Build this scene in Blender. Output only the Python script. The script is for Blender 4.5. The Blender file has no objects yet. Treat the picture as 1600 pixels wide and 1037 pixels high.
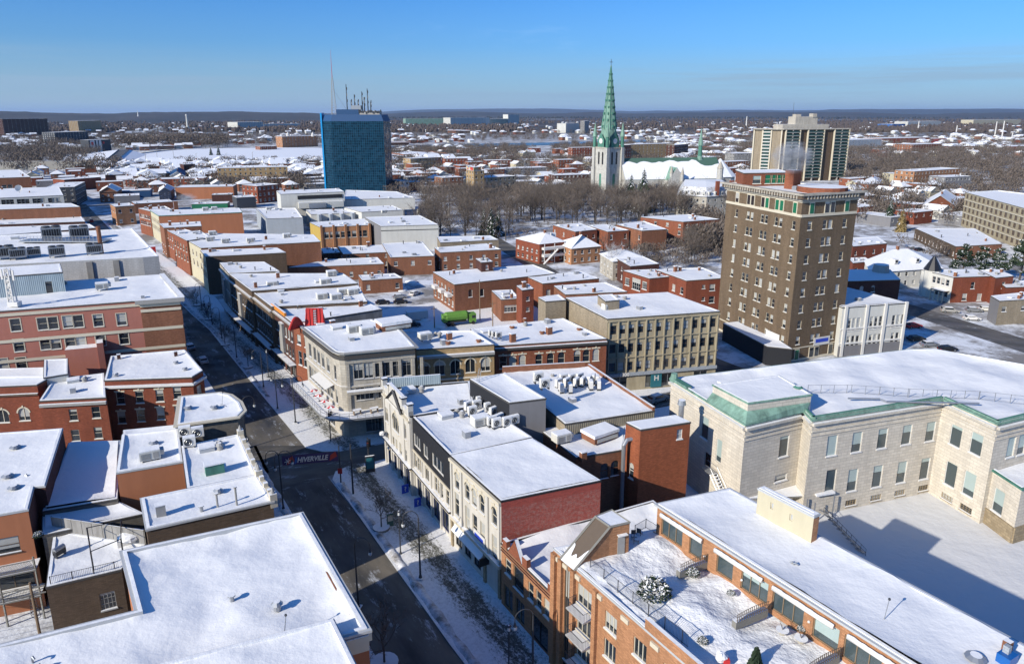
import bpy,math,random
import numpy as np
from mathutils import Vector,Matrix,noise
from mathutils.geometry import delaunay_2d_cdt
random.seed(7)
C=bpy.context.scene.collection
R_=math.radians
# ---- camera model: where a sight line meets a real plane ----
F=1120.;XP=800.;YP=470.;YH=177.;H=57.
P=math.atan((YP-YH)/F);cp,sp=math.cos(P),math.sin(P)
AZ=R_(29.3);ca,sa=math.cos(AZ),math.sin(AZ)
def ray(px,py):
 u=px-XP;v=YP-py
 return(u,F*cp+v*sp,v*cp-F*sp)
def W(px,py,z=0.):
 r=ray(px,py);t=(z-H)/r[2]
 return(r[0]*t,r[1]*t)
def W3(px,py,z=0.):
 a=W(px,py,z);return(a[0],a[1],z)
def g2w(e,s):return(e*ca-s*sa,e*sa+s*ca)
def hgt(p,py):
 """height of the point that stands over ground point p and is seen at picture row py"""
 r=ray(XP,py);d=p[1];k=d/r[1]
 return H+r[2]*k
def onwall(p0,p1,px,py):
 r=ray(px,py);dx,dy=p1[0]-p0[0],p1[1]-p0[1]
 det=r[0]*(-dy)+dx*r[1]
 t=(p0[0]*(-dy)+dx*p0[1])/det
 k=(r[0]*p0[1]-r[1]*p0[0])/det*-1
 L=math.hypot(dx,dy)
 x,y=r[0]*t,r[1]*t
 return((x-p0[0])*dx+(y-p0[1])*dy)/L,H+r[2]*t
# ---- materials ----
MATS={}
def _new(name):
 m=bpy.data.materials.new(name);m.use_nodes=True
 nt=m.node_tree;nt.nodes.clear()
 o=nt.nodes.new('ShaderNodeOutputMaterial');b=nt.nodes.new('ShaderNodeBsdfPrincipled')
 nt.links.new(b.outputs[0],o.inputs[0])
 return m,nt,b
def N(nt,t,**kw):
 n=nt.nodes.new('ShaderNode'+t)
 for k,v in kw.items():
  if k.startswith('i_'):
   n.inputs[k[2:].replace('_',' ')].default_value=v
  else:setattr(n,k,v)
 return n
def mixc(nt,fac,a,b,blend='MIX'):
 n=nt.nodes.new('ShaderNodeMix');n.data_type='RGBA';n.blend_type=blend
 for s,v in((0,fac),(6,a),(7,b)):
  if hasattr(v,'is_output')or isinstance(v,bpy.types.NodeSocket):nt.links.new(v,n.inputs[s])
  elif s==0:n.inputs[0].default_value=v
  else:n.inputs[s].default_value=(*v[:3],1)
 return n.outputs[2]
def ramp(nt,src,pts):
 r=nt.nodes.new('ShaderNodeValToRGB');e=r.color_ramp.elements
 e[0].position,e[1].position=pts[0][0],pts[-1][0]
 def c(v):return(v,v,v,1)if not isinstance(v,tuple)else(*v,1)
 e[0].color=c(pts[0][1]);e[1].color=c(pts[-1][1])
 for p,v in pts[1:-1]:
  x=e.new(p);x.color=c(v)
 nt.links.new(src,r.inputs[0]);return r.outputs[0]
def pos(nt):return N(nt,'NewGeometry').outputs['Position']
def noise_n(nt,vec,scale,detail=3,rough=.55,mapscale=None):
 if mapscale:
  m=N(nt,'Mapping');m.inputs['Scale'].default_value=mapscale
  nt.links.new(vec,m.inputs[0]);vec=m.outputs[0]
 n=N(nt,'TexNoise',i_Scale=scale,i_Detail=detail,i_Roughness=rough)
 nt.links.new(vec,n.inputs['Vector']);return n.outputs[0]
def bump(nt,b,h,strength,dist):
 n=N(nt,'Bump',i_Strength=strength,i_Distance=dist)
 nt.links.new(h,n.inputs['Height']);nt.links.new(n.outputs[0],b.inputs['Normal'])
def m_snow(name,col=(.79,.79,.785),b1=.26,dirt=0.):
 m,nt,b=_new(name);p=pos(nt)
 n1=noise_n(nt,p,.35,5,.6);n2=noise_n(nt,p,3.2,3,.6)
 a=N(nt,'Math',operation='MULTIPLY');nt.links.new(n2,a.inputs[0]);a.inputs[1].default_value=.06
 s=N(nt,'Math',operation='ADD');nt.links.new(n1,s.inputs[0]);nt.links.new(a.outputs[0],s.inputs[1])
 bump(nt,b,s.outputs[0],b1,.7)
 c=mixc(nt,noise_n(nt,p,.12,4),tuple(x*.955 for x in col),col)
 if dirt:
  f=ramp(nt,noise_n(nt,p,.55,6,.7),[(.52-.1*dirt,0.),(.66,1.)])
  c=mixc(nt,f,c,(.2,.18,.155))
 nt.links.new(c,b.inputs['Base Color']);b.inputs['Roughness'].default_value=.75
 b.inputs['Specular IOR Level'].default_value=.25
 return m
def m_wall(name,col,kind='brick',mortar=None,var=.22,rough=.85,stain=.25):
 m,nt,b=_new(name);uv=N(nt,'UVMap').outputs[0];p=pos(nt)
 d=tuple(c*(1-var)for c in col);l=tuple(min(1,c*(1+var*.8))for c in col)
 if kind in('brick','stone','block'):
  bw,bh,mo={'brick':(.42,.14,.018),'stone':(1.1,.48,.025),'block':(.8,.4,.03)}[kind]
  t=N(nt,'TexBrick',offset=.5);t.inputs['Scale'].default_value=1
  t.inputs['Brick Width'].default_value=bw;t.inputs['Row Height'].default_value=bh
  t.inputs['Mortar Size'].default_value=mo;t.inputs['Mortar Smooth'].default_value=.3
  t.inputs['Color1'].default_value=(*d,1);t.inputs['Color2'].default_value=(*l,1)
  t.inputs['Mortar'].default_value=(*(mortar or tuple(c*.72 for c in col)),1)
  nt.links.new(uv,t.inputs['Vector']);c=t.outputs[0]
  iv=N(nt,'Math',operation='SUBTRACT');iv.inputs[0].default_value=1;nt.links.new(t.outputs['Fac'],iv.inputs[1])
  bump(nt,b,iv.outputs[0],.5,.02)
 elif kind=='ribs':
  w=N(nt,'TexWave',wave_type='BANDS',bands_direction='X',i_Scale=.9,i_Distortion=0.,i_Detail=0.)
  nt.links.new(uv,w.inputs[0]);c=mixc(nt,w.outputs['Fac'],d,l);bump(nt,b,w.outputs['Fac'],.6,.06)
 elif kind=='boards':
  w=N(nt,'TexWave',wave_type='BANDS',bands_direction='Y',i_Scale=1.2,i_Distortion=0.,i_Detail=0.)
  nt.links.new(uv,w.inputs[0]);c=mixc(nt,w.outputs['Fac'],d,l)
 else:
  c=mixc(nt,noise_n(nt,p,1.2,4),d,l)
 f=ramp(nt,noise_n(nt,p,.6,7,.72,(1,1,.16)),[(.38,0.),(.66,min(1.,stain*1.7))])
 c=mixc(nt,f,c,tuple(x*.42 for x in col))
 nt.links.new(c,b.inputs['Base Color']);b.inputs['Roughness'].default_value=rough
 b.inputs['Specular IOR Level'].default_value=.2
 return m
def m_plain(name,col,rough=.6,metal=0.,var=.12,emit=None):
 m,nt,b=_new(name)
 c=mixc(nt,noise_n(nt,pos(nt),2.5,4),tuple(x*(1-var)for x in col),tuple(min(1,x*(1+var))for x in col))
 nt.links.new(c,b.inputs['Base Color']);b.inputs['Roughness'].default_value=rough;b.inputs['Metallic'].default_value=metal
 if emit:b.inputs['Emission Color'].default_value=(*col,1);b.inputs['Emission Strength'].default_value=emit
 return m
def m_glass(name,dark=(.018,.024,.03),light=(.40,.40,.37),p=.6,rough=.06):
 m,nt,b=_new(name)
 oi=N(nt,'ObjectInfo');g=N(nt,'TexCoord').outputs['Generated']
 sx=N(nt,'SeparateXYZ');nt.links.new(g,sx.inputs[0])
 r2=N(nt,'Math',operation='FRACT');mu=N(nt,'Math',operation='MULTIPLY');mu.inputs[1].default_value=17.3
 nt.links.new(oi.outputs['Random'],mu.inputs[0]);nt.links.new(mu.outputs[0],r2.inputs[0])
 gt=N(nt,'Math',operation='GREATER_THAN');nt.links.new(sx.outputs[2],gt.inputs[0]);nt.links.new(r2.outputs[0],gt.inputs[1])
 has=N(nt,'Math',operation='LESS_THAN');nt.links.new(oi.outputs['Random'],has.inputs[0]);has.inputs[1].default_value=p
 f=N(nt,'Math',operation='MULTIPLY');nt.links.new(gt.outputs[0],f.inputs[0]);nt.links.new(has.outputs[0],f.inputs[1])
 c=mixc(nt,f.outputs[0],dark,light);nt.links.new(c,b.inputs['Base Color'])
 b.inputs['Roughness'].default_value=rough;b.inputs['Specular IOR Level'].default_value=.9
 bump(nt,b,noise_n(nt,pos(nt),1.1,2),.06,.1)
 return m
def m_tower_glass(name):
 m,nt,b=_new(name);uv=N(nt,'UVMap').outputs[0];p=pos(nt)
 t=N(nt,'TexBrick',offset=0.);t.inputs['Scale'].default_value=1
 t.inputs['Brick Width'].default_value=1.5;t.inputs['Row Height'].default_value=1.75;t.inputs['Mortar Size'].default_value=.07
 t.inputs['Color1'].default_value=(.003,.013,.026,1);t.inputs['Color2'].default_value=(.008,.034,.062,1)
 t.inputs['Mortar'].default_value=(.02,.10,.17,1);nt.links.new(uv,t.inputs['Vector'])
 nt.links.new(t.outputs[0],b.inputs['Base Color']);b.inputs['IOR'].default_value=1.24;b.inputs['Roughness'].default_value=.05
 rn=ramp(nt,noise_n(nt,p,.09,5,.7,(1,1,2.2)),[(.44,.05),(.56,.42)]);nt.links.new(rn,b.inputs['Roughness']);b.inputs['Specular IOR Level'].default_value=.35
 fl=N(nt,'VectorMath',operation='FLOOR');sc=N(nt,'VectorMath',operation='DIVIDE');sc.inputs[1].default_value=(1.5,1.75,1)
 nt.links.new(uv,sc.inputs[0]);nt.links.new(sc.outputs[0],fl.inputs[0])
 wn=N(nt,'TexWhiteNoise');nt.links.new(fl.outputs[0],wn.inputs['Vector'])
 s1=N(nt,'VectorMath',operation='SUBTRACT');s1.inputs[1].default_value=(.5,.5,.5);nt.links.new(wn.outputs['Color'],s1.inputs[0])
 s2=N(nt,'VectorMath',operation='SCALE');s2.inputs['Scale'].default_value=.06;nt.links.new(s1.outputs[0],s2.inputs[0])
 g=N(nt,'NewGeometry');ad=N(nt,'VectorMath',operation='ADD');nt.links.new(g.outputs['Normal'],ad.inputs[0]);nt.links.new(s2.outputs[0],ad.inputs[1])
 no=N(nt,'VectorMath',operation='NORMALIZE');nt.links.new(ad.outputs[0],no.inputs[0]);nt.links.new(no.outputs[0],b.inputs['Normal'])
 return m
def m_road(name,dry=(.165,.145,.115),wet=(.048,.048,.048),snow=.45,az=0.):
 """asphalt: damp patches, salt-dried bands and snow remnants drawn out along the wheel tracks"""
 m,nt,b=_new(name);p=pos(nt)
 mp=N(nt,'Mapping');mp.inputs['Rotation'].default_value=(0,0,az);nt.links.new(p,mp.inputs[0]);v=mp.outputs[0]
 c=mixc(nt,ramp(nt,noise_n(nt,v,.16,5,.6,(1,.3,1)),[(.36,0.),(.62,1.)]),wet,dry)
 c=mixc(nt,ramp(nt,noise_n(nt,v,1.3,6,.75,(1,.13,1)),[(.5,0.),(.75,.35)]),c,(.17,.165,.155))
 f=ramp(nt,noise_n(nt,v,.5,8,.8,(1,.28,1)),[(.60-.1*snow,0.),(.70-.06*snow,.85)])
 c=mixc(nt,f,c,(.55,.58,.62))
 nt.links.new(c,b.inputs['Base Color'])
 nt.links.new(ramp(nt,noise_n(nt,v,.2,3),[(.4,.5),(.6,.9)]),b.inputs['Roughness'])
 b.inputs['Specular IOR Level'].default_value=.2
 return m
def m_pave(name,az=0.,bare=.5):
 """trodden pavement snow: white heaps, grey slush, bare dark tracks that run with the street"""
 m,nt,b=_new(name);p=pos(nt)
 mp=N(nt,'Mapping');mp.inputs['Rotation'].default_value=(0,0,az);nt.links.new(p,mp.inputs[0]);v=mp.outputs[0]
 n=noise_n(nt,v,.42,9,.78,(1,.12,1))
 f=ramp(nt,n,[(.40+.1*bare-.06,1.),(.47+.1*bare,.0)])
 fine=noise_n(nt,p,2.2,6,.8)
 sn=mixc(nt,ramp(nt,fine,[(.42,0.),(.7,1.)]),(.76,.81,.88),(.5,.52,.55))
 c=mixc(nt,f,(.09,.085,.07),sn)if False else mixc(nt,f,sn,(.085,.08,.068))
 nt.links.new(c,b.inputs['Base Color']);bump(nt,b,fine,.5,.12);b.inputs['Roughness'].default_value=.8
 return m
def m_ground(name):
 """town snow near by; farther off woods, fields and brown scrub alternate"""
 m,nt,b=_new(name);p=pos(nt)
 sn=mixc(nt,noise_n(nt,p,.05,5),(.62,.64,.67),(.76,.78,.81))
 sn=mixc(nt,ramp(nt,noise_n(nt,p,.06,8,.75),[(.43,0.),(.56,.85)]),sn,(.15,.13,.11))
 fa=mixc(nt,ramp(nt,noise_n(nt,p,.0011,9,.72),[(.55,0.),(.61,1.)]),(.060,.055,.055),(.55,.6,.66))
 fa=mixc(nt,ramp(nt,noise_n(nt,p,.004,6,.7),[(.4,0.),(.7,.5)]),fa,(.10,.085,.075))
 ln=N(nt,'VectorMath',operation='LENGTH');nt.links.new(p,ln.inputs[0])
 mr=N(nt,'MapRange');mr.inputs[1].default_value=1300;mr.inputs[2].default_value=2600;nt.links.new(ln.outputs['Value'],mr.inputs[0])
 nt.links.new(mixc(nt,mr.outputs[0],sn,fa),b.inputs['Base Color']);b.inputs['Roughness'].default_value=.9
 b.inputs['Specular IOR Level'].default_value=.1
 bump(nt,b,noise_n(nt,p,1.5,5),.4,.3)
 return m
def m_twig(name,a,b2):
 m,nt,b=_new(name)
 oi=N(nt,'ObjectInfo')
 c=mixc(nt,noise_n(nt,pos(nt),.25,3),a,b2)
 c2=mixc(nt,oi.outputs['Random'],(.75,.75,.75),(1.25,1.2,1.15));c=mixc(nt,1.,c,c2,'MULTIPLY')
 nt.links.new(c,b.inputs['Base Color']);b.inputs['Roughness'].default_value=.9;b.inputs['Specular IOR Level'].default_value=.1
 return m
def m_worn_brick(name):
 m,nt,b=_new(name);p=pos(nt);uv=N(nt,'UVMap').outputs[0]
 t=N(nt,'TexBrick',offset=.5);t.inputs['Scale'].default_value=1
 t.inputs['Brick Width'].default_value=.42;t.inputs['Row Height'].default_value=.14;t.inputs['Mortar Size'].default_value=.02
 t.inputs['Color1'].default_value=(.26,.04,.028,1);t.inputs['Color2'].default_value=(.36,.06,.04,1);t.inputs['Mortar'].default_value=(.16,.05,.04,1)
 nt.links.new(uv,t.inputs['Vector'])
 f=ramp(nt,noise_n(nt,p,2.4,9,.85,(1,1,1.3)),[(.46,0.),(.64,.6)])
 sp_=N(nt,'SeparateXYZ');nt.links.new(p,sp_.inputs[0])
 up=N(nt,'MapRange');up.inputs[1].default_value=12.1;up.inputs[2].default_value=12.4;up.inputs[3].default_value=1;up.inputs[4].default_value=0
 nt.links.new(sp_.outputs[2],up.inputs[0]);mm=N(nt,'Math',operation='MULTIPLY');nt.links.new(f,mm.inputs[0]);nt.links.new(up.outputs[0],mm.inputs[1])
 nt.links.new(mixc(nt,mm.outputs[0],t.outputs[0],(.30,.22,.19)),b.inputs['Base Color']);b.inputs['Roughness'].default_value=.85
 return m
def m_mural(name):
 m,nt,b=_new(name);p=pos(nt)
 v=N(nt,'TexVoronoi',i_Scale=.16);nt.links.new(p,v.inputs[0]);s_=N(nt,'SeparateColor');nt.links.new(v.outputs['Color'],s_.inputs[0])
 r=ramp(nt,s_.outputs[0],[(0.,(.4,.3,.12)),(.3,(.6,.16,.03)),(.45,(.5,.04,.03)),(.6,(.08,.2,.42)),(.75,(.55,.45,.3)),(1.,(.25,.35,.5))])
 nt.node_tree if False else None
 for n in nt.nodes:
  if n.bl_idname=='ShaderNodeValToRGB':n.color_ramp.interpolation='CONSTANT'
 nt.links.new(r,b.inputs['Base Color']);return m
DEF={'snow':lambda n:m_snow(n),'snow_rough':lambda n:m_snow(n,b1=.9),'snow_dirty':lambda n:m_snow(n,(.7,.71,.73),.8,1.),'snow_far':lambda n:m_plain(n,(.74,.76,.79),.9,var=.06),'glass':lambda n:m_glass(n),'glass_shop':lambda n:m_glass(n,(.012,.016,.02),(.10,.10,.09),.4,.08),'glass_pale':lambda n:m_glass(n,(.05,.07,.075),(.34,.42,.40),.85,.12),'glass_tower':lambda n:m_tower_glass(n),'brick_red':lambda n:m_wall(n,(.25,.075,.042)),'brick_orange':lambda n:m_wall(n,(.27,.095,.052)),'brick_tan':lambda n:m_wall(n,(.43,.215,.11)),'brick_brown':lambda n:m_wall(n,(.125,.088,.06)),'brick_tower':lambda n:m_wall(n,(.175,.125,.08),stain=.3),'brick_dark':lambda n:m_wall(n,(.10,.045,.035)),'brick_rust':lambda n:m_wall(n,(.26,.115,.066)),'brick_yellow':lambda n:m_wall(n,(.42,.29,.15)),'brick_beige':lambda n:m_wall(n,(.33,.27,.19)),'brick_grey':lambda n:m_wall(n,(.17,.155,.135)),'brick_worn':lambda n:m_worn_brick(n),'brick_stair':lambda n:m_wall(n,(.30,.095,.045)),'stone':lambda n:m_wall(n,(.60,.545,.455),'stone',var=.09,mortar=(.40,.36,.30),stain=.14),'stone_grey':lambda n:m_wall(n,(.45,.41,.34),'stone',var=.12),'stone_white':lambda n:m_wall(n,(.56,.53,.47),'plain',var=.07,stain=.18),'stone_base':lambda n:m_wall(n,(.34,.27,.175),'block',var=.2),'stone_church':lambda n:m_wall(n,(.50,.485,.44),'stone',var=.14),'concrete':lambda n:m_wall(n,(.39,.335,.23),'plain',var=.06,stain=.3),'concrete_grey':lambda n:m_wall(n,(.30,.29,.275),'plain',var=.1,stain=.45),'block_white':lambda n:m_wall(n,(.50,.495,.48),'block',var=.06),'stucco_pink':lambda n:m_wall(n,(.39,.155,.115),'plain',var=.05,stain=.1),'stucco_orange':lambda n:m_wall(n,(.40,.16,.08),'plain',var=.05,stain=.12),'stucco_cream':lambda n:m_wall(n,(.50,.45,.32),'plain',var=.04,stain=.1),'metal_blue':lambda n:m_wall(n,(.33,.40,.43),'ribs',var=.06,rough=.5),'metal_tan':lambda n:m_wall(n,(.28,.25,.19),'ribs',var=.2),'metal_black':lambda n:m_wall(n,(.022,.023,.027),'boards',var=.1,stain=.05),'metal_grey':lambda n:m_wall(n,(.20,.195,.20),'plain',var=.05,stain=.1),'panel_grey':lambda n:m_wall(n,(.34,.37,.40),'block',var=.04,stain=.1),'panel_white':lambda n:m_wall(n,(.58,.57,.52),'plain',var=.04,stain=.12),'panel_dark':lambda n:m_wall(n,(.06,.065,.075),'plain',var=.08,stain=.05),'wood_wall':lambda n:m_wall(n,(.24,.18,.115),'ribs',var=.3),'white':lambda n:m_plain(n,(.62,.60,.56),.6,var=.05),'cream':lambda n:m_plain(n,(.56,.50,.38),.6,var=.06),'trim_grey':lambda n:m_plain(n,(.30,.29,.27),.6),'black':lambda n:m_plain(n,(.012,.012,.014),.45),'iron':lambda n:m_plain(n,(.035,.037,.042),.5),'steel':lambda n:m_plain(n,(.36,.37,.38),.4,.6),'flash':lambda n:m_plain(n,(.06,.055,.05),.6),'flash_light':lambda n:m_plain(n,(.42,.43,.43),.5),'brown':lambda n:m_plain(n,(.11,.08,.055),.7),'copper':lambda n:m_wall(n,(.23,.38,.30),'plain',var=.35,stain=.55),'copper_dark':lambda n:m_wall(n,(.09,.24,.18),'plain',var=.25,stain=.4),'green':lambda n:m_plain(n,(.008,.13,.06),.5),'green_glass':lambda n:m_plain(n,(.012,.05,.042),.3),'lime':lambda n:m_plain(n,(.11,.25,.035),.7,var=.45),'green_roof':lambda n:m_plain(n,(.06,.125,.09),.7,var=.3),'red':lambda n:m_plain(n,(.50,.03,.022),.6,var=.25),'blue':lambda n:m_plain(n,(.008,.10,.34),.4),'blue_panel':lambda n:m_plain(n,(.006,.25,.55),.35,var=.04),'blue_dark':lambda n:m_plain(n,(.005,.05,.14),.7),'navy':lambda n:m_plain(n,(.012,.02,.10),.5),'sign_blue':lambda n:m_plain(n,(.02,.06,.45),.5),'teal':lambda n:m_plain(n,(.02,.13,.16),.5),'orange':lambda n:m_plain(n,(.6,.22,.03),.6),'yellow':lambda n:m_plain(n,(.42,.29,.06),.6),'wood':lambda n:m_plain(n,(.20,.14,.085),.8),'wood_grey':lambda n:m_plain(n,(.20,.19,.165),.8),'fabric_red':lambda n:m_plain(n,(.55,.03,.03),.9),'tyre':lambda n:m_plain(n,(.012,.012,.012),.9),'car_glass':lambda n:m_plain(n,(.015,.018,.022),.08),'lamp_red':lambda n:m_plain(n,(.35,.03,.02),.4),'lamp_glass':lambda n:m_plain(n,(.5,.52,.52),.15),'kerb':lambda n:m_plain(n,(.34,.345,.35),.8),'ice':lambda n:m_snow(n,(.64,.64,.635),.3),'water':lambda n:m_plain(n,(.05,.075,.095),.25),'twig':lambda n:m_twig(n,(.105,.085,.072),(.19,.16,.135)),'bark':lambda n:m_plain(n,(.075,.062,.052),.9),'twig_red':lambda n:m_twig(n,(.13,.075,.06),(.16,.11,.09)),'twig_frost':lambda n:m_twig(n,(.34,.34,.35),(.55,.56,.58)),'needles':lambda n:m_twig(n,(.022,.038,.024),(.05,.075,.045)),'needles_tan':lambda n:m_twig(n,(.16,.12,.05),(.22,.17,.08)),'banner_purple':lambda n:m_plain(n,(.035,.02,.09),.7),'wood_far':lambda n:m_twig(n,(.055,.045,.042),(.11,.09,.08)),'wood_dark':lambda n:m_plain(n,(.022,.027,.027),1.),'mural':lambda n:m_mural(n),'highway':lambda n:m_plain(n,(.32,.30,.26),.9),'hill':lambda n:m_plain(n,(.035,.05,.075),1.,var=.25),'skin':lambda n:m_plain(n,(.45,.27,.2),.6),}
def M(n):
 if n not in MATS:MATS[n]=DEF[n](n)
 return MATS[n]
# ---- mesh builder ----
class MB:
 def __init__(s):s.v=[];s.f=[];s.m=[];s.mats=[];s.cut=[]
 def mi(s,m):
  if m not in s.mats:s.mats.append(m)
  return s.mats.index(m)
 def poly(s,pts,m):
  b=len(s.v);s.v+=[tuple(p)for p in pts];s.f.append(tuple(range(b,b+len(pts))));s.m.append(s.mi(m))
 def grid(s,vs,fs,m):
  b=len(s.v);s.v+=[tuple(p)for p in vs];k=s.mi(m)
  for f in fs:s.f.append(tuple(i+b for i in f));s.m.append(k)
 def prism(s,pts,z0,z1,m,top=None,bottom=True):
  s.cut.append((len(s.v),len(s.f)))
  n=len(pts);b=[(p[0],p[1],z0)for p in pts];t=[(p[0],p[1],z1)for p in pts]
  for i in range(n):
   j=(i+1)%n;s.poly([b[i],b[j],t[j],t[i]],m)
  s.poly(t,top or m)
  if bottom:s.poly(b[::-1],m)
 def box(s,c,d,m,rz=0.,top=None):
  x,y=d[0]/2,d[1]/2;cr,sr=math.cos(rz),math.sin(rz)
  pts=[(c[0]+a*cr-b*sr,c[1]+a*sr+b*cr)for a,b in((-x,-y),(x,-y),(x,y),(-x,y))]
  s.prism(pts,c[2],c[2]+d[2],m,top)
 def along(s,p0,p1,i,o,z0,z1,m,top=None,e0=0.,e1=0.):
  """bar along an edge; outward is to the right of p0->p1; i inwards, o outwards"""
  dx,dy=p1[0]-p0[0],p1[1]-p0[1];L=math.hypot(dx,dy)or 1;dx/=L;dy/=L;nx,ny=dy,-dx
  a=(p0[0]-dx*e0,p0[1]-dy*e0);b=(p1[0]+dx*e1,p1[1]+dy*e1)
  s.prism([(a[0]+nx*o,a[1]+ny*o),(b[0]+nx*o,b[1]+ny*o),(b[0]-nx*i,b[1]-ny*i),(a[0]-nx*i,a[1]-ny*i)],z0,z1,m,top)
 def tube(s,pts,rad,m,n=6,cap=True):
  if not isinstance(rad,(list,tuple)):rad=[rad]*len(pts)
  rings=[]
  for i,p in enumerate(pts):
   a=Vector(pts[max(i-1,0)]);b=Vector(pts[min(i+1,len(pts)-1)]);d=(b-a)
   d=d.normalized()if d.length>1e-9 else Vector((0,0,1))
   u=d.cross(Vector((0,0,1)))
   u=u.normalized()if u.length>1e-3 else Vector((1,0,0))
   w=d.cross(u);p=Vector(p)
   rings.append([tuple(p+u*math.cos(2*math.pi*k/n)*rad[i]+w*math.sin(2*math.pi*k/n)*rad[i])for k in range(n)])
  vs=[q for r in rings for q in r];fs=[]
  for i in range(len(pts)-1):
   for k in range(n):
    a=i*n+k;b=i*n+(k+1)%n;fs.append((b,a,a+n,b+n))
  if cap:fs+=[tuple(range(n)),tuple(range(len(vs)-1,len(vs)-n-1,-1))]
  s.grid(vs,fs,m)
 def cyl(s,c,r,h,m,n=10,r2=None,top=None):
  r2=r if r2 is None else r2
  a=[(c[0]+r*math.cos(2*math.pi*k/n),c[1]+r*math.sin(2*math.pi*k/n),c[2])for k in range(n)]
  b=[(c[0]+r2*math.cos(2*math.pi*k/n),c[1]+r2*math.sin(2*math.pi*k/n),c[2]+h)for k in range(n)]
  for k in range(n):j=(k+1)%n;s.poly([a[k],a[j],b[j],b[k]],m)
  if r2>1e-4:s.poly(b,top or m)
  s.poly(a[::-1],m)
 def ball(s,c,r,m,n=8,k=5,sz=1.,jit=0.):
  vs=[(c[0],c[1],c[2]-r*sz)];fs=[]
  for i in range(1,k):
   th=-math.pi/2+math.pi*i/k
   for j in range(n):
    q=r*(1+random.uniform(-jit,jit));a=2*math.pi*j/n
    vs.append((c[0]+q*math.cos(th)*math.cos(a),c[1]+q*math.cos(th)*math.sin(a),c[2]+q*sz*math.sin(th)))
  vs.append((c[0],c[1],c[2]+r*sz));T=len(vs)-1
  for j in range(n):
   fs.append((0,1+(j+1)%n,1+j));fs.append((T,T-n+j,T-n+(j+1)%n))
   for i in range(k-2):
    a=1+i*n+j;b=1+i*n+(j+1)%n;fs.append((a,b,b+n,a+n))
  s.grid(vs,fs,m)
 def mesh(s,name,off=(0,0,0),smooth=False):
  me=bpy.data.meshes.new(name)
  me.from_pydata([(v[0]-off[0],v[1]-off[1],v[2]-off[2])for v in s.v],[],s.f)
  for m in s.mats:me.materials.append(M(m))
  if len(s.mats)>1:me.polygons.foreach_set('material_index',s.m)
  uv=me.uv_layers.new(name='UVMap');co=[]
  V=s.v
  for f in s.f:
   a,b,c=V[f[0]],V[f[1]],V[f[2]]
   ux,uy,uz=b[0]-a[0],b[1]-a[1],b[2]-a[2];wx,wy,wz=c[0]-b[0],c[1]-b[1],c[2]-b[2]
   nx,ny,nz=uy*wz-uz*wy,uz*wx-ux*wz,ux*wy-uy*wx;L=math.sqrt(nx*nx+ny*ny+nz*nz)or 1
   if abs(nz)/L>.8:
    for i in f:co+=[V[i][0],V[i][1]]
   else:
    h=math.hypot(nx,ny)or 1;tx,ty=-ny/h,nx/h
    for i in f:co+=[V[i][0]*tx+V[i][1]*ty,V[i][2]]
  uv.data.foreach_set('uv',co)
  if smooth:me.polygons.foreach_set('use_smooth',[True]*len(s.f))
  return me
 def build(s,name,parent=None,off=None,smooth=False):
  if off is None:off=tuple(parent['_o'])if parent is not None and '_o' in parent else(0,0,0)
  if not s.f:return None
  o=bpy.data.objects.new(name,s.mesh(name,off,smooth));C.objects.link(o)
  if parent is not None:o.parent=parent
  else:o.location=off
  return o
def tag(o,label,cat=None,group=None,kind=None):
 if o is None:return o
 if label:o['label']=label
 if cat:o['category']=cat
 if group:o['group']=group
 if kind:o['kind']=kind
 return o
def empty(name,loc,label=None,cat=None,group=None,rz=0.):
 o=bpy.data.objects.new(name,None);C.objects.link(o);o.location=loc;o.rotation_euler=(0,0,rz)
 o.empty_display_size=.5;o['_o']=tuple(loc);tag(o,label,cat,group);return o
def child(mesh,name,parent,loc=(0,0,0),rz=0.):
 o=bpy.data.objects.new(name,mesh);C.objects.link(o);o.parent=parent;o.location=loc;o.rotation_euler=(0,0,rz);return o
KIDS={}
def dup(root,loc,rz=0.,label=None,group=None,scale=None):
 r=root.copy();C.objects.link(r);r.location=loc;r.rotation_euler=(0,0,rz)
 if scale:r.scale=scale if isinstance(scale,tuple)else(scale,)*3
 if label:r['label']=label
 if group:r['group']=group
 for ch in list(root.children):
  c=ch.copy();C.objects.link(c);c.parent=r
  for g in ch.children:
   d=g.copy();C.objects.link(d);d.parent=c
 return r
def setup(root,loc,rz,label,group=None):
 root.location=loc;root.rotation_euler=(0,0,rz);root['label']=label
 if group:root['group']=group
 return root
class Many:
 """the first placing moves the prototype itself, later ones copy it"""
 def __init__(s,maker):s.maker=maker;s.root=None
 def put(s,loc,rz=0.,label=None,group=None,scale=None):
  if s.root is None:
   s.root=s.maker();r=setup(s.root,loc,rz,label,group)
   if scale:r.scale=scale if isinstance(scale,tuple)else(scale,)*3
   return r
  return dup(s.root,loc,rz,label,group,scale)
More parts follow.
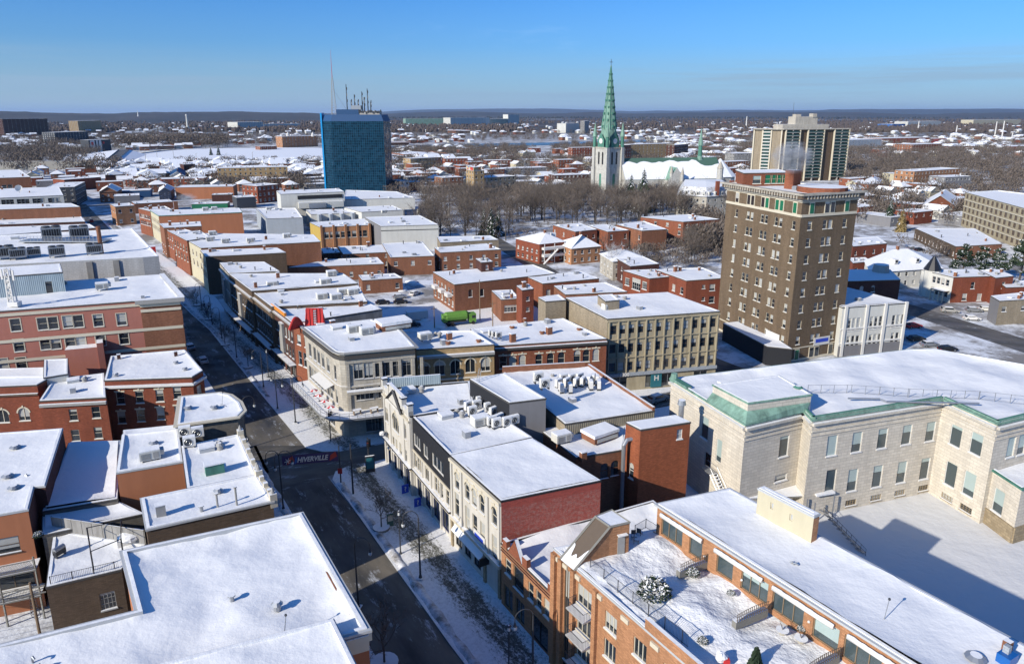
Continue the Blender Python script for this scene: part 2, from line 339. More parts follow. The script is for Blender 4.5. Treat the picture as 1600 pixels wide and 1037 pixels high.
# ---- windows ----
WM={}
def win_mesh(w,h,style,trim,wall,glass,lod):
 k=(round(w,2),round(h,2),style,trim,wall,glass,lod)
 if k in WM:return WM[k]
 f=MB();g=MB();d=.22;x=w/2;fw=.07 if w<2 else.09
 arch='arch' in style
 for a,b in(((-x,0),(x,0)),((x,0),(x,h)),((x,h),(-x,h)),((-x,h),(-x,0))):
  f.poly([(a[0],0,a[1]),(b[0],0,b[1]),(b[0],d,b[1]),(a[0],d,a[1])],wall)
 def bar(x0,x1,z0,z1,y0=.10,y1=.2,m=trim):f.prism([(x0,y0),(x1,y0),(x1,y1),(x0,y1)],z0,z1,m)
 bar(-x,-x+fw,0,h);bar(x-fw,x,0,h);bar(-x,x,0,fw);bar(-x,x,h-fw,h)
 if 'hung' in style:bar(-x,x,h*.5-.03,h*.5+.03)
 if 'cross' in style:bar(-.035,.035,0,h);bar(-x,x,h*.72-.03,h*.72+.03)
 if 'pair' in style:bar(-.05,.05,0,h)
 if 'triple' in style:bar(-x/3-.04,-x/3+.04,0,h);bar(x/3-.04,x/3+.04,0,h)
 if 'grid' in style:
  for q in range(1,4):bar(-x+2*x*q/4-.025,-x+2*x*q/4+.025,0,h)
  bar(-x,x,h*.33-.02,h*.33+.02);bar(-x,x,h*.66-.02,h*.66+.02)
 if 'noframe' not in style and 'frame' in style:
  t=.14
  f.prism([(-x-t,-.05),(-x,-.05),(-x,.02),(-x-t,.02)],-.02,h+t,trim);f.prism([(x,-.05),(x+t,-.05),(x+t,.02),(x,.02)],-.02,h+t,trim)
  f.prism([(-x,-.05),(x,-.05),(x,.02),(-x,.02)],h,h+t,trim)
 if 'key' in style:
  f.prism([(-x-.2,-.06),(x+.2,-.06),(x+.2,.02),(-x-.2,.02)],h,h+.28,trim)
  f.prism([(-.14,-.1),(.14,-.1),(.14,.02),(-.14,.02)],h+.05,h+.5,trim)
 if arch:
  n=8;zc=h-x
  for sg in(-1,1):
   pts=[(sg*x*math.cos(math.pi/2*i/n),zc+x*math.sin(math.pi/2*i/n))for i in range(n+1)]
   for i in range(n):
    a,b=pts[i],pts[i+1]
    q=[(a[0],-.002,a[1]),(b[0],-.002,b[1]),(b[0],-.002,h+.01),(a[0],-.002,h+.01)]
    f.poly(q if sg<0 else q[::-1],wall)
    q=[(a[0],-.002,a[1]),(b[0],-.002,b[1]),(b[0],d-.02,b[1]),(a[0],d-.02,a[1])]
    f.poly(q[::-1]if sg<0 else q,trim)
  if 'hood' in style:
   for i in range(12):
    a0,a1=math.pi*i/12,math.pi*(i+1)/12
    for(r0,r1)in((x,x+.24),):
     q=[(r0*math.cos(a0),zc+r0*math.sin(a0)),(r1*math.cos(a0),zc+r1*math.sin(a0)),(r1*math.cos(a1),zc+r1*math.sin(a1)),(r0*math.cos(a1),zc+r0*math.sin(a1))]
     f.poly([(p[0],-.07,p[1])for p in q],trim);f.poly([(q[1][0],-.07,q[1][1]),(q[1][0],.01,q[1][1]),(q[2][0],.01,q[2][1]),(q[2][0],-.07,q[2][1])],trim)
   f.prism([(-.13,-.11),(.13,-.11),(.13,.02),(-.13,.02)],h+.02,h+.46,trim)
 if 'nosill' not in style:
  f.prism([(-x-.1,-.13),(x+.1,-.13),(x+.1,.1),(-x-.1,.1)],-.13,-.005,trim)
  f.prism([(-x-.06,-.11),(x+.06,-.11),(x+.06,.1),(-x-.06,.1)],0,.055,'snow')
 g.poly([(-x,.17,0),(x,.17,0),(x,.17,h),(-x,.17,h)],glass)
 if lod:
  g.v and f.grid(g.v,g.f,glass);WM[k]=(f.mesh('window'),None)
 else:WM[k]=(f.mesh('window'),g.mesh('pane'))
 return WM[k]
CLM={}
def clut(k):
 if k in CLM:return CLM[k]
 m=MB()
 if k==0:m.cyl((0,0,0),.14,1.1,'iron',8);m.cyl((0,0,1.1),.24,.12,'iron',8,top='snow')
 elif k==1:m.box((0,0,0),(1.1,.8,.9),'steel',0,top='snow');m.box((.6,0,.2),(.4,.5,.5),'trim_grey')
 elif k==2:m.box((0,0,0),(1.5,1.2,.5),'flash_light');m.box((0,0,.5),(1.6,1.3,.18),'snow')
 elif k==3:m.cyl((0,0,0),.3,.55,'trim_grey',10);m.cyl((0,0,.55),.48,.3,'trim_grey',10,.2,top='snow')
 else:m.box((0,0,0),(.8,.6,1.5),'brick_rust');m.box((0,0,1.5),(.9,.7,.14),'snow')
 CLM[k]=m.mesh(('vent','vent','hatch','vent','chimney')[k]);return CLM[k]
# ---- buildings ----
def edge_frame(p0,p1):
 dx,dy=p1[0]-p0[0],p1[1]-p0[1];L=math.hypot(dx,dy);return L,dx/L,dy/L
def wall_face(mb,p0,p1,z0,z1,holes,m):
 L,dx,dy=edge_frame(p0,p1)
 us=sorted({0.,L}|{min(max(a,0),L)for h in holes for a in h[:2]});zs=sorted({z0,z1}|{min(max(a,z0),z1)for h in holes for a in h[2:4]})
 us=[u for i,u in enumerate(us)if i==0 or u-us[i-1]>1e-4];zs=[u for i,u in enumerate(zs)if i==0 or u-zs[i-1]>1e-4]
 for j in range(len(zs)-1):
  run=None;c=(zs[j]+zs[j+1])/2
  hs=[h for h in holes if h[2]<c<h[3]]
  for i in range(len(us)-1):
   b=(us[i]+us[i+1])/2;inside=any(h[0]<b<h[1]for h in hs)
   if not inside:
    a0,a1=us[i],us[i+1]
    mb.poly([(p0[0]+dx*a0,p0[1]+dy*a0,zs[j]),(p0[0]+dx*a1,p0[1]+dy*a1,zs[j]),(p0[0]+dx*a1,p0[1]+dy*a1,zs[j+1]),(p0[0]+dx*a0,p0[1]+dy*a0,zs[j+1])],m)
def inset(poly,d):
 n=len(poly);out=[]
 for i in range(n):
  a,b,c=poly[i-1],poly[i],poly[(i+1)%n]
  L1,x1,y1=edge_frame(a,b);L2,x2,y2=edge_frame(b,c)
  n1=(-y1,x1);n2=(-y2,x2);k=1+n1[0]*n2[0]+n1[1]*n2[1]
  out.append((b[0]+(n1[0]+n2[0])/k*d,b[1]+(n1[1]+n2[1])/k*d))
 return out
def inside(p,poly):
 r=False;x,y=p;n=len(poly)
 for i in range(n):
  a,b=poly[i],poly[i-1]
  if(a[1]>y)!=(b[1]>y)and x<(b[0]-a[0])*(y-a[1])/(b[1]-a[1])+a[0]:r=not r
 return r
def dedge(p,poly):
 best=1e9;n=len(poly)
 for i in range(n):
  a,b=poly[i-1],poly[i];dx,dy=b[0]-a[0],b[1]-a[1];L=dx*dx+dy*dy or 1
  t=max(0,min(1,((p[0]-a[0])*dx+(p[1]-a[1])*dy)/L));best=min(best,math.hypot(p[0]-a[0]-dx*t,p[1]-a[1]-dy*t))
 return best
def snow_sheet(mb,poly,z,step,amp=.12,drift=.12,m='snow',seed=0.):
 """drifted snow cover: triangulated sheet, rising a little against the parapets"""
 per=[]
 n=len(poly)
 for i in range(n):
  a,b=poly[i],poly[(i+1)%n];L=math.hypot(b[0]-a[0],b[1]-a[1]);k=max(1,int(L/step))
  for j in range(k):per.append((a[0]+(b[0]-a[0])*j/k,a[1]+(b[1]-a[1])*j/k))
 xs=[p[0]for p in poly];ys=[p[1]for p in poly];pts=[]
 x=min(xs)+step*.5
 while x<max(xs):
  y=min(ys)+step*.5
  while y<max(ys):
   q=(x+random.uniform(-.2,.2)*step,y+random.uniform(-.2,.2)*step)
   if inside(q,poly)and dedge(q,poly)>step*.4:pts.append(q)
   y+=step
  x+=step
 allp=per+pts
 vs,_,fs,*_=delaunay_2d_cdt([Vector(p)for p in allp],[(i,(i+1)%len(per))for i in range(len(per))],[],1,1e-5)
 out=[]
 for v in vs:
  d=dedge((v[0],v[1]),poly)
  h=amp*noise.fractal(Vector((v[0]*.17+seed,v[1]*.17,seed)),.8,2.,4)+drift*math.exp(-d/1.2)
  out.append((v[0],v[1],z+h))
 ff=[]
 for f in fs:
  a,b,c=(vs[i]for i in f[:3])
  ff.append(tuple(f)if(b[0]-a[0])*(c[1]-a[1])-(b[1]-a[1])*(c[0]-a[0])>0 else tuple(f)[::-1])
 mb.grid(out,ff,m)
class Bld:
 """one building: wall mesh with real openings, drifted roof snow, parapet, windows as parts"""
 def __init__(s,name,label,poly,z,wall='brick_red',cat='building',zb=0.,ph=.3,flash='flash',fac=None,group=None,step=1.5,amp=.1,drift=.1,cop=.16,walls=None,zfrom=0.,roof=True,lod=0,px=True,snowmat='snow',overhang=.06):
  s.poly=[W(p[0],p[1],z)for p in poly]if px else poly;s.z=z;s.zb=zb;s.wall=wall;s.lod=lod;s.nw=0
  ar=sum(s.poly[i-1][0]*s.poly[i][1]-s.poly[i][0]*s.poly[i-1][1]for i in range(len(s.poly)))
  if ar<0:print('CW polygon',name,label);
  cx=sum(p[0]for p in s.poly)/len(s.poly);cy=sum(p[1]for p in s.poly)/len(s.poly)
  s.root=empty(name,(cx,cy,zb),label,cat,group);s.o=(cx,cy,zb)
  zt=z-.22;mb=MB();n=len(s.poly);fac=fac or{}
  s.rest=None
  for i in range(n):
   p0,p1=s.poly[i],s.poly[(i+1)%n];holes=[]
   for sp_ in fac.get(i,[]):holes+=s.windows(p0,p1,sp_)
   wall_face(mb,p0,p1,zb,zt,holes,(walls or{}).get(i,wall))
  if not roof:mb.poly([(p[0],p[1],zt)for p in s.poly],wall)
  mb.build('wall',s.root)
  if roof:
   pb=MB();th=.35
   ins=inset(s.poly,th);out=inset(s.poly,-overhang);i2=inset(s.poly,.05)
   for i in range(n):
    j=(i+1)%n
    def q(a,za,b,zb_,m):pb.poly([(a[i][0],a[i][1],za),(a[j][0],a[j][1],za),(b[j][0],b[j][1],zb_),(b[i][0],b[i][1],zb_)],m)
    q(s.poly,zt,out,zt,flash);q(out,zt,out,z,flash);q(out,z,i2,z,flash);q(i2,z,i2,z+cop*.45,'snow');q(i2,z+cop*.45,ins,z+cop*.5,'snow');q(ins,z+cop*.5,ins,z-ph-.4,'snow' if ph<.5 else flash)
   pb.build('parapet',s.root)
   rb=MB();snow_sheet(rb,inset(s.poly,th-.02),z-ph,step,amp,drift,snowmat,random.random()*50);rb.build('roof_snow',s.root,smooth=True)
 def edge(s,i):return s.poly[i],s.poly[(i+1)%len(s.poly)]
 def windows(s,p0,p1,sp_):
  L,dx,dy=edge_frame(p0,p1);rz=math.atan2(dy,dx);holes=[]
  w=sp_.get('w',1.1);style=sp_.get('style','hung');trim=sp_.get('trim','white');glass=sp_.get('glass','glass');name=sp_.get('name','window')
  items=[]
  if 'at' in sp_:
   for it in sp_['at']:
    u,v=onwall(p0,p1,it[0],it[1]);v=sp_.get('fz',v);hh=it[2]if len(it)>2 else sp_.get('h',1.7);ww=it[3]if len(it)>3 else w
    items.append((u,ww,v-hh/2,v+hh/2))
  else:
   n=sp_.get('n')or max(1,int(L/sp_.get('every',4)));m0,m1=sp_.get('m',(1.2,1.2))
   cols=sp_.get('us')or[m0+w/2+(L-m0-m1-w)*(k/(n-1)if n>1 else.5)for k in range(n)]
   cols=[c*L if sp_.get('frac')else c for c in cols]
   for(v0,v1)in sp_['rows']:
    for k,u in enumerate(cols):
     if(sp_.get('skip')or(lambda r,k:False))(v0,k):continue
     items.append((u,w,v0,v1))
  for(u,ww,v0,v1)in items:
   if u-ww/2<.12 or u+ww/2>L-.12 or v1>s.z-.3 or v0<s.zb+.02:continue
   if s.nw>=100 and not sp_.get('force'):
    pass
   f,g=win_mesh(ww,v1-v0,style,trim,sp_.get('wall',s.wall),glass,s.lod)
   loc=(p0[0]+dx*u-s.o[0],p0[1]+dy*u-s.o[1],v0-s.o[2])
   if s.nw<100:
    o=child(f,name,s.root,loc,rz)
    if g:child(g,'pane',o)
   else:
    if s.rest is None:s.rest=[]
    s.rest.append((f,g,loc,rz))
   s.nw+=1
   holes.append((u-ww/2,u+ww/2,v0,v1))
  return holes
 def finish_rest(s):
  """windows past the hundredth become one part of kind stuff"""
  if not s.rest:return
  mb=MB()
  for f,g,loc,rz in s.rest:
   for me in(f,g):
    if not me:continue
    c,sn=math.cos(rz),math.sin(rz);vs=[(loc[0]+v.co.x*c-v.co.y*sn,loc[1]+v.co.x*sn+v.co.y*c,loc[2]+v.co.z)for v in me.vertices]
    b=len(mb.v);mb.v+=vs
    mm=[mb.mi(x.name)for x in me.materials]
    for p in me.polygons:mb.f.append(tuple(i+b for i in p.vertices));mb.m.append(mm[p.material_index])
  o=mb.build('window',s.root,off=(0,0,0));o['kind']='stuff'
 def clutter(s,k,seed=0):
  """small roof furniture: pipes, curbs, hatches and hooded vents"""
  rnd=random.Random(seed+len(BL)*7);xs=[p[0]for p in s.poly];ys=[p[1]for p in s.poly];ins=inset(s.poly,1.2);t=0
  while k>0 and t<60:
   t+=1;q=(rnd.uniform(min(xs),max(xs)),rnd.uniform(min(ys),max(ys)))
   if not inside(q,ins):continue
   c_=rnd.randrange(5);o=child(clut(c_),('vent','vent','hatch','vent','chimney')[c_],s.root,(q[0]-s.o[0],q[1]-s.o[1],s.z-.35-s.o[2]),AZ+rnd.choice((0,.1,1.57)));o.scale=(rnd.uniform(.8,1.3),)*3;k-=1
 def band(s,i,z,h,o=.12,m='white',name='band',snow=True,e=0.):
  mb=MB();p0,p1=s.edge(i);mb.along(p0,p1,.08,o,z,z+h,m,e0=e,e1=e)
  if snow:mb.along(p0,p1,-.003,o-.02,z+h,z+h+.06,'snow',e0=e-.01,e1=e-.01)
  return mb.build(name,s.root)
 def part(s,mb,name,smooth=False):
  if name in('pilaster','stone_block','brick_pier','buttress','ornament','cornice')and len(mb.cut)>1:
   if mb.cut[0]!=(0,0):mb.cut[0]=(0,0)
   ends=mb.cut[1:]+[(len(mb.v),len(mb.f))]
   for(v0,f0),(v1,f1)in zip(mb.cut,ends):
    q=MB();q.v=mb.v[v0:v1];q.f=[tuple(i-v0 for i in f)for f in mb.f[f0:f1]];q.m=mb.m[f0:f1];q.mats=mb.mats;q.build(name,s.root)
   return
  return mb.build(name,s.root,smooth=smooth)
 def uvp(s,i,u,z,o=0.):
  p0,p1=s.edge(i);L,dx,dy=edge_frame(p0,p1);return(p0[0]+dx*u+dy*o,p0[1]+dy*u-dx*o,z)
 def vent(s,px,py,kind='pipe',h=.9,r=.15,m='steel'):
  x,y=W(px,py,s.z-.1);mb=MB();z=s.z-.5
  if kind=='pipe':mb.cyl((x,y,z),r,h+.4,m,8);mb.cyl((x,y,z+h+.4),r*1.7,.12,m,8,top='snow')
  elif kind=='goose':mb.tube([(x,y,z),(x,y,z+h),(x+.15,y-.1,z+h+.15),(x+.35,y-.2,z+h)],r*.6,m,6)
  elif kind=='mush':mb.cyl((x,y,z),r*1.6,.6,m,8);mb.cyl((x,y,z+.6),r*2.6,.25,m,10,r*1.4,top='snow')
  elif kind=='chimney':
   mb.box((x,y,z),(r*5,r*4,h+.4),m,AZ);mb.box((x,y,z+h+.4),(r*5.6,r*4.6,.12),'snow',AZ)
  return mb.build({'chimney':'chimney'}.get(kind,'vent'),s.root)
def text_mesh(body,size,mat,extrude=.02,bold=0.):
 cu=bpy.data.curves.new('lettering','FONT');cu.body=body;cu.size=size;cu.extrude=extrude;cu.offset=bold;cu.align_x='CENTER';cu.align_y='CENTER'
 o=bpy.data.objects.new('lettering',cu);C.objects.link(o);bpy.context.view_layer.update()
 me=bpy.data.meshes.new_from_object(o.evaluated_get(bpy.context.evaluated_depsgraph_get()));bpy.data.objects.remove(o)
 me.materials.clear();me.materials.append(M(mat));me.name='lettering';return me
def put_text(body,size,mat,parent,loc,rz,tilt=math.pi/2,bold=0.,name='lettering'):
 o=bpy.data.objects.new(name,text_mesh(body,size,mat,bold=bold));C.objects.link(o);o.parent=parent
 po=tuple(parent['_o'])if '_o' in parent else(0,0,0)
 o.location=(loc[0]-po[0],loc[1]-po[1],loc[2]-po[2]);o.rotation_euler=(tilt,0,rz);return o
# ================= camera, light, sky, ground =================
sc=bpy.context.scene
cam=bpy.data.cameras.new('camera');camo=bpy.data.objects.new('camera',cam);C.objects.link(camo)
camo.location=(0,0,H);camo.rotation_euler=(math.pi/2-P,0,0)
cam.sensor_width=36;cam.lens=F/1600*36;cam.shift_y=-(518.5-YP)/1600;cam.clip_start=1;cam.clip_end=90000
sc.camera=camo
SAZ=R_(48.5);SEL=R_(26.5)
sun=bpy.data.lights.new('sun','SUN');sun.energy=4.9;sun.angle=R_(.5);sun.color=(1.,.925,.80)
so=bpy.data.objects.new('sun',sun);C.objects.link(so);so.location=(-300,-300,400)
so.rotation_euler=Vector((math.sin(SAZ)*math.cos(SEL),math.cos(SAZ)*math.cos(SEL),-math.sin(SEL))).to_track_quat('-Z','Y').to_euler()
w=bpy.data.worlds.new('World');sc.world=w;w.use_nodes=True;nt=w.node_tree;nt.nodes.clear()
sky=nt.nodes.new('ShaderNodeTexSky');sky.sky_type='NISHITA';sky.sun_disc=False;sky.sun_elevation=SEL;sky.sun_rotation=SAZ+math.pi
sky.air_density=1.;sky.dust_density=.8;sky.ozone_density=4.
bg=nt.nodes.new('ShaderNodeBackground');ow=nt.nodes.new('ShaderNodeOutputWorld');bg.inputs[1].default_value=.125
tc=N(nt,'TexCoord').outputs['Generated']
sx=N(nt,'SeparateXYZ');nt.links.new(tc,sx.inputs[0])
# thin low stratus a few degrees above the horizon, and one high wisp
cl=ramp(nt,noise_n(nt,tc,2.6,6,.6,(1,1,26)),[(.46,0.),(.60,1.)])
band=ramp(nt,sx.outputs[2],[(.003,0.),(.01,.8),(.045,.7),(.08,0.)])
mu=N(nt,'Math',operation='MULTIPLY');nt.links.new(cl,mu.inputs[0]);nt.links.new(band,mu.inputs[1])
c0=mixc(nt,ramp(nt,sx.outputs[2],[(0.,.8),(.03,.5),(.085,.1),(.14,0.)]),sky.outputs[0],(10.9,6.7,5.0))
c1=mixc(nt,mu.outputs[0],c0,(7.6,5.3,4.3))
wi=ramp(nt,noise_n(nt,tc,1.5,7,.65,(1,1,5)),[(.66,0.),(.9,.3)])
c2=mixc(nt,wi,c1,(20.,12.,9.))
tint=mixc(nt,1.,c2,(.285,.62,1.04),'MULTIPLY')
nt.links.new(tint,bg.inputs[0]);nt.links.new(bg.outputs[0],ow.inputs[0])
sc.view_settings.view_transform='Standard';sc.view_settings.look='None';sc.view_settings.exposure=.25;sc.view_settings.gamma=1.
try:
 sc.cycles.max_bounces=5;sc.cycles.diffuse_bounces=2;sc.cycles.glossy_bounces=2;sc.cycles.volume_bounces=0;sc.cycles.transparent_max_bounces=4;sc.cycles.caustics_reflective=False
except Exception as e:print(e)
def sheet(name,pts,z,m,kind='structure'):
 mb=MB();mb.poly([(p[0],p[1],z)for p in pts],m);o=mb.build(name);o['kind']=kind;return o
DEF['ground']=lambda n:m_ground(n)
DEF['asphalt']=lambda n:m_road(n,az=-AZ-.05)
DEF['asphalt_cross']=lambda n:m_road(n,az=math.pi/2-AZ+.1,snow=.3)
DEF['asphalt_boulevard']=lambda n:m_road(n,dry=(.13,.12,.11),wet=(.06,.06,.06),az=-R_(62),snow=.2)
def m_walk(name,az,x0,hw,k=1.):
 m,nt,b=_new(name);p=pos(nt)
 mp=N(nt,'Mapping');mp.inputs['Rotation'].default_value=(0,0,az);nt.links.new(p,mp.inputs[0]);v=mp.outputs[0]
 s_=N(nt,'SeparateXYZ');nt.links.new(v,s_.inputs[0])
 d=N(nt,'Math',operation='SUBTRACT');nt.links.new(s_.outputs[0],d.inputs[0]);d.inputs[1].default_value=x0
 ab=N(nt,'Math',operation='ABSOLUTE');nt.links.new(d.outputs[0],ab.inputs[0])
 mr=N(nt,'MapRange');mr.inputs[1].default_value=hw*.45;mr.inputs[2].default_value=hw*1.6;mr.inputs[3].default_value=.085*k;mr.inputs[4].default_value=-.09;nt.links.new(ab.outputs[0],mr.inputs[0])
 n1=noise_n(nt,v,.8,9,.8,(1,.22,1));nf=noise_n(nt,v,3.4,7,.85,(1,.6,1));av=N(nt,'Math',operation='MULTIPLY_ADD');nt.links.new(nf,av.inputs[0]);av.inputs[1].default_value=.62;hv=N(nt,'Math',operation='MULTIPLY');nt.links.new(n1,hv.inputs[0]);hv.inputs[1].default_value=.38;nt.links.new(hv.outputs[0],av.inputs[2]);ad=N(nt,'Math',operation='ADD');nt.links.new(av.outputs[0],ad.inputs[0]);nt.links.new(mr.outputs[0],ad.inputs[1])
 f=ramp(nt,ad.outputs[0],[(.50,0.),(.59,1.)])
 fine=noise_n(nt,p,2.6,6,.8)
 sn=mixc(nt,ramp(nt,fine,[(.45,0.),(.72,1.)]),(.78,.78,.78),(.55,.55,.54))
 nt.links.new(mixc(nt,f,sn,(.085,.083,.062)),b.inputs['Base Color']);bump(nt,b,fine,.6,.15);b.inputs['Roughness'].default_value=.8
 return m
DEF['walk_near']=lambda n:m_walk(n,-AZ-.05,35.6,2.0)
DEF['walk_far']=lambda n:m_walk(n,-AZ-.1,43.2,2.2,.8)
DEF['walk_plain']=lambda n:m_walk(n,-AZ-.05,500.,1.,1.)
DEF['walk_cross']=lambda n:m_walk(n,-AZ-.05,32.,40.,.35)
sheet('ground',[(-60000,-400),(60000,-400),(60000,60000),(-60000,60000)],0.,'ground')
KR=[(28.6,30),(26.9,62),(26.5,78),(26.2,92),(25.6,104),(24.9,118),(23.0,146),(19.5,203),(17.,222),(9.2,299),(-4.5,451),(-13,540)]
KL=[(20.5,30),(19.2,62),(18.6,80),(17.6,104),(17.,118),(15.6,140),(12.3,191),(9.3,222),(1.5,299),(-12,451),(-20,540)]
sheet('road',[g2w(*p)for p in KR]+[g2w(*p)for p in KL[::-1]],.006,'asphalt')
sheet('cross_road',[g2w(*p)for p in[(17,105.5),(36,108.),(60,105.3),(100,101.),(128,97),(172,92),(172,99),(128,104),(100,107),(60,110.8),(36,113.6),(17,124),(17,124.4)]],.010,'asphalt_cross')
sheet('cross_road',[g2w(*p)for p in[(-140,122),(17.5,112.5),(17.5,124.),(-140,135)]],.010,'asphalt_cross')
sheet('side_road',[g2w(*p)for p in[(112,60),(124,60),(123,118),(136,190),(160,300),(152,302),(128,192),(114,119)]],.014,'asphalt_cross')
sheet('boulevard',[W(*p)for p in[(1680,563),(1640,572-8),(1405,487),(1340,466),(1340,458),(1405,470),(1640,541)]],.006,'asphalt_boulevard')
sheet('plaza',[g2w(*p)for p in[(56,118),(116,112),(118,150),(108,200),(52,200)]],.003,'walk_plain')
def pavement(pts,m,name='pavement'):
 pts=[g2w(*p)for p in pts];mb=MB();n=len(pts)
 for i in range(n):
  a,b=pts[i],pts[(i+1)%n];mb.poly([(a[0],a[1],0),(b[0],b[1],0),(b[0],b[1],.13),(a[0],a[1],.13)],'kerb')
 mb.poly([(p[0],p[1],.13)for p in pts],m);o=mb.build(name);o['kind']='structure'
pavement([(28.6,30),(42,30),(38.2,55),(38,107),(29.3,108.2),(27,107.4),(25.8,105),(26.2,92),(26.5,78),(26.9,62)],'walk_near')
pavement([(27,115.6),(29.5,114.2),(36,113.8),(60,111),(100,107.2),(112,106),(113,112),(60,120),(40,128),(34,160),(27.5,223),(17.,222),(19.5,203),(23.0,146),(24.9,118.5)],'walk_far')
pavement([(17.,222.1),(27.5,223.1),(20,300),(0,451),(-4.5,451),(9.2,299)],'walk_far')
pavement([(12,30),(20.5,30),(19.2,62),(18.6,80),(17.6,104),(16.5,111.5),(10,112.5)],'walk_plain')
pavement([(10,125.5),(15.5,125.),(16.6,127),(15.6,140),(12.3,191),(9.3,222),(1.5,299),(-12,451),(-18,451),(-5,299),(5,222)],'walk_plain')
pavement([(38,100),(110,96),(110,99.8),(60,104.2),(38,107)],'walk_plain')
# river and frozen bank
sheet('river',[W(*p)for p in[(598,235),(700,232.5),(860,227),(1010,222),(1010,219),(860,223),(700,226),(598,229)]],.5,'water')
sheet('snow_field',[W(*p)for p in[(205,252),(520,252),(520,232),(430,231),(300,233.5),(212,238)]],.5,'snow_far')
sheet('snow_field',[W(*p)for p in[(112,254),(152,254),(176,239),(140,240)]],.5,'snow_far')
# hills on the skyline
def ridge(d,a0,a1,base,amp,sc_,seed,m,name='hills',n=160,depth=2500.):
 mb=MB();vs=[];fs=[]
 for i in range(n+1):
  a=a0+(a1-a0)*i/n;e=min(i,n-i)/n*6;e=min(1,e)
  for k,(dd,hh)in enumerate(((0,0),(depth*.35,.75),(depth*.6,1.),(depth,0))):
   h=(base+amp*noise.fractal(Vector((a*sc_,seed,0)),.9,2.1,6))*e
   vs.append((math.sin(a)*(d+dd),math.cos(a)*(d+dd),max(h,2)*hh-2))
 for i in range(n):
  for k in range(3):a=i*4+k;fs.append((a+1,a,a+4,a+5))
 mb.grid(vs,fs,m);o=mb.build(name);o['kind']='structure'
DEF['hill_near']=lambda n:m_wood_far(n)
def m_wood_far(name):
 m,nt,b=_new(name);p=pos(nt)
 c=mixc(nt,ramp(nt,noise_n(nt,p,.002,8,.75),[(.4,0.),(.6,1.)]),(.018,.024,.032),(.05,.048,.052))
 nt.links.new(c,b.inputs['Base Color']);b.inputs['Roughness'].default_value=1;return m
ridge(5200,R_(-48),R_(-8),66,18,9,3.3,'hill_near')
ridge(9000,R_(-20),R_(50),66,26,7,8.1,'hill_near')
ridge(21000,R_(-20),R_(60),150,70,5,1.7,'hill')
ridge(16000,R_(18),R_(50),140,30,6,5.2,'hill')
# ================= the near blocks =================
BL=[]
def B(*a,**k):
 b=Bld(*a,**k);BL.append(b);return b
def at(pts,**k):return dict(at=pts,**k)
# --- left side of the main street, from the camera outwards ---
D=B('commercial_building','big flat snowy roof with wide white parapet and orange wall, nearest at lower left',[(-150,1189),(575,982),(471,801),(191,861),(215,954),(-150,1045)],16.4,'stucco_orange',ph=.55,flash='flash_light',step=.8,amp=.34,drift=.4,cop=.22,walls={1:'brick_orange'},overhang=.25,fac={1:[dict(n=5,w=1.6,rows=[(11,13.2),(7,9.2)],trim='cream',m=(2,2))]})
D.band(0,14.5,1.4,.18,'cream','fascia');D.band(1,15.2,.7,.3,'cream','fascia')
D2=B('commercial_building','snowy roof with trampled snow and grey parapet at the bottom edge left of the street',[(-150,1300),(600,1126),(521,966),(-150,1140)],17.1,'stucco_orange',ph=.3,flash='flash_light',step=.8,amp=.25,drift=.2)
D.vent(433,946,'mush',.5,.2);mb=MB();p0,p1=D.edge(1);L_=edge_frame(p0,p1)[0];mb.along(D.uvp(1,L_*.12,0),D.uvp(1,L_*.86,0),.62,-.48,15.7,16.05,'brick_rust');D.part(mb,'bare_flashing');D.vent(362,932,'pipe',.1,.2);D.vent(50,1028,'goose',.5);D.vent(60,1038,'goose',.4)
A2a=B('shop_building','snowy roof over brown brick side wall with two tall vent pipes',[(229,826),(426.5,782),(402,741),(220.5,778)],13.5,'brick_brown',step=.9,drift=.25,flash='flash_light',fac={1:[dict(n=2,w=1.3,rows=[(8.2,10.4),(4.8,7)],trim='cream')]},overhang=.15)
for q in((340,790,1.5),(370,788,2.2)):A2a.vent(q[0],q[1],'pipe',q[2],.13,'trim_grey')
A2a.vent(341,768,'mush',.3,.22);A2a.vent(315,797,'pipe',.5,.2);A2a.vent(252,803,'chimney',1.2,.2,'trim_grey')
A2b=B('shop_building','snowy roof crowded with cooling units and a green box, beside the double-lantern street lamp',[(292,763),(402,741),(374,678),(283,697)],13.5,'brick_grey',step=.9,drift=.2,fac={1:[dict(n=4,w=1.3,rows=[(8.2,10.4),(4.8,7)],trim='cream')]})
for b_,n_ in((A2a,1),(A2b,1)):
 p0,p1=b_.edge(n_);mb=MB();mb.along(p0,p1,.1,.45,12.9,13.6,'cream',e0=-.05,e1=-.05);L,dx,dy=edge_frame(p0,p1)
 for u in(.35,L-.35):mb.box(b_.uvp(n_,u,12.6,.1),(.8,.8,1.7),'cream',math.atan2(dy,dx),top='snow');mb.cyl(b_.uvp(n_,u,14.3,.1),.3,.7,'trim_grey',8,.05)
 for u in[L*.25,L*.5,L*.75]:mb.box(b_.uvp(n_,u,13.6,.1),(.5,.5,.5),'cream',math.atan2(dy,dx),top='snow')
 b_.part(mb,'cornice')
A2c=B('apartment_building','red-orange stucco wall with a wide recessed balcony under a small snowy roof',[(182,738),(286,720.5),(279,670),(191,679)],13.2,'brick_orange',step=.9,drift=.2,cop=.3,fac={0:[at([(236,771)],w=7.4,h=2.5,style='triple',trim='wood',glass='glass_shop'),]},walls={0:'stucco_orange'},flash='flash_light')
A2c.vent(240,693,'mush',.3,.25)
A2d=B('shed_building','long lean-to roof half in blue shade between the left block and the red stucco wall',[(66,798.5),(184,779),(189,688),(107,692)],10.,'brick_grey',step=1.,drift=.35,ph=.1,amp=.2)
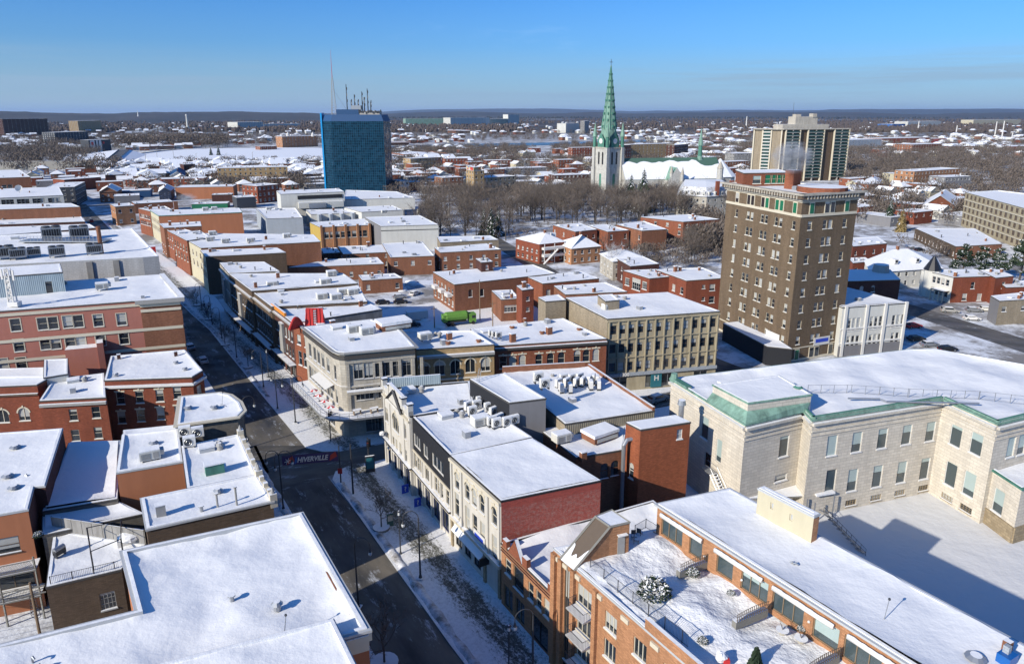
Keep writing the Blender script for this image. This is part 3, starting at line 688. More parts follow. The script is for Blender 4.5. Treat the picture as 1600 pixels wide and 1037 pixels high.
L3=B('apartment_building','tall orange stucco house with snowy roof and lattice balconies at the left edge',[(-90,819),(43.6,795.4),(52.7,760),(70,758.6),(98,669),(-90,683)],13.,'brick_dark',step=1.,drift=.2,ph=.2,walls={0:'stucco_orange',5:'stucco_orange'},fac={0:[at([(10,852)],w=2.6,h=2.,trim='brown'),at([(22,905)],w=4,h=2.4,style='pair',trim='brown')]},flash='flash_light')
for q in((24,700),(22,763),(40,742),(12,745)):L3.vent(q[0],q[1],'mush' if q[0]<30 else 'goose',.3,.28)
L4=B('shed_building','little low snow-covered roof in blue shade behind the screened roof deck',[(66,836),(226,802),(186,783),(66,806)],9.2,'brick_grey',step=.8,ph=.1,amp=.2,drift=.3)
L5=B('deck_building','brown brick house with a railed roof deck behind grey privacy screens',[(72,917),(190,889),(228,850),(84,828)],8.6,'brick_brown',step=.7,ph=.15,amp=.25,drift=.15,fac={0:[at([(169,938)],w=1.5,h=2.1,style='grid',trim='trim_grey')]})
A1=B('corner_building','grey brick corner building with rounded snowy roof edge at the crossing',[(277,663),(371,650),(380,641),(374,628),(359,617),(343,613.5),(283,620)],14.8,'brick_grey',step=.9,drift=.25,fac={1:[dict(n=1,w=1.2,rows=[(9,11)])],2:[dict(n=1,w=1.2,rows=[(9,11)])]},flash='cream',overhang=.5)
A1.vent(294,638,'mush',.4,.25);A1.vent(335,637,'mush',.4,.25)
A1b=B('shop_building','small snowy roof hemmed by a curved grey gable wall, beside the rooftop cooling units',[(193,693),(281,678),(276,664),(192,672)],11.6,'brick_grey',step=.8,drift=.3,ph=.1)
A3=B('corner_house','three-storey red brick corner house with cream lintels and clustered roof pipes',[(163,594),(300,589),(317,579),(289,546.5),(173,556.6)],11.6,'brick_red',step=1.,drift=.25,cop=.25,fac={0:[at([(188,622),(218,620),(249.5,618),(277,614)],w=1.35,h=2.3,style='hung key',trim='cream'),at([(190,652),(220,649),(251,646),(279,643)],w=1.35,h=2.3,style='hung key',trim='cream')],1:[dict(n=1,w=1.3,rows=[(7.3,9.4),(3.6,5.8)],trim='cream')],2:[dict(n=6,w=1.2,rows=[(7.3,9.4),(3.6,5.8)],trim='cream')]},overhang=.1)
for i in(0,1,2):A3.band(i,10.15,.35,.5,'white','cornice',e=.3)
A3.vent(275,555,'chimney',.8,.12,'brick_dark');A3.vent(275,567,'mush',.3,.2);A3.vent(289,577,'mush',.3,.2);A3.vent(181,586,'mush',.3,.2);A3.vent(186,560,'chimney',.8,.12,'brick_dark')
A4=B('row_house','red brick house with recessed balcony, sloping snow and a metal fire ladder',[(61.4,626),(165.5,620.5),(163,583),(83,593)],10.4,'brick_red',step=1.,drift=.3,cop=.25,fac={0:[at([(83,650)],w=3.7,h=2.9,style='triple',trim='brown',glass='glass_shop'),at([(114.6,648),(150,644)],w=1.3,h=2.1,trim='cream'),at([(118,680),(153.5,676)],w=1.3,h=2.1,trim='cream')]})
A4.band(0,9.3,.45,.4,'trim_grey','cornice')
A5=B('row_house','red brick house with arched cream window heads at the left edge',[(-80,607),(57.7,601),(83,587),(-80,588)],11.2,'brick_red',step=1.,drift=.2,fac={0:[at([(5,650),(37.6,647)],w=1.8,h=2.4,style='pair arch hood',trim='cream'),at([(5,690)],w=1.8,h=2.,trim='cream')]})
A5.band(0,9.4,.3,.35,'brown','cornice')
PK=B('hotel_building','pink stucco building with cream bands, paned windows and a brown brick corner',[(-80,492),(281,465),(250,429),(-80,452)],20.5,'stucco_pink',step=1.6,drift=.2,amp=.2,ph=.2,cop=.2,fac={0:[at([(x/3.9875,450+y/3.9875)for x,y in((97,230),(265,222),(330,218),(422,210),(488,207),(612,202),(757,195),(118,357),(282,345),(347,342),(437,332),(503,330),(627,322),(773,313),(20,477),(133,470))],w=1.7,h=2.5,style='hung frame',trim='cream')],1:[dict(n=9,w=1.6,rows=[(15,17.6),(10,12.6),(5,7.6)],trim='cream')]})
u0=onwall(*PK.edge(0),222,500)[0];L=edge_frame(*PK.edge(0))[0]
mb=MB();p=PK.uvp(0,u0,0);q=PK.uvp(0,L,0);mb.along(p,q,.02,.12,0,19.1,'brick_rust',e1=.12);p2,q2=PK.edge(1);mb.along(p2,q2,.02,.12,0,19.1,'brick_rust');PK.part(mb,'brick_bay')
for(a,b)in(((0,484.5),(222,475.5)),((0,522.5),(280,510)),((170,545),(283,539))):
 z=onwall(*PK.edge(0),*b)[1];mb=MB();us=onwall(*PK.edge(0),*a)[0];mb.along(PK.uvp(0,max(us-20,0),0),PK.uvp(0,L,0),-.13,.2,z-.3,z+.3,'cream');PK.part(mb,'band')
mb=MB();p=PK.uvp(0,u0,0);mb.along(p,q,.1,.35,18.1,18.6,'cream','snow');mb.along(p,q,.1,.5,19.2,19.9,'cream');mb.along(p,q,.1,1.0,19.9,20.75,'trim_grey','snow',e0=.7,e1=.9)
mb.along(p2,q2,.1,.9,19.9,20.75,'trim_grey','snow');PK.part(mb,'cornice')
mb=MB();a=onwall(*PK.edge(0),107,548);b=onwall(*PK.edge(0),163,543);mb.along(PK.uvp(0,a[0],0),PK.uvp(0,b[0],0),.1,2.6,0,12.4,'stucco_pink','snow');PK.part(mb,'side_wing')
mb=MB();mb.box(PK.uvp(0,b[0]-.4,0,1.3),(1.1,2.8,13.2),'stucco_pink',AZ,top='snow');PK.part(mb,'chimney')
HB=B('plant_room','white rooftop plant room with a fan unit, against the pink stucco wall',[(68,590),(106,584),(106,560),(69,562)],11.6,'panel_white',zb=0,step=1.,drift=.1,ph=.1)
A6=B('row_house','low snow-covered back roof below the pink stucco wall',[(-80,592),(69,588),(69,574),(-80,578)],10.2,'brick_red',step=1.2,ph=.1)
ML=B('shopping_centre','huge pale grey block wall building with a wide snowy roof full of machinery',[(-100,419),(223,402),(248,400),(207,357),(-100,373)],23.,'block_white',step=2.,amp=.25,drift=.2,ph=.4,flash='flash_light',overhang=.02)
for u in(-62,-32):
 a=onwall(*ML.edge(0),223+u*1.4,420)[0];mb=MB();mb.along(ML.uvp(0,a,0),ML.uvp(0,a+1.3,0),.1,.35,0,22.6,'concrete_grey');ML.part(mb,'pilaster')
MP=B('metal_clad_building','pale blue ribbed metal box with lattice mast, rising from the pink building roof',[(-80,438.5),(98,425),(94,412),(-80,423)],24.6,'metal_blue',zb=19.,step=2,ph=.1,amp=.1,fac={0:[at([(77,450)],w=1.2,h=2.8,glass='glass_shop',trim='flash',style='nosill',name='door')]})
# --- right side of the main street, block south of the cross street ---
C1=B('corner_building','cream stone corner building with pediment, big arched window and stepped parapet',[(641,650),(741,634),(734,595),(599,606)],13.3,'stone_white',step=1.,drift=.25,ph=.5,cop=.15,flash='black',fac={3:[at([(604.4,648),(632.3,673)],w=1.35,h=2.5,trim='cream',style='cross'),at([(618,660)],w=3.,h=3.2,trim='cream',style='triple arch hood'),at([(606,687),(633.7,714.5)],w=1.35,h=2.8,trim='cream',style='cross'),at([(615,694),(620,699),(626,704.5)],w=.95,h=2.8,trim='cream',style='hung'),dict(n=4,w=2.,rows=[(.6,3.6)],trim='navy',glass='glass_shop',style='pair nosill')],2:[dict(n=8,w=1.3,rows=[(8.8,11.2),(5,7.5)],trim='cream')]})
p0,p1=C1.edge(3);L=edge_frame(p0,p1)[0]
mb=MB();mb.along(p0,p1,.1,.3,4.1,4.5,'cream');mb.along(p0,p1,.1,.55,4.5,4.75,'black','snow');C1.part(mb,'cornice')
mb=MB();mb.along(p0,p1,.05,.14,0,4.1,'navy')if False else None
for u in(.25,L*.27,L*.5,L*.73,L-.25):mb.box(C1.uvp(3,u,0,.04),(.55,.4,4.1),'stone_white',math.atan2(p1[1]-p0[1],p1[0]-p0[0]))
for u in(.3,L*.24,L*.76,L-.3):mb.box(C1.uvp(3,u,4.75,.02),(.5,.3,8.2),'stone_white',math.atan2(p1[1]-p0[1],p1[0]-p0[0]))
C1.part(mb,'pilaster')
mb=MB();rz=math.atan2(p1[1]-p0[1],p1[0]-p0[0])
mb.along(C1.uvp(3,.0,0),C1.uvp(3,L,0),.45,.2,13.3,14.0,'stone_white','snow')
mb.along(C1.uvp(3,L*.25,0),C1.uvp(3,L*.75,0),.4,.15,14.0,15.3,'stone_white','snow')
for u in(.35,L*.25,L*.75,L-.35):mb.box(C1.uvp(3,u,13.3,-.1),(.7,.8,1.7),'stone_white',rz);mb.box(C1.uvp(3,u,15.,-.1),(.9,1.,.2),'black',rz,top='snow')
for k in range(6):
 u_=L*.25+(L*.5)*k/5.;
a,b,c=C1.uvp(3,L*.22,12.6,.5),C1.uvp(3,L*.5,15.2,.5),C1.uvp(3,L*.78,12.6,.5)
def beam(mb,a,b,r,m):mb.tube([a,b],r,m,4)
beam(mb,a,b,.22,'black');beam(mb,b,c,.22,'black');beam(mb,a,c,.2,'stone_white')
mb.poly([C1.uvp(3,L*.24,12.7,.35),C1.uvp(3,L*.76,12.7,.35),C1.uvp(3,L*.5,14.9,.35)],'stone_white')
mb.along(p0,p1,.05,.4,12.2,12.5,'cream');C1.part(mb,'pediment')
mb=MB();pn0,pn1=C1.edge(2);mb.along(pn0,pn1,.35,.02,13.2,15.0,'metal_blue','snow',e0=-5);C1.part(mb,'screen_wall')
mb=MB();a=C1.uvp(3,.6,5.6,.8);mb.ball(a,.45,'snow',8,6,.8,.15);C1.part(mb,'corner_bracket')
C2=B('office_building','cream stone office with black metal top storey and three wide windows',[(704,711),(832,683),(748,628),(644,650)],13.1,'stone_white',step=1.,drift=.3,ph=.35,cop=.15,flash='black',fac={3:[dict(us=[1.95],rows=[(8.65,10.75)],w=2.9,trim='white',style='triple nosill'),dict(us=[5.4],rows=[(8.65,10.75)],w=1.9,trim='white',style='pair nosill'),dict(us=[9.9],rows=[(8.65,10.75)],w=4.2,trim='white',style='triple nosill'),dict(us=[.9,1.95,3.0],w=.85,rows=[(5.0,7.5)],trim='cream'),dict(us=[5.4],w=1.5,rows=[(5.0,7.5)],trim='cream',style='cross'),dict(us=[8.8,9.9,11.],w=.9,rows=[(5.0,7.5)],trim='cream'),dict(us=[13.],w=1.1,rows=[(5.0,7.5)],trim='cream'),dict(n=4,w=2.3,rows=[(.6,3.6)],trim='navy',glass='glass_shop',style='pair nosill')]})
p0,p1=C2.edge(3);L=edge_frame(p0,p1)[0];rz=math.atan2(p1[1]-p0[1],p1[0]-p0[0])
mb=MB();mb.along(p0,p1,-.003,.12,11.35,12.95,'metal_black')
zt=[(1.95,9.7),(5.4,9.7),(9.9,9.7)];ws=(2.9,1.9,4.2);zz=9.7
cur=0.
for(u,v),w_ in zip(zt,ws):
 if u-w_/2>cur:mb.along(C2.uvp(3,cur,0),C2.uvp(3,u-w_/2-.05,0),-.003,.12,zz-1.07,11.35,'metal_black')
 mb.along(C2.uvp(3,u-w_/2-.04,0),C2.uvp(3,u+w_/2+.04,0),-.003,.12,zz+1.07,11.34,'metal_black')
 cur=u+w_/2+.05
if L>cur:mb.along(C2.uvp(3,cur,0),C2.uvp(3,L,0),-.003,.12,zz-1.07,11.35,'metal_black')
mb.along(p0,p1,-.003,.12,zz-1.75,zz-1.07,'metal_black');C2.part(mb,'metal_cladding')
mb=MB();mb.along(p0,p1,.1,.25,zz-2.05,zz-1.77,'cream');mb.along(p0,p1,.1,.3,4.1,4.5,'cream');mb.along(p0,p1,.1,.5,4.5,4.75,'black','snow');C2.part(mb,'cornice')
mb=MB()
for k in range(5):mb.box(C2.uvp(3,.3+(L-.6)*k/4,0,.04),(.5,.35,4.1),'stone_white',rz)
for k in range(5):mb.box(C2.uvp(3,.3+(L-.6)*k/4,4.75,.03),(.35,.25,zz-2.05-4.75),'stone_white',rz)
C2.part(mb,'pilaster')
C3=B('shop_building','ornate white facade with tall arched windows and a flaking red brick side wall',[(783,782),(939,750),(832,684),(704,711)],13.4,'brick_worn',step=1.,drift=.15,ph=.06,cop=.1,amp=.18,flash='black',walls={3:'stone_white'},fac={3:[at([(714,751),(730,767),(741,777),(753,787),(772.5,806)],w=1.25,h=2.5,style='hung arch hood key',trim='cream',wall='stone_white'),at([(714,788),(730.5,810),(742,823),(754,835),(772.5,856)],w=1.25,h=3.4,style='hung',trim='cream',wall='stone_white'),dict(us=[2.0,4.6,7.2],w=1.8,rows=[(.8,3.2)],trim='black',glass='glass_shop',style='pair nosill',wall='stone_white'),dict(us=[12.2],w=2.2,rows=[(.15,3.4)],trim='cream',glass='glass_shop',style='pair nosill',wall='stone_white')]})
p0,p1=C3.edge(3);L=edge_frame(p0,p1)[0];rz=math.atan2(p1[1]-p0[1],p1[0]-p0[0])
mb=MB();mb.along(p0,p1,.1,.4,4.3,4.75,'cream','snow');mb.along(p0,p1,.1,.35,12.75,13.15,'cream');C3.part(mb,'cornice')
mb=MB()
for px_,py_ in((706.5,740),(722,757),(763,796),(781,815)):
 u=onwall(p0,p1,px_,py_)[0];mb.box(C3.uvp(3,min(max(u,.25),L-.25),4.75,.05),(.38,.34,8.0),'stone_white',rz)
for u in(.25,9.4,L-.25):mb.box(C3.uvp(3,u,0,.05),(.5,.4,4.3),'stone_base',rz)
C3.part(mb,'pilaster')
mb=MB();a,b=C3.uvp(3,1.2,3.5),C3.uvp(3,9.2,3.5);o=.8;n_=(C3.uvp(3,0,0,1)[0]-C3.uvp(3,0,0)[0],C3.uvp(3,0,0,1)[1]-C3.uvp(3,0,0)[1])
mb.poly([(a[0]+n_[0]*o,a[1]+n_[1]*o,3.3),(b[0]+n_[0]*o,b[1]+n_[1]*o,3.3),(b[0],b[1],4.1),(a[0],a[1],4.1)],'snow');mb.along(a,b,-.7,.8,3.2,3.3,'trim_grey');C3.part(mb,'awning')
mb=MB();mb.along(C3.uvp(3,6.5,0),C3.uvp(3,9.5,0),-.05,.16,4.95,6.2,'white');s_=C3.part(mb,'shop_sign');mb=MB();mb.along(C3.uvp(3,6.9,0),C3.uvp(3,9.1,0),-.16,.2,5.3,5.85,'sign_blue');C3.part(mb,'sign_lettering_panel')
mb=MB();a=C3.uvp(3,10.3,3.2,.7);mb.box(a,(.15,1.3,1.1),'black',rz);mb.along(C3.uvp(3,10.25,0),C3.uvp(3,10.35,0),.1,.2,3.6,3.8,'iron');C3.part(mb,'hanging_sign')
C2b=B('office_building','black metal-clad upper block with a leaning ladder, behind the cream stone office',[(796,629),(853,622),(788,583),(734,592)],16.2,'metal_black',step=1.,drift=.25,ph=.3,walls={0:'metal_grey'})
C4=B('back_building','low snowy back roof with brown brick wall, two round-headed windows and a chimney',[(900,714.5),(974,702),(981,655),(842,670)],10.8,'brick_rust',step=1.,drift=.15,ph=.05,amp=.25,fac={0:[at([(944.5,735.4),(960.7,731)],w=1.3,h=2.4,style='hung arch',trim='brick_rust')]})
C4.vent(911,716,'chimney',1.,.17,'brick_rust')
C5=B('stair_tower','plain red brick tower with one tiny window, taller than the roofs round it',[(1001,671),(1079,659),(1056,648),(978,659.5)],14.8,'brick_stair',step=.8,drift=.1,ph=.05,fac={0:[at([(1062,678)],w=.9,h=1.5)],3:[at([(986.4,735)],w=.9,h=2.4,style='hung arch',trim='white')]})
mb=MB();a=W(974.5,705,11);mb.tube([(a[0],a[1],1),(a[0],a[1],12),(a[0]+.5,a[1]+.3,12.6),(a[0]+1.6,a[1]+.5,12.8)],.32,'steel',8);C5.part(mb,'flue')
C6=B('office_building','tan ribbed-metal back wall building with a wide roof crowded with condensers',[(883,662),(1023,641),(921,573),(785,581)],12.6,'brick_beige',step=1.2,drift=.2,ph=.08,amp=.25,walls={0:'metal_tan',1:'brick_rust',2:'brick_rust'})
mb=MB();p0,p1=C6.edge(2);mb.along(p0,p1,.4,.03,12.5,13.7,'brick_rust','snow',e0=-1);p0,p1=C6.edge(1);mb.along(p0,p1,.4,.03,12.5,13.2,'brick_rust','snow');C6.part(mb,'parapet_wall')
# --- orange brick terrace block and the low gabled one ---
O2=B('shop_building','low orange brick shop with stepped gables and a snow-filled roof',[g2w(35.5,54.6),g2w(56,52.6),g2w(57,64.),g2w(35.2,65.3)],8.3,'brick_tan',px=False,step=.8,ph=.5,drift=.5,amp=.3,cop=.2,fac={3:[dict(us=[1.6],w=1.3,rows=[(4.9,7.)],trim='cream'),dict(us=[3.9],w=2.2,rows=[(4.2,7.2)],trim='wood',glass='glass_shop',style='noframe'),dict(us=[6.5,8.1,9.7],w=1.1,rows=[(4.7,6.9)],trim='cream'),dict(us=[1.6,4.2],w=2.,rows=[(.3,3.2)],trim='wood',glass='glass_shop',style='pair nosill'),dict(us=[8.3],w=3.4,rows=[(.2,3.4)],trim='black',glass='glass_shop',style='pair nosill')]})
mb=MB();p0,p1=O2.edge(3);L=edge_frame(p0,p1)[0];rz=math.atan2(p1[1]-p0[1],p1[0]-p0[0])
for u,w_,h_ in((.5,.9,.9),(L*.45,1.,1.1),(L*.93,1.,.9)):mb.along(O2.uvp(3,u,0),O2.uvp(3,u+w_,0),.4,.12,8.2,8.3+h_,'brick_orange','snow')
a,b,c=(O2.uvp(3,L*.16,0),O2.uvp(3,L*.30,0),O2.uvp(3,L*.44,0))
for o1,o2 in((.1,-.35),):
 f1=[O2.uvp(3,L*.16,8.2,.1),O2.uvp(3,L*.44,8.2,.1),O2.uvp(3,L*.30,10.4,.1)];f2=[O2.uvp(3,L*.16,8.2,-.35),O2.uvp(3,L*.44,8.2,-.35),O2.uvp(3,L*.30,10.4,-.35)]
 mb.poly(f1,'brick_orange');mb.poly(f2[::-1],'brick_orange')
 for i,j in((0,2),(2,1)):mb.poly([(f1[i][0],f1[i][1],f1[i][2]+.1),(f1[j][0],f1[j][1],f1[j][2]+.1),(f2[j][0],f2[j][1],f2[j][2]+.1),(f2[i][0],f2[i][1],f2[i][2]+.1)],'snow')
for z in(7.35,7.7):mb.along(p0,p1,.05,.08,z,z+.14,'brick_dark')
O2.part(mb,'gable')
ob=[g2w(38.6,14),g2w(62,10),g2w(58,49.8),g2w(47.2,51.8),g2w(35.4,54.4),g2w(36.2,34)]
O=B('apartment_building','four-storey orange brick apartments with stacked balconies and a snowy roof terrace',ob,13.9,'brick_tan',px=False,step=.7,ph=.25,drift=.1,amp=.55,cop=.12,snowmat='snow_rough',flash='flash_light',fac={4:[dict(us=[2.6],w=1.1,rows=[(2,12.8)],trim='brown',style='triple',glass='glass'),dict(us=[5.4],w=2.3,rows=[(10.3,12.5),(7.2,9.4),(4.1,6.3)],style='triple',trim='cream'),dict(us=[9.4,13.4,17.2],w=1.7,rows=[(10.3,12.2),(7.2,9.2),(4.1,6.1)],style='triple',trim='cream'),dict(us=[2.6,6,10,14,18],w=2.2,rows=[(.4,3)],trim='brown',glass='glass_shop',style='pair')],5:[dict(us=[3.,8.,13.],w=1.8,rows=[(10.3,12.2),(7.2,9.2),(4.1,6.1)],style='triple',trim='cream')]})
mb=MB();p0,p1=O.edge(4);L=edge_frame(p0,p1)[0];rz=math.atan2(p1[1]-p0[1],p1[0]-p0[0])
for u in(.35,1.6,3.7,7.2):mb.box(O.uvp(4,u,0,.12),(.55 if u!=.35 else.7,.5,13.5),'brick_tan',rz)
O.part(mb,'brick_pier')
mb=MB()
for u in(.5,2.1,4.2,7.6,11.4,15.3):mb.along(O.uvp(4,u-.5,0),O.uvp(4,u+.5,0),-.003,.2,12.85,13.3,'cream')
O.part(mb,'stone_block')
p0b,p1b=O.edge(5)
mb=MB();mb.along(O.uvp(4,L-6.5,0),p1,.35,.04,13.6,14.9,'brick_tan','snow');mb.along(p0b,p1b,.35,.04,13.6,14.9,'brick_tan','snow');O.part(mb,'parapet_wall')
for k,z in enumerate((9.9,6.8,3.7)):
 mb=MB();a,b=O.uvp(4,4.1,0),O.uvp(4,6.9,0);mb.along(a,b,0,1.3,z,z+.15,'trim_grey','snow');mb.along(a,b,-1.25,1.29,z+1.05,z+1.12,'iron')
 for q in range(15):mb.box(O.uvp(4,4.12+q*.197,z+.15,1.27),(.03,.03,.95),'iron')
 for u in(4.12,6.88):
  mb.tube([O.uvp(4,u,z+1.1,0),O.uvp(4,u,z+1.1,1.27)],.03,'iron',4)
  for q in range(6):mb.box(O.uvp(4,u,z+.15,.1+q*.2),(.03,.03,.95),'iron')
 O.part(mb,'balcony')
mb=MB();mb.along(O.uvp(4,6.8,0),O.uvp(4,L,0),0,1.6,3.3,3.5,'trim_grey','snow');O.part(mb,'canopy')
OP=B('penthouse_wing','long orange brick penthouse storey with snowy roof and rolled white awnings over the terrace',[g2w(48.8,12),g2w(58.6,8),g2w(55.6,50.2),g2w(46.6,51.6)],17.1,'brick_tan',px=False,zb=13.4,step=1.,drift=.3,ph=.12,amp=.22,cop=.2,flash='flash_light',overhang=.25,fac={3:[at([(1049,839)],w=3.,h=2.2,style='triple nosill',trim='wood',glass='glass_pale',fz=15.05),at([(1086,866)],w=1.7,h=2.2,style='nosill',trim='wood',glass='glass_pale',fz=15.05),at([(1131,897)],w=2.,h=2.2,style='nosill',trim='wood',glass='glass_pale',fz=15.05),at([(1177,929)],w=3.,h=2.2,style='triple nosill',trim='wood',glass='glass_pale',fz=15.05),at([(1229,963)],w=3.2,h=2.2,style='triple nosill',trim='wood',glass='glass_pale',fz=15.05),at([(1288,1003)],w=2.4,h=2.2,style='nosill',trim='wood',glass='glass_pale',fz=15.05),at([(1345,1037)],w=3.2,h=2.2,style='triple nosill',trim='wood',glass='glass_pale',fz=15.05)]})
for a,b in(((1035,812),(1099,852)),((1119,868),(1193,918)),((1209,928),(1304,991)),((1325,1010),(1400,1062))):
 ua=onwall(*OP.edge(3),*a)[0];ub=onwall(*OP.edge(3),*b)[0];mb=MB();mb.tube([OP.uvp(3,ua,16.25,.3),OP.uvp(3,ub,16.25,.3)],.17,'white',8)
 n_=14
 mb.tube([OP.uvp(3,ua+(ub-ua)*i/n_,16.42,.3)for i in range(n_+1)],[.12+.08*random.random()for i in range(n_+1)],'snow',7);OP.part(mb,'awning',True)
for x,y in((1102,868),(1160,905),(1265,970)):
 u,v=onwall(*OP.edge(3),x,y);mb=MB();mb.ball(OP.uvp(3,u,v,.1),.13,'white',6,4);OP.part(mb,'wall_lamp')
OP.vent(1240,880,'goose',.4);OP.vent(1235,877,'goose',.3)
mb=MB();a=W3(1186,762,19.8);b=W3(1270,803,19.8)
YB=B('stair_tower','pale yellow stucco stairhead wall rising over the long penthouse roof',[(1272,806),(1281,802),(1194,759),(1185,762)],20.,'stucco_cream',zb=0,ph=.02,cop=.12,drift=0,amp=.02,step=1.,walls={0:'brick_tan',1:'brick_tan'},flash='flash_light',fac={3:[at([(1191,771)],w=.4,h=.45,glass='black',trim='cream',style='nosill'),at([(1253,803)],w=.4,h=.45,glass='black',trim='cream',style='nosill'),at([(1206,790),(1236,808)],w=.35,h=.7,glass='flash_light',trim='cream',style='nosill')]})
# stairhead with the steep metal roof on the terrace
st=[W(953,823,17.2),W(984,816,17.2),W(956,797,17.2),W(930,807,17.2)]
rt=empty('stairhead',(st[0][0],st[0][1],13.6),'brick stairhead with steep brown metal roof half bared of snow on the terrace','stairhead')
low=[]
for i in(0,3):
 dx,dy=-ca*4.2,-sa*4.2;low.append((st[i][0]+dx,st[i][1]+dy))
mb=MB();z0,z1=13.6,17.1
A_,B_,C_,D_=[(p[0],p[1])for p in st];E_,G_=low
def q3(p,z):return(p[0],p[1],z)
mb.poly([q3(A_,z0),q3(B_,z0),q3(B_,z1),q3(A_,z1)],'brick_tan');mb.poly([q3(E_,z0),q3(A_,z0),q3(A_,z1)],'brick_tan');mb.poly([q3(B_,z0),q3(C_,z0),q3(C_,z1),q3(B_,z1)],'brick_tan')
mb.poly([q3(C_,z0),q3(D_,z0),q3(D_,z1),q3(C_,z1)],'brick_tan');mb.poly([q3(D_,z0),q3(G_,z0),q3(D_,z1)],'brick_tan');mb.build('wall',rt)
mb=MB();mb.poly([q3(E_,z0+.05),q3(A_,z1+.05),q3(D_,z1+.05),q3(G_,z0+.05)],'brown');mb.build('metal_roof',rt)
mb=MB()
for a,b in((E_,A_),(G_,D_)):mb.tube([q3(a,z0+.12),q3(b,z1+.12)],.14,'wood_grey',4)
for a,b in((A_,B_),(B_,C_),(C_,D_),(D_,A_)):mb.tube([q3(a,z1+.12),q3(b,z1+.12)],.14,'wood_grey',4)
mb.build('eaves_trim',rt)
mb=MB();mb.poly([q3(p,z1+.16)for p in(A_,B_,C_,D_)],'snow');
def lerp(a,b,t):return tuple(a[i]+(b[i]-a[i])*t for i in range(3))
e,a,d,g_=q3(E_,z0+.12),q3(A_,z1+.12),q3(D_,z1+.12),q3(G_,z0+.12)
for k in range(24):
 f0,f1=k/24,(k+1)/24;h0=.5-.3*math.sin(math.pi*f0)**.7+.05*math.sin(17*f0);h1=.5-.3*math.sin(math.pi*f1)**.7+.05*math.sin(17*f1);l0,l1=lerp(e,g_,f0),lerp(e,g_,f1);t0,t1=lerp(a,d,f0),lerp(a,d,f1)
 mb.poly([l0,l1,lerp(l1,t1,h1),lerp(l0,t0,h0)],'snow')
mb.build('roof_snow',rt)
mb=MB();u_=lerp(q3(A_,z0),q3(B_,z0),.55);mb.along(lerp(q3(A_,0),q3(B_,0),.42),lerp(q3(A_,0),q3(B_,0),.78),-.003,.06,z0+.2,z0+2.3,'trim_grey');mb.build('door',rt)
mb=MB();mb.along(lerp(q3(A_,0),q3(B_,0),.38),lerp(q3(A_,0),q3(B_,0),.85),-.003,.4,z0+2.45,z0+2.55,'white','snow');mb.build('canopy',rt)
# --- museum-like stone building with copper edges ---
MU=B('stone_building','large pale limestone building with green copper cornice round a snowy courtyard',[(1165,662),(1256,641),(1270,655),(1474,623),(1559,661),(1700,627),(1720,590),(1459,545),(1420,546),(1049,591)],15.6,'stone',step=1.6,drift=.35,ph=.35,amp=.55,flash='copper',overhang=.25,fac={2:[at([(1300,696),(1339,690.6),(1379,685),(1417,679),(1454,674)],w=1.8,h=3.2,style='plain',trim='white',glass='glass_pale'),at([(1298,751),(1332,750),(1371,744),(1409,737.5),(1445,732)],w=1.8,h=3.6,style='plain',trim='white',glass='glass_pale'),at([(1328,795),(1367,788),(1404,781),(1440.6,775)],w=2.,h=1.,style='grid',trim='stone_base',glass='glass',fz=1.0)],3:[at([(1493,681),(1525,693.5)],w=1.9,h=3.2,style='plain',trim='white',glass='glass_pale'),at([(1485,741),(1514,756)],w=1.9,h=3.7,style='plain',trim='white',glass='glass_pale'),at([(1478,785),(1507.5,801)],w=2.,h=1.,style='grid',trim='stone_base',fz=1.0)],4:[at([(1580,698),(1597,694)],w=1.7,h=3.2,style='plain',trim='white',glass='glass_pale')],0:[at([(1225,697)],w=1.8,h=3.3,style='plain',trim='white',glass='glass_pale'),at([(1220,746)],w=2.4,h=1.1,style='plain',trim='white')],9:[at([(1101,668)],w=1.8,h=3.6,style='plain',trim='white',glass='glass_pale'),at([(1123,704)],w=1.3,h=3.6,style='plain nosill',trim='white',glass='glass_pale'),at([(1105,720)],w=1.5,h=2.6,style='plain',trim='white')]})
for i in(0,1,2,3,4,5,9):
 mb=MB();p0,p1=MU.edge(i);mb.along(p0,p1,.1,.16,13.6,13.85,'stone');mb.along(p0,p1,.1,.10,12.9,13.05,'stone');mb.along(p0,p1,.1,.5,14.7,15.1,'stone','snow',e0=.1,e1=.1)
 MU.part(mb,'cornice')
for i in(1,2,3,4,5):
 mb=MB();p0,p1=MU.edge(i);mb.along(p0,p1,.4,-.05,15.35,15.95,'copper','copper_dark');MU.part(mb,'copper_parapet')
mb=MB();p0,p1=MU.edge(9);mb.along(p0,p1,.7,.3,15.4,15.9,'copper','copper_dark',e1=-14);mb.cyl((p0[0]+.3,p0[1]-.6,15.4),.7,1.3,'copper',10,.5);MU.part(mb,'copper_parapet')
mb=MB()
for i in(3,4):p0,p1=MU.edge(i);mb.along(p0,p1,.1,.12,0,2.6,'stone');mb.along(p0,p1,.1,.16,2.6,2.75,'stone')
if False:MU.part(mb,'plinth')
AT=B('attic_block','square limestone attic block with copper skirt and small green vent, under flat snow',[(1169,629),(1268,615.6),(1217,586),(1114,600.6)],18.,'stone',zb=15.,step=1.4,ph=.03,amp=.1,drift=0,flash='copper',overhang=.12)
po,pi_=[W(*p,15.75)for p in((1165,661),(1260,641),(1205,600),(1103,624))],AT.poly
mb=MB()
for i,j in((0,1),(3,0)):mb.poly([(*po[i],15.55),(*po[j],15.55),(pi_[j][0],pi_[j][1],16.75),(pi_[i][0],pi_[i][1],16.75)],'copper')
AT.part(mb,'copper_skirt');AT.vent(1247,607,'mush',.6,.28,'copper_dark')
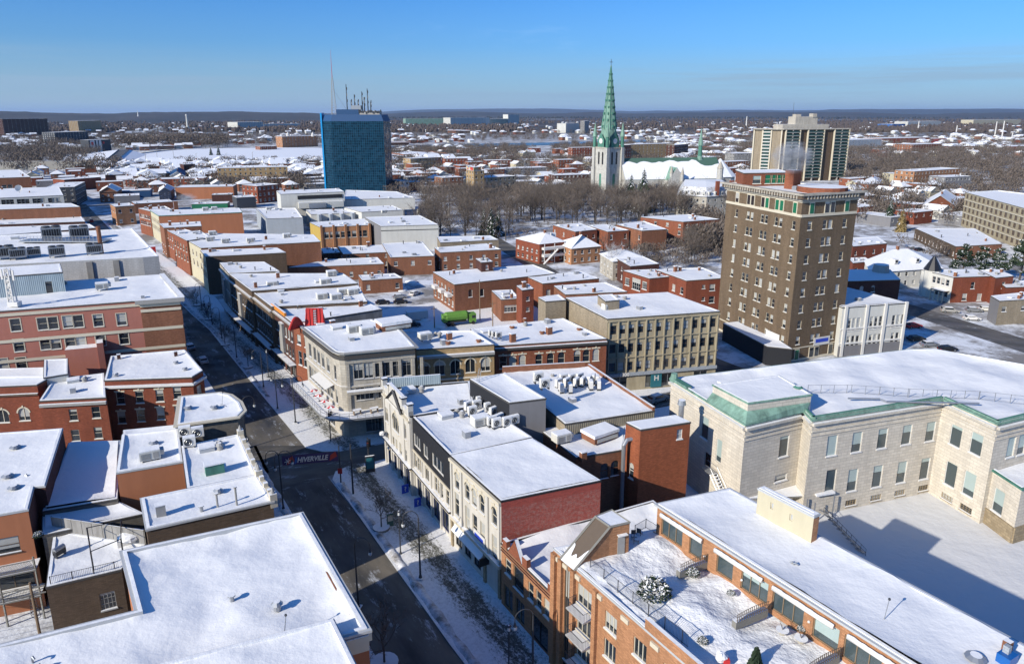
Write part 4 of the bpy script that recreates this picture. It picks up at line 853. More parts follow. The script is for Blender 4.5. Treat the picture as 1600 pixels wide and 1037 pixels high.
AN=B('stone_annex','low limestone annex with one tall window and snowy roof at the right edge',[(1597,762),(1780,712),(1700,692),(1535,722)],8.4,'stone',step=1.2,ph=.3,flash='copper_dark',overhang=.3,fac={3:[at([(1559.5,783)],w=1.9,h=3.5,style='plain',trim='white',glass='glass_pale')]})
mb=MB()
for i in(3,0):p0,p1=AN.edge(i);mb.along(p0,p1,.1,.18,0,2.4,'stone_base')
AN.part(mb,'plinth');
# --- north side of the cross street ---
B1=B('corner_building','grey stone corner bank with rounded front, dark cornice and first-floor terrace',[(538,551),(648,541),(624,515),(580,499),(475,511),(519,545),(524,548.5),(530,550.5)],16.2,'stone_grey',step=1.2,ph=.1,amp=.15,flash='trim_grey',overhang=.55,fac={0:[at([(560,580),(576,579),(620.6,576),(635.6,575)],w=1.6,h=2.9,style='cross',trim='trim_grey'),at([(598,577.5)],w=2.7,h=2.7,style='triple',trim='trim_grey'),at([(563,613),(577,611),(598,609),(621,607)],w=1.5,h=3.,style='pair',trim='trim_grey'),dict(n=4,w=3.4,rows=[(.6,3.8)],trim='trim_grey',glass='glass_shop',style='triple',m=(3,1))],4:[at([(484.6,547),(492,553),(498,558),(504.7,563.5),(512.7,570)],w=1.5,h=2.7,style='pair',trim='trim_grey'),dict(n=8,w=1.5,rows=[(6.,8.7)],style='pair',trim='trim_grey'),dict(n=6,w=2.4,rows=[(.6,3.8)],style='pair',trim='trim_grey',glass='glass_shop')],5:[dict(n=1,w=1.,rows=[(10.6,13.3),(6,8.7)],m=(.2,.2),trim='trim_grey')],6:[dict(n=1,w=.9,rows=[(10.6,13.3),(6,8.7)],m=(.2,.2),trim='trim_grey')],7:[dict(n=1,w=1.,rows=[(10.6,13.3),(6,8.7)],m=(.2,.2),trim='trim_grey')]})
wi_=[4,5,6,7,0]
def run(b,idx,i,o,z0,z1,m,name,top=None,mb=None):
 """one continuous moulding round several edges"""
 pts=[b.poly[k]for k in idx]+[b.poly[(idx[-1]+1)%len(b.poly)]];n=len(pts);off=[]
 for k in range(n):
  if k==0:L_,dx,dy=edge_frame(pts[0],pts[1]);v=(dy,-dx)
  elif k==n-1:L_,dx,dy=edge_frame(pts[-2],pts[-1]);v=(dy,-dx)
  else:
   L1,x1,y1=edge_frame(pts[k-1],pts[k]);L2,x2,y2=edge_frame(pts[k],pts[k+1]);kk=1+x1*x2+y1*y2;v=((y1+y2)/kk,-(x1+x2)/kk)
  off.append(v)
 own=mb is None;mb=mb or MB()
 for k in range(n-1):
  a0,b0=pts[k],pts[k+1];va,vb=off[k],off[k+1]
  def P_(p,v,d,z):return(p[0]+v[0]*d,p[1]+v[1]*d,z)
  mb.poly([P_(a0,va,o,z0),P_(b0,vb,o,z0),P_(b0,vb,o,z1),P_(a0,va,o,z1)],m)
  mb.poly([P_(a0,va,o,z1),P_(b0,vb,o,z1),P_(b0,vb,-i,z1),P_(a0,va,-i,z1)],top or m)
  mb.poly([P_(a0,va,-i,z0),P_(b0,vb,-i,z0),P_(b0,vb,o,z0),P_(a0,va,o,z0)],m)
 for k in(0,n-1):
  v=off[k];p=pts[k];q=[(p[0]+v[0]*d,p[1]+v[1]*d)for d in(-i,o)]
  mb.poly([(*q[0],z0),(*q[1],z0),(*q[1],z1),(*q[0],z1)][::1 if k==0 else-1],m)
 if own:return b.part(mb,name)
run(B1,wi_,.1,.4,14.9,15.6,'flash','cornice');run(B1,wi_,.1,.15,14.1,14.9,'stone_grey','frieze');run(B1,wi_,.1,.2,9.5,9.9,'stone_grey','band','snow')
mb=MB();run(B1,wi_,.1,3.6,4.7,5.1,'steel','x','snow',mb);B1.part(mb,'terrace_slab')
mb=MB()
for zz in(5.6,6.1):run(B1,wi_,-3.48,3.52,zz,zz+.05,'steel','x',None,mb)
for k in wi_:
 L_=edge_frame(*B1.edge(k))[0];n_=max(1,int(L_/1.3))
 for j in range(n_+1):
  q=B1.uvp(k,L_*j/n_,5.1,3.5)
  if k in(4,0)or j:mb.box(q,(.06,.06,1.05),'steel')
B1.part(mb,'railing')
mb=MB();p0,p1=B1.edge(4);L=edge_frame(p0,p1)[0];mb.poly([B1.uvp(4,8,8.8,1.8),B1.uvp(4,L,8.8,1.8),B1.uvp(4,L,9.4,.1),B1.uvp(4,8,9.4,.1)],'white');B1.part(mb,'awning')
mb=MB();run(B1,[0],-.2,1.4,8.7,9.2,'stone_grey','x','snow',mb);B1.part(mb,'canopy')
mb=MB()
for u in(.4,6.2,9.6,13.6,edge_frame(*B1.edge(0))[0]-.4):mb.box(B1.uvp(0,u,0,.1),(.5,.4,14),'stone_grey',math.atan2(B1.edge(0)[1][1]-B1.edge(0)[0][1],B1.edge(0)[1][0]-B1.edge(0)[0][0]))
B1.part(mb,'pilaster')
B2=B('shop_building','yellow brick building with five round-arched windows and a metal awning ledge',[(650.6,546),(772,538),(738,516),(628,518)],14.1,'brick_yellow',step=1.2,drift=.25,ph=.4,cop=.14,fac={0:[at([(663,578),(687,575),(711.6,573.5),(735,571),(758.5,569)],w=1.9,h=2.8,style='pair arch hood',trim='cream'),dict(n=4,w=2.6,rows=[(.6,3.2)],glass='glass_shop',style='pair')]})
B2.band(0,12.3,.5,.7,'trim_grey','ledge');B2.band(0,7.6,.25,.12,'cream','band')
B3=B('shop_building','red-orange brick row with nine round-headed windows in threes and dark cornice',[(772.6,540),(948,529),(880,497),(735,514)],13.1,'brick_orange',step=1.2,drift=.25,ph=.3,cop=.14,fac={0:[at([(786,566),(801,565),(816,563.5),(842,562.5),(860,561),(877,559.5),(901.7,556),(916,555.5),(931,554)],w=1.4,h=2.6,style='hung arch key',trim='cream'),dict(n=7,w=2.6,rows=[(.6,3.2)],glass='glass_shop',style='pair')]})
B3.band(0,12.1,.5,.55,'flash','cornice')
for b_,l in((B2,((700,536),(748,533))),(B3,((800,512),(847,520),(905,515),(820,500)))):
 for x,y in l:b_.vent(x,y,'mush',.4,.25,'brick_rust')
B3.vent(801,533,'chimney',1.6,.22,'brick_rust');B3.vent(858,520,'chimney',1.3,.22,'brick_rust');B2.vent(702,528,'chimney',1.1,.2,'brick_rust')
B4=B('office_building','four-storey beige concrete office with a grid of square windows and number over the entrance',[(949,498),(1125,486),(1043,456.5),(883.5,465)],16.3,'concrete',step=1.6,drift=.15,ph=.1,amp=.2,walls={3:'brick_beige',2:'brick_beige'},fac={0:[at([(958.6+(1114-958.6)*k/11,515.7+(504-515.7)*k/11)for k in range(12)]+[(957+(1112-957)*k/11,545+(533-545)*k/11)for k in range(12)]+[(956+(1110.6-956)*k/11,574+(561-574)*k/11)for k in range(12)],w=1.35,h=1.9,style='hung nosill',trim='brown'),dict(us=[.13,.42,.56,.86],frac=True,w=3.2,rows=[(.5,3.3)],trim='steel',glass='glass_shop',style='pair nosill')]})
p0,p1=B4.edge(0);L=edge_frame(p0,p1)[0];rz=math.atan2(p1[1]-p0[1],p1[0]-p0[0])
u0=onwall(p0,p1,958.6,515.7)[0];u1=onwall(p0,p1,1114,504)[0];du=(u1-u0)/11;zr=[onwall(p0,p1,*q)[1]for q in((958.6,515.7),(957,545),(956,574))]
mb=MB()
for k in range(13):
 u=u0+du*(k-.5);
 if.2<u<L-.1:mb.box(B4.uvp(0,u,4.3,.1),(.22,.5,11.3),'concrete',rz)
for k in range(4):
 z=zr[0]+1.9 if k==0 else(zr[k-1]+zr[k])/2 if k<3 else zr[2]-1.9
 mb.along(p0,p1,.05,.28,z-.12,z+.12,'concrete')
B4.part(mb,'concrete_ribs')
mb=MB();mb.along(p0,p1,.05,.5,3.6,4.25,'panel_grey');B4.part(mb,'fascia');put_text('1300',1.1,'white',B4.root,B4.uvp(0,onwall(p0,p1,974,591)[0],3.95,.53),rz,bold=.02)
mb=MB();u=onwall(p0,p1,1024,604)[0];mb.along(B4.uvp(0,u-1.2,0),B4.uvp(0,u+1.2,0),-.05,.3,.5,3.4,'teal');B4.part(mb,'window_poster');put_text('H',1.6,'white',B4.root,B4.uvp(0,u,2.5,.32),rz,bold=.03)
BT=B('stair_tower','tan brick stair block joined to the back of the beige concrete office',[(852.6,471),(884.5,468.5),(873,460),(841,464.5)],16.4,'brick_beige',step=1.2,ph=.05,drift=0)
BU=B('stair_tower','small tan brick rooftop stairhead on the beige concrete office',[(946,470.5),(968,468.5),(957,459.5),(934,461)],18.2,'brick_beige',zb=14,step=1,ph=.03,drift=0)
BLW=B('shop_building','low black storefront wing against the foot of the brown brick tower',[(1199,541),(1238,545),(1170,500),(1130,505)],4.6,'metal_black',ph=.05,step=2,zb=0)
# --- the brown brick tower ---
tz=39.6;t0,t1,t3=W(1255,303.5,tz),W(1342,298.5,tz),W(1137,285.5,tz);t2=(t1[0]+t3[0]-t0[0],t1[1]+t3[1]-t0[1])
SY=[352.5,379,405,430.7,456,481.3,506.8]
def zcol(p0,p1,pts):return[onwall(p0,p1,*q)[1]for q in pts]
zs=zcol(t0,t1,[(1265.5-.095*(y-352.5),y)for y in SY]);dz=(zs[0]-zs[6])/6;ZR=[zs[0]-dz*k for k in range(8)]
def ucol(p0,p1,l):return[onwall(p0,p1,*q)[0]for q in l]
us_=ucol(t0,t1,[(1265.5,352.5),(1289,351),(1297.5,350.5),(1320,349)])
uw_=ucol(t3,t0,[(1150.6,336),(1168.5,339),(1174.5,340.5),(1190.5,343),(1196.8,344.5),(1212.5,346.5),(1219.5,348),(1240,352)])
rows=[(z-1.05,z+.95)for z in ZR]
TW=B('brick_tower','ten-storey brown brick tower with cream top band, green panels and heavy cornice',[t0,t1,t2,t3],tz,'brick_tower',px=False,ph=.3,step=2,cop=.1,drift=.2,fac={0:[dict(us=us_,w=1.25,rows=rows,trim='cream',style='hung')],3:[dict(us=uw_,w=1.15,rows=rows,trim='cream',style='hung')],})
ztb=ZR[0]+dz;zbb=ZR[7]-dz*.9
def tband(i,z0,z1,o,m,name,e=.0):mb=MB();p0,p1=TW.edge(i);mb.along(p0,p1,.1,o,z0,z1,m,e0=e,e1=e);return TW.part(mb,name)
for i in(0,3):
 tband(i,ztb-1.9,ztb-1.3,.16,'cream','band');tband(i,ztb+1.35,ztb+1.6,.12,'cream','band');tband(i,zbb-1.6,zbb-1.05,.16,'cream','band');tband(i,zbb+1.5,zbb+1.75,.12,'cream','band')
 tband(i,38.0,38.5,.5,'stone_grey','cornice',.4);tband(i,38.5,39.3,1.0,'brown','cornice',.9);tband(i,39.3,39.75,1.35,'stone_grey','cornice',1.3)
 mb=MB();p0,p1=TW.edge(i);L=edge_frame(p0,p1)[0];rz=math.atan2(p1[1]-p0[1],p1[0]-p0[0])
 for k in range(int(L/.95)):mb.box(TW.uvp(i,.5+k*.95,38.5,.65),(.35,1.0,.78),'stone_grey',rz)
 TW.part(mb,'dentils')
 mb=MB()
 for k in range(4):
  c_=TW.uvp(i,L*(k+.5)/4,ztb+1.9,.12);mb.box(c_,(.7,.14,.7),'cream',rz);mb.box((c_[0],c_[1],c_[2]+.15),(1.1,.13,.4),'cream',rz)
 TW.part(mb,'ornament')
 for(zc,gr)in((ztb,(0,1,3)if i==3 else(0,3)),(zbb,(0,))):
  us2=us_ if i==0 else uw_
  for k,u in enumerate(us2):
   green=(i==0 and zc==ztb and k in(0,3))or(i==3 and zc==ztb and k>=4)or(i==0 and zc==zbb and k in(0,))or(i==3 and zc==zbb and k==0)
   mb=MB();wd=1.5
   mb.along(TW.uvp(i,u-wd/2,0),TW.uvp(i,u+wd/2,0),-.003,.13,zc-1.3,zc+1.35,'cream')
   fr=TW.part(mb,'window');mb=MB();mb.along(TW.uvp(i,u-wd/2+.2,0),TW.uvp(i,u+wd/2-.2,0),-.13,.17,zc-1.15,zc+1.15,'green' if green else 'glass');o_=mb.build('panel' if green else 'pane',None,off=(0,0,0));o_.parent=fr;o_.location=(-TW.o[0],-TW.o[1],-TW.o[2])
 mb=MB();p0,p1=TW.edge(i);mb.along(p0,p1,.05,.12,0,zbb-1.7,'brick_grey');TW.part(mb,'ground_floor_cladding')
p0,p1=TW.edge(0);rz=math.atan2(p1[1]-p0[1],p1[0]-p0[0]);mb=MB();mb.along(TW.uvp(0,8,0),TW.uvp(0,13,0),-.12,.2,3.2,5.2,'white');TW.part(mb,'shop_sign');mb=MB();mb.along(TW.uvp(0,8.5,0),TW.uvp(0,12.5,0),-.2,.23,3.9,4.8,'sign_blue');TW.part(mb,'sign_lettering_panel')
p0,p1=TW.edge(3);L=edge_frame(p0,p1)[0];mb=MB();mb.along(TW.uvp(3,L-8,0),TW.uvp(3,L-3,0),-.12,.2,3.6,6.0,'white');TW.part(mb,'shop_sign')
mb=MB();a=W(1162,283,43);b=W(1230,292,43);c_=(a[0]+10*ca,a[1]+10*sa)
PH=B('roof_house','orange brick penthouse with green shutters and chimney on top of the brown tower',[(1162,270.5),(1234,269.5),(1216,264.5),(1150,266)],42.6,'brick_orange',zb=39.2,ph=.05,step=2,drift=0,fac={0:[dict(us=[.55,.67,.79,.9],frac=True,w=1.9,rows=[(39.9,42.1)],glass='green',trim='cream'),dict(us=[.3],frac=True,w=2.2,rows=[(39.9,41.9)],glass='glass_pale',trim='cream')]})
mb=MB();mb.box((*W(1240,267,43.6),39.2),(2.6,2.6,4.6),'brick_orange',AZ,top='snow');PH.part(mb,'chimney')
mb=MB();mb.cyl((*W(1285,295,40),39.2),5.5,1.4,'brick_orange',20,top='snow');o_=mb.build('parapet_ring',TW.root)
WB=B('shop_building','white two-storey building with pilasters and grouped tall windows beside the brown tower',[(1317,480.5),(1418,473),(1324,449),(1255,454)],12.3,'panel_white',step=2,ph=.15,drift=.3,fac={0:[at([(1327+i*34.5+k*7.2,507-i*2.6-k*.6)for i in range(3)for k in range(3)]+[(1325+i*34.5+k*7.2,534.5-i*2.6-k*.6)for i in range(3)for k in range(3)],w=.95,h=3.1,style='hung',trim='white')]})
p0,p1=WB.edge(0);rz=math.atan2(p1[1]-p0[1],p1[0]-p0[0]);mb=MB();L=edge_frame(p0,p1)[0]
for x,y in((1321,482),(1354,480),(1383,477),(1416,474)):u=max(.3,min(onwall(p0,p1,x,y+8)[0],L-.3));mb.box(WB.uvp(0,u,0,.1),(.7,.5,12.6),'white',rz,top='snow')
for z in(3.0,6.7):mb.along(p0,p1,.05,.2,z,z+.35,'white','snow')
mb.along(p0,p1,.05,.14,0,2.6,'metal_grey');WB.part(mb,'pilaster')
BB=B('brick_building','dark brick building with blue-shaded roof and small roof cupola behind the white building',[(1300,440),(1407,437),(1391,421),(1300,421)],9.5,'brick_dark',step=2,ph=.1,fac={0:[at([(1346,452),(1364,451)],w=1.2,h=2,style='arch')]})
mb=MB();c_=(*W(1376,424,9.5),9.3);mb.cyl(c_,2.6,2.4,'trim_grey',8,2.2,top='snow');BB.part(mb,'cupola')
# ================= the blocks behind =================
def fl(n,w=1.3,top=None,h0=1.0,dh=3.2,hh=1.7,k=3,**kw):return dict(n=n,w=w,rows=[(h0+dh*i,h0+dh*i+hh)for i in range(k)],**kw)
def Q(name,label,poly,z,wall,**k):
 if wall.startswith(('brick','stucco'))and 'fac' not in k:k['fac']={0:[dict(every=4.6,w=1.2,rows=[(1.3,3.),(4.4,5.9)],skip=lambda r,c:(r*3+c*5+len(BL))%4==0)],3:[dict(every=4.2,w=1.1,rows=[(1.3,3.),(4.4,5.9)])]}
 k.setdefault('step',3.);k.setdefault('lod',1);k.setdefault('ph',.15);k.setdefault('amp',.2);b=B(name,label,poly,z,wall,**k);b.clutter(5);return b
def FB(label,xl,yl,xr,yr,yt,depth,wall,name='brick_building',win=True,step=6.,floors=None,glass='glass',trim='white',wmax=14,rot=0.,**k):
 """building given by where its front meets the ground and by the row of its roof edge"""
 p0,p1=W(xl,yl),W(xr,yr);h=hgt(p0,yt);L,dx,dy=edge_frame(p0,p1)
 p2=(p1[0]-dy*depth,p1[1]+dx*depth);p3=(p0[0]-dy*depth,p0[1]+dx*depth)
 fa={}
 if win:
  f_=floors or max(1,int(round(h/3.4)));n=max(1,min(wmax,int(L/3.4)));dh=h/f_
  r=[(dh*i+dh*.3,dh*i+dh*.3+min(1.8,dh*.5))for i in range(f_)];fa[0]=[dict(n=n,w=1.4,rows=r,trim=trim,glass=glass)]
  fa[3]=[dict(n=max(1,int(depth/4)),w=1.4,rows=r,trim=trim,glass=glass)]
 k.setdefault('ph',.1);k.setdefault('amp',.15);k.setdefault('drift',.05)
 b=B(name,label,[p0,p1,p2,p3],h,wall,px=False,step=step,lod=1,fac=fa,**k)
 if p0[1]<700:b.clutter(4)
 return b
def house(label,poly,z,rise,kind,wall,px=True,name='house',roof='snow',fac=None,over=.5,zb=0.,trim='white',dormer=0,group=None,z0w=None):
 p=[W(q[0],q[1],z)for q in poly]if px else poly;cx=sum(q[0]for q in p)/4;cy=sum(q[1]for q in p)/4
 rt=empty(name,(cx,cy,zb),label,'house',group);mb=MB();h=Bld.__new__(Bld);h.poly=p;h.z=z+.4;h.zb=zb;h.wall=wall;h.lod=1;h.nw=0;h.root=rt;h.o=(cx,cy,zb);h.rest=None
 fac=fac if fac is not None else{i:[dict(n=max(1,int(math.dist(p[i],p[(i+1)%4])/3.)),w=1.1,rows=[(1.,2.5),(4.,5.4)]if z>5.5 else[(.9,2.3)],trim=trim)]for i in(0,3)}
 for i in range(4):
  ho=[]
  for s_ in fac.get(i,[]):ho+=h.windows(p[i],p[(i+1)%4],s_)
  wall_face(mb,p[i],p[(i+1)%4],zb,z,ho,wall)
 o=inset(p,-over);L01=math.dist(p[0],p[1]);L12=math.dist(p[1],p[2]);rb=MB()
 m01=lambda a,b:((a[0]+b[0])/2,(a[1]+b[1])/2,z+rise)
 c=[(q[0],q[1],z-.1)for q in o]
 if L01>=L12:e0,e1,ia=m01(o[3],o[0]),m01(o[1],o[2]),0
 else:e0,e1,ia=m01(o[0],o[1]),m01(o[2],o[3]),1
 if kind=='hip':
  t=min(.45,.5*min(L01,L12)/max(L01,L12));e0,e1=lerp(e0,e1,t),lerp(e1,e0,t/(1-t)if t<.45 else t)
 a,b,d,e=c[ia],c[(ia+1)%4],c[(ia+2)%4],c[(ia+3)%4]
 rb.poly([a,b,e1,e0],roof);rb.poly([d,e,e0,e1],roof)
 if kind=='hip':rb.poly([b,d,e1],roof);rb.poly([e,a,e0],roof)
 else:
  for(q,r,s_)in((p[(ia+1)%4],p[(ia+2)%4],e1),(p[(ia+3)%4],p[ia],e0)):
   mm=((q[0]+r[0])/2,(q[1]+r[1])/2,z+rise*.93);mb.poly([(*q,z),(*r,z),mm],wall)
  for(q,s_)in((a,e0),(e,e0),(b,e1),(d,e1)):rb.tube([q,s_],.14,trim,4)
 rb.poly([(q[0],q[1],z-.12)for q in o][::-1],trim)
 mb.build('wall',rt);rb.build('roof',rt)
 mb=MB();ch=lerp(e0,e1,.3);mb.box((ch[0],ch[1],z+rise*.5),(.8,.8,rise*.5+1.2),'brick_rust',AZ,top='snow');mb.build('chimney',rt)
 for k in range(dormer):
  q=lerp(lerp(a,b,(k+.7)/(dormer+.4)),lerp(e0,e1,(k+.7)/(dormer+.4)),.38);mb=MB();rz=math.atan2(b[1]-a[1],b[0]-a[0]);mb.box((q[0],q[1],q[2]-.2),(1.4,2.,1.5),trim,rz,top='snow');
  mb.box((q[0]+math.sin(rz)*1.02,q[1]-math.cos(rz)*1.02,q[2]+.2),(.8,.06,.9),'glass',rz);mb.build('dormer',rt)
 BL.append(h);return h
# --- row along the far part of the main street, right side ---
N1a=Q('shop_building','dark red brick shop with orange parapet and concrete side wall by the red roof sign',[(458,505),(597,483),(573,471.5),(424,479)],13.4,'brick_dark',walls={0:'concrete_grey'},step=2,drift=.2,fac={3:[dict(n=7,w=1.3,rows=[(4.8,7.1),(8.7,11.)],trim='trim_grey'),dict(n=4,w=2.6,rows=[(.5,3.3)],glass='glass_shop',trim='black',style='pair')]})
mb=MB();p0,p1=N1a.edge(3);mb.along(p0,p1,.4,.04,13.3,14.3,'orange','snow',e1=-6);N1a.part(mb,'parapet_wall')
N0=Q('shop_building','narrow brick shop with round window and white pilasters under the red roof sign',[(497,521),(545,513),(507,500),(458,506)],13.6,'brick_orange',step=2,fac={3:[dict(n=4,w=1.4,rows=[(4.8,8.)],trim='white'),dict(n=3,w=1.5,rows=[(9.4,11.6)],trim='white')]})
N1b=Q('row_building','brick row building whose roof is half blue shade, with two fan units',[(424,479),(574,471),(559,443),(393,455)],14.,'brick_brown',step=2,drift=.2,fac={3:[dict(n=9,w=1.3,rows=[(5.,7.4),(8.9,11.4)],trim='trim_grey',style='hung arch'),dict(n=6,w=2.6,rows=[(.5,3.3)],glass='glass_shop',trim='black',style='pair')]})
N1c=Q('row_building','brick row building under a broad blue-shaded roof further up the street',[(393,454.5),(559,442.5),(536,427),(357,427.5)],14.6,'brick_brown',step=2,drift=.2,fac={3:[dict(n=11,w=1.3,rows=[(5.,7.4),(8.9,11.4)],trim='trim_grey'),dict(n=6,w=2.6,rows=[(.5,3.3)],glass='glass_shop',trim='black',style='pair')]})
N1d=Q('row_building','grey stone row building at the far end of the shaded brick row',[(357,427),(437,423.5),(413,409),(343,410.5)],14.8,'stone_grey',step=2,drift=.2,fac={3:[dict(n=7,w=1.3,rows=[(5.,7.4),(8.9,11.4)],trim='trim_grey'),dict(n=4,w=2.6,rows=[(.5,3.3)],glass='glass_shop',trim='black',style='pair')]})
for b_ in(N1a,N1b,N1c,N1d):
 mb=MB();p0,p1=b_.edge(3);mb.along(p0,p1,.1,.5,12.6,13.,'trim_grey','snow');b_.part(mb,'cornice');mb=MB();mb.along(p0,p1,.1,1.4,3.7,3.95,'trim_grey','snow');b_.part(mb,'canopy')
 L_=edge_frame(p0,p1)[0]
 for u in((L_*.5,)if b_ is not N1b else()):mb=MB();mb.along(b_.uvp(3,u-1.2,0),b_.uvp(3,u+1.2,0),.05,.6,4.8,11.6,'trim_grey','snow');b_.part(mb,'bay_window')
N2=Q('shop_building','brown brick side wall building with ornate lit cream street front',[(321,401),(447,394.5),(433,387),(313,391)],12.6,'brick_brown',drift=.2,walls={3:'stucco_cream'},fac={3:[dict(n=4,w=1.5,rows=[(4.8,7),(8.4,10.8)],trim='cream')]})
N3=Q('shop_building','wide snowy roof with a row of fan units over a long rust brick wall',[(314,387.5),(501,377.5),(490,366.5),(272,364)],12.6,'brick_orange',drift=.2,walls={3:'stucco_cream',0:'brick_rust'},fac={3:[dict(n=8,w=1.5,rows=[(4.8,7),(8.4,10.4)],trim='cream')]})
N4=Q('shop_building','orange brick building with a framed glass bay facing the shaded street',[(292,376),(330,371),(312,360),(270,364.5)],12.9,'brick_orange',fac={3:[dict(n=5,w=1.6,rows=[(4.8,7),(8.4,10.6)],trim='cream')]})
N5=Q('shop_building','low snowy roof over brick parapet left of the green-edged orange building',[(256,356),(315,353),(313,346),(249,349.5)],12.2,'brick_rust')
N5b=Q('shop_building','brick street front with white bands just below the green-edged orange wall',[(270,365),(300,361),(270,353),(250,353)],11.2,'brick_orange',fac={3:[dict(n=6,w=1.4,rows=[(4.8,6.6),(8,9.8)],trim='white')]})
N6=Q('shop_building','long orange wall with dark green roof edge and two fan units on its snowy roof',[(247.6,337),(378.5,331.5),(374,325),(235,329)],12.6,'stucco_orange',flash='copper_dark',overhang=.2,cop=.1,walls={3:'stucco_cream'},fac={3:[dict(n=6,w=1.4,rows=[(4.8,6.8),(8.2,10.2)],trim='trim_grey')]})
N7=Q('shop_building','red brick and white banded street front with grey metal neighbour',[(234.5,330),(268,327),(258,322),(216,325.5)],12.2,'brick_orange',fac={3:[dict(n=7,w=1.4,rows=[(4.8,6.6),(8,9.8)],trim='white')]})
FB('tan brick corner building with chamfered entrance where the street bends',184,353,214,350.5,323,14,'brick_tan','corner_building',floors=2)
FB('brick building with snowy roof and row of vents behind the chamfered corner building',212,334,272,330,318.5,14,'brick_rust',win=False)
FB('dark grey clad building at the street bend, below the navy sided one',180,323,220,321,307,14,'metal_grey','clad_building',win=False)
FB('snowy roofed building with navy side wall by the street bend',182,310,236,308,299,14,'blue_dark','clad_building',win=False)
FB('red brick building with porch left of the slate-blue roofed house',197,292,243,291,281,12,'brick_red')
FB('red brick building with white balcony left of the long ochre block',270,294,320,293,279.5,16,'brick_red')
FB('dark red narrow brick building behind the slate-blue roofed house',289,277,307,276,257,10,'brick_dark',win=False)
FB('long ochre and brown brick block with snowy roof left of the blue tower',342,289,451,286,263,14,'brick_yellow','apartment_building')
FB('long building half cream half orange with flat snowy roof',276,312,366,310,293,16,'stucco_orange','warehouse',win=False)
FB('plain dark red shed wall in front of the cream and orange warehouse',332,318,364,317,304.5,8,'brick_dark','shed_building',win=False)
FB('low roof with bright green edge behind the green-trimmed orange wall',300,326,356,324.5,319,10,'green','shed_building',win=False)
FB('dark pavilion with blue tarpaulin beside the grey panelled hall',371,326,401,324,309,12,'panel_dark','pavilion',win=False)
FB('pinkish red row house with balconies left of the white concrete hall',404,318,438,314,291,16,'brick_red','row_house')
house('dark grey gabled house with one small window near the steaming chimney',[(248,300),(266,298),(272,293),(250,293)],6.5,2.6,'gable','metal_grey')
house('house with slate-blue bare metal roof among snowy ones',[(266,275),(288,274),(292,267),(268,267)],5.5,3.4,'gable','panel_white',roof='blue_dark')
house('gabled brick house with navy shaded slope behind the chamfered corner building',[(155,300),(182,299),(190,294),(160,294)],7,3.2,'gable','brick_rust')
# --- left of the street, beyond the shopping centre ---
L9=Q('shop_building','long plain rust brick wall under a thin snowy roof at the left edge',[(-60,329.5),(125,323),(111,317.5),(-60,321.5)],11.,'brick_rust',step=4)
L9b=Q('shop_building','low snowy roofs strewn with small machines in front of the long rust brick wall',[(-60,353),(133,346),(126,337),(-60,341)],6,'brick_dark',step=4)
L9c=Q('shop_building','low brick edge with ducts and frosted tree behind the shopping centre roof',[(-60,372),(150,356),(140,350),(-60,357)],6,'brick_rust',step=4)
L10=Q('office_building','cream office with dark paired windows, satellite dish and roof vents',[(-60,312),(99,305),(92,292),(-60,297)],13.,'panel_white',step=4,fac={0:[at([(6+k*6.1+(k//3)*6,316-(k*6.1+(k//3)*6)*.04)for k in range(12)],w=2.2,h=2.6,trim='panel_white')]})
AT2=FB('blue glass gabled atrium at the end of the cream office',99,322,115,321,296,10,'blue_panel','glass_atrium',win=False)
L11=Q('office_building','red brick office block with snowy roof at the left edge, above the cream office',[(-60,280),(47.6,276.5),(30,265),(-60,268)],17.,'brick_rust',step=4,fac={0:[at([(7,292),(16,291.5)],w=2.4,h=2.4)]})
FB('red brick hall with thin snowy roof behind the glass atrium',103,299,160,294,281,16,'brick_red',win=False)
FB('dark glass fronted building with fire stairs beside the atrium',121,322,137,312,292,16,'panel_dark','office_building')
# --- library / hall group ---
K1=Q('concrete_hall','tall cream concrete stage house with black slot window',[(438,303.5),(538,299.5),(529,294.5),(432,298)],16.,'panel_white')
mb=MB();p0,p1=K1.edge(0);a=onwall(p0,p1,465,309);b=onwall(p0,p1,535,307);mb.along(K1.uvp(0,a[0],0),K1.uvp(0,b[0],0),-.05,.3,a[1]-.9,a[1]+1.,'black');K1.part(mb,'slot_window')
mb=MB();mb.along(K1.uvp(0,a[0],0),K1.uvp(0,b[0],0),-.05,3.,a[1]-5.5,a[1]-2.4,'panel_white','snow');K1.part(mb,'balcony');mb=MB();a=onwall(p0,p1,494,318);mb.box(K1.uvp(0,a[0],a[1]-2,3.5),(9,2.2,2.6),'steel',AZ);K1.part(mb,'louvre_unit')
K2=Q('panel_hall','pale grey square-panelled box with roof machinery left of the cream stage house',[(416,341.5),(473,340),(462,325),(400,326)],9.,'panel_grey',ph=.3)
K3=Q('concrete_hall','long low white hall overhanging on piers in front of the blue tower',[(537,312),(648,309),(620,299.5),(540,297)],11.,'panel_white',zb=4.5)
mb=MB()
for k in range(7):mb.box((*lerp(K3.uvp(0,6,0),K3.uvp(0,58,0),k/6)[:2],0),(.8,3,4.5),'trim_grey',AZ)
K3.part(mb,'pier')
K4=Q('concrete_hall','flat white hall with snowy roof and one roof box within the white group',[(565,331.5),(629,328),(613,321),(538,324)],9.,'panel_white')
K4b=Q('sawtooth_hall','white hall with four upright fins facing the tan brick building',[(486,335),(565,331.8),(556,326),(478,328)],8.,'panel_white')
for k in range(4):mb=MB();p0,p1=K4b.edge(0);L_=edge_frame(p0,p1)[0];mb.box(K4b.uvp(0,L_*(k+.7)/4.6,0,1.8),(1.2,4,8.2),'panel_grey',AZ,top='snow');K4b.part(mb,'fin')
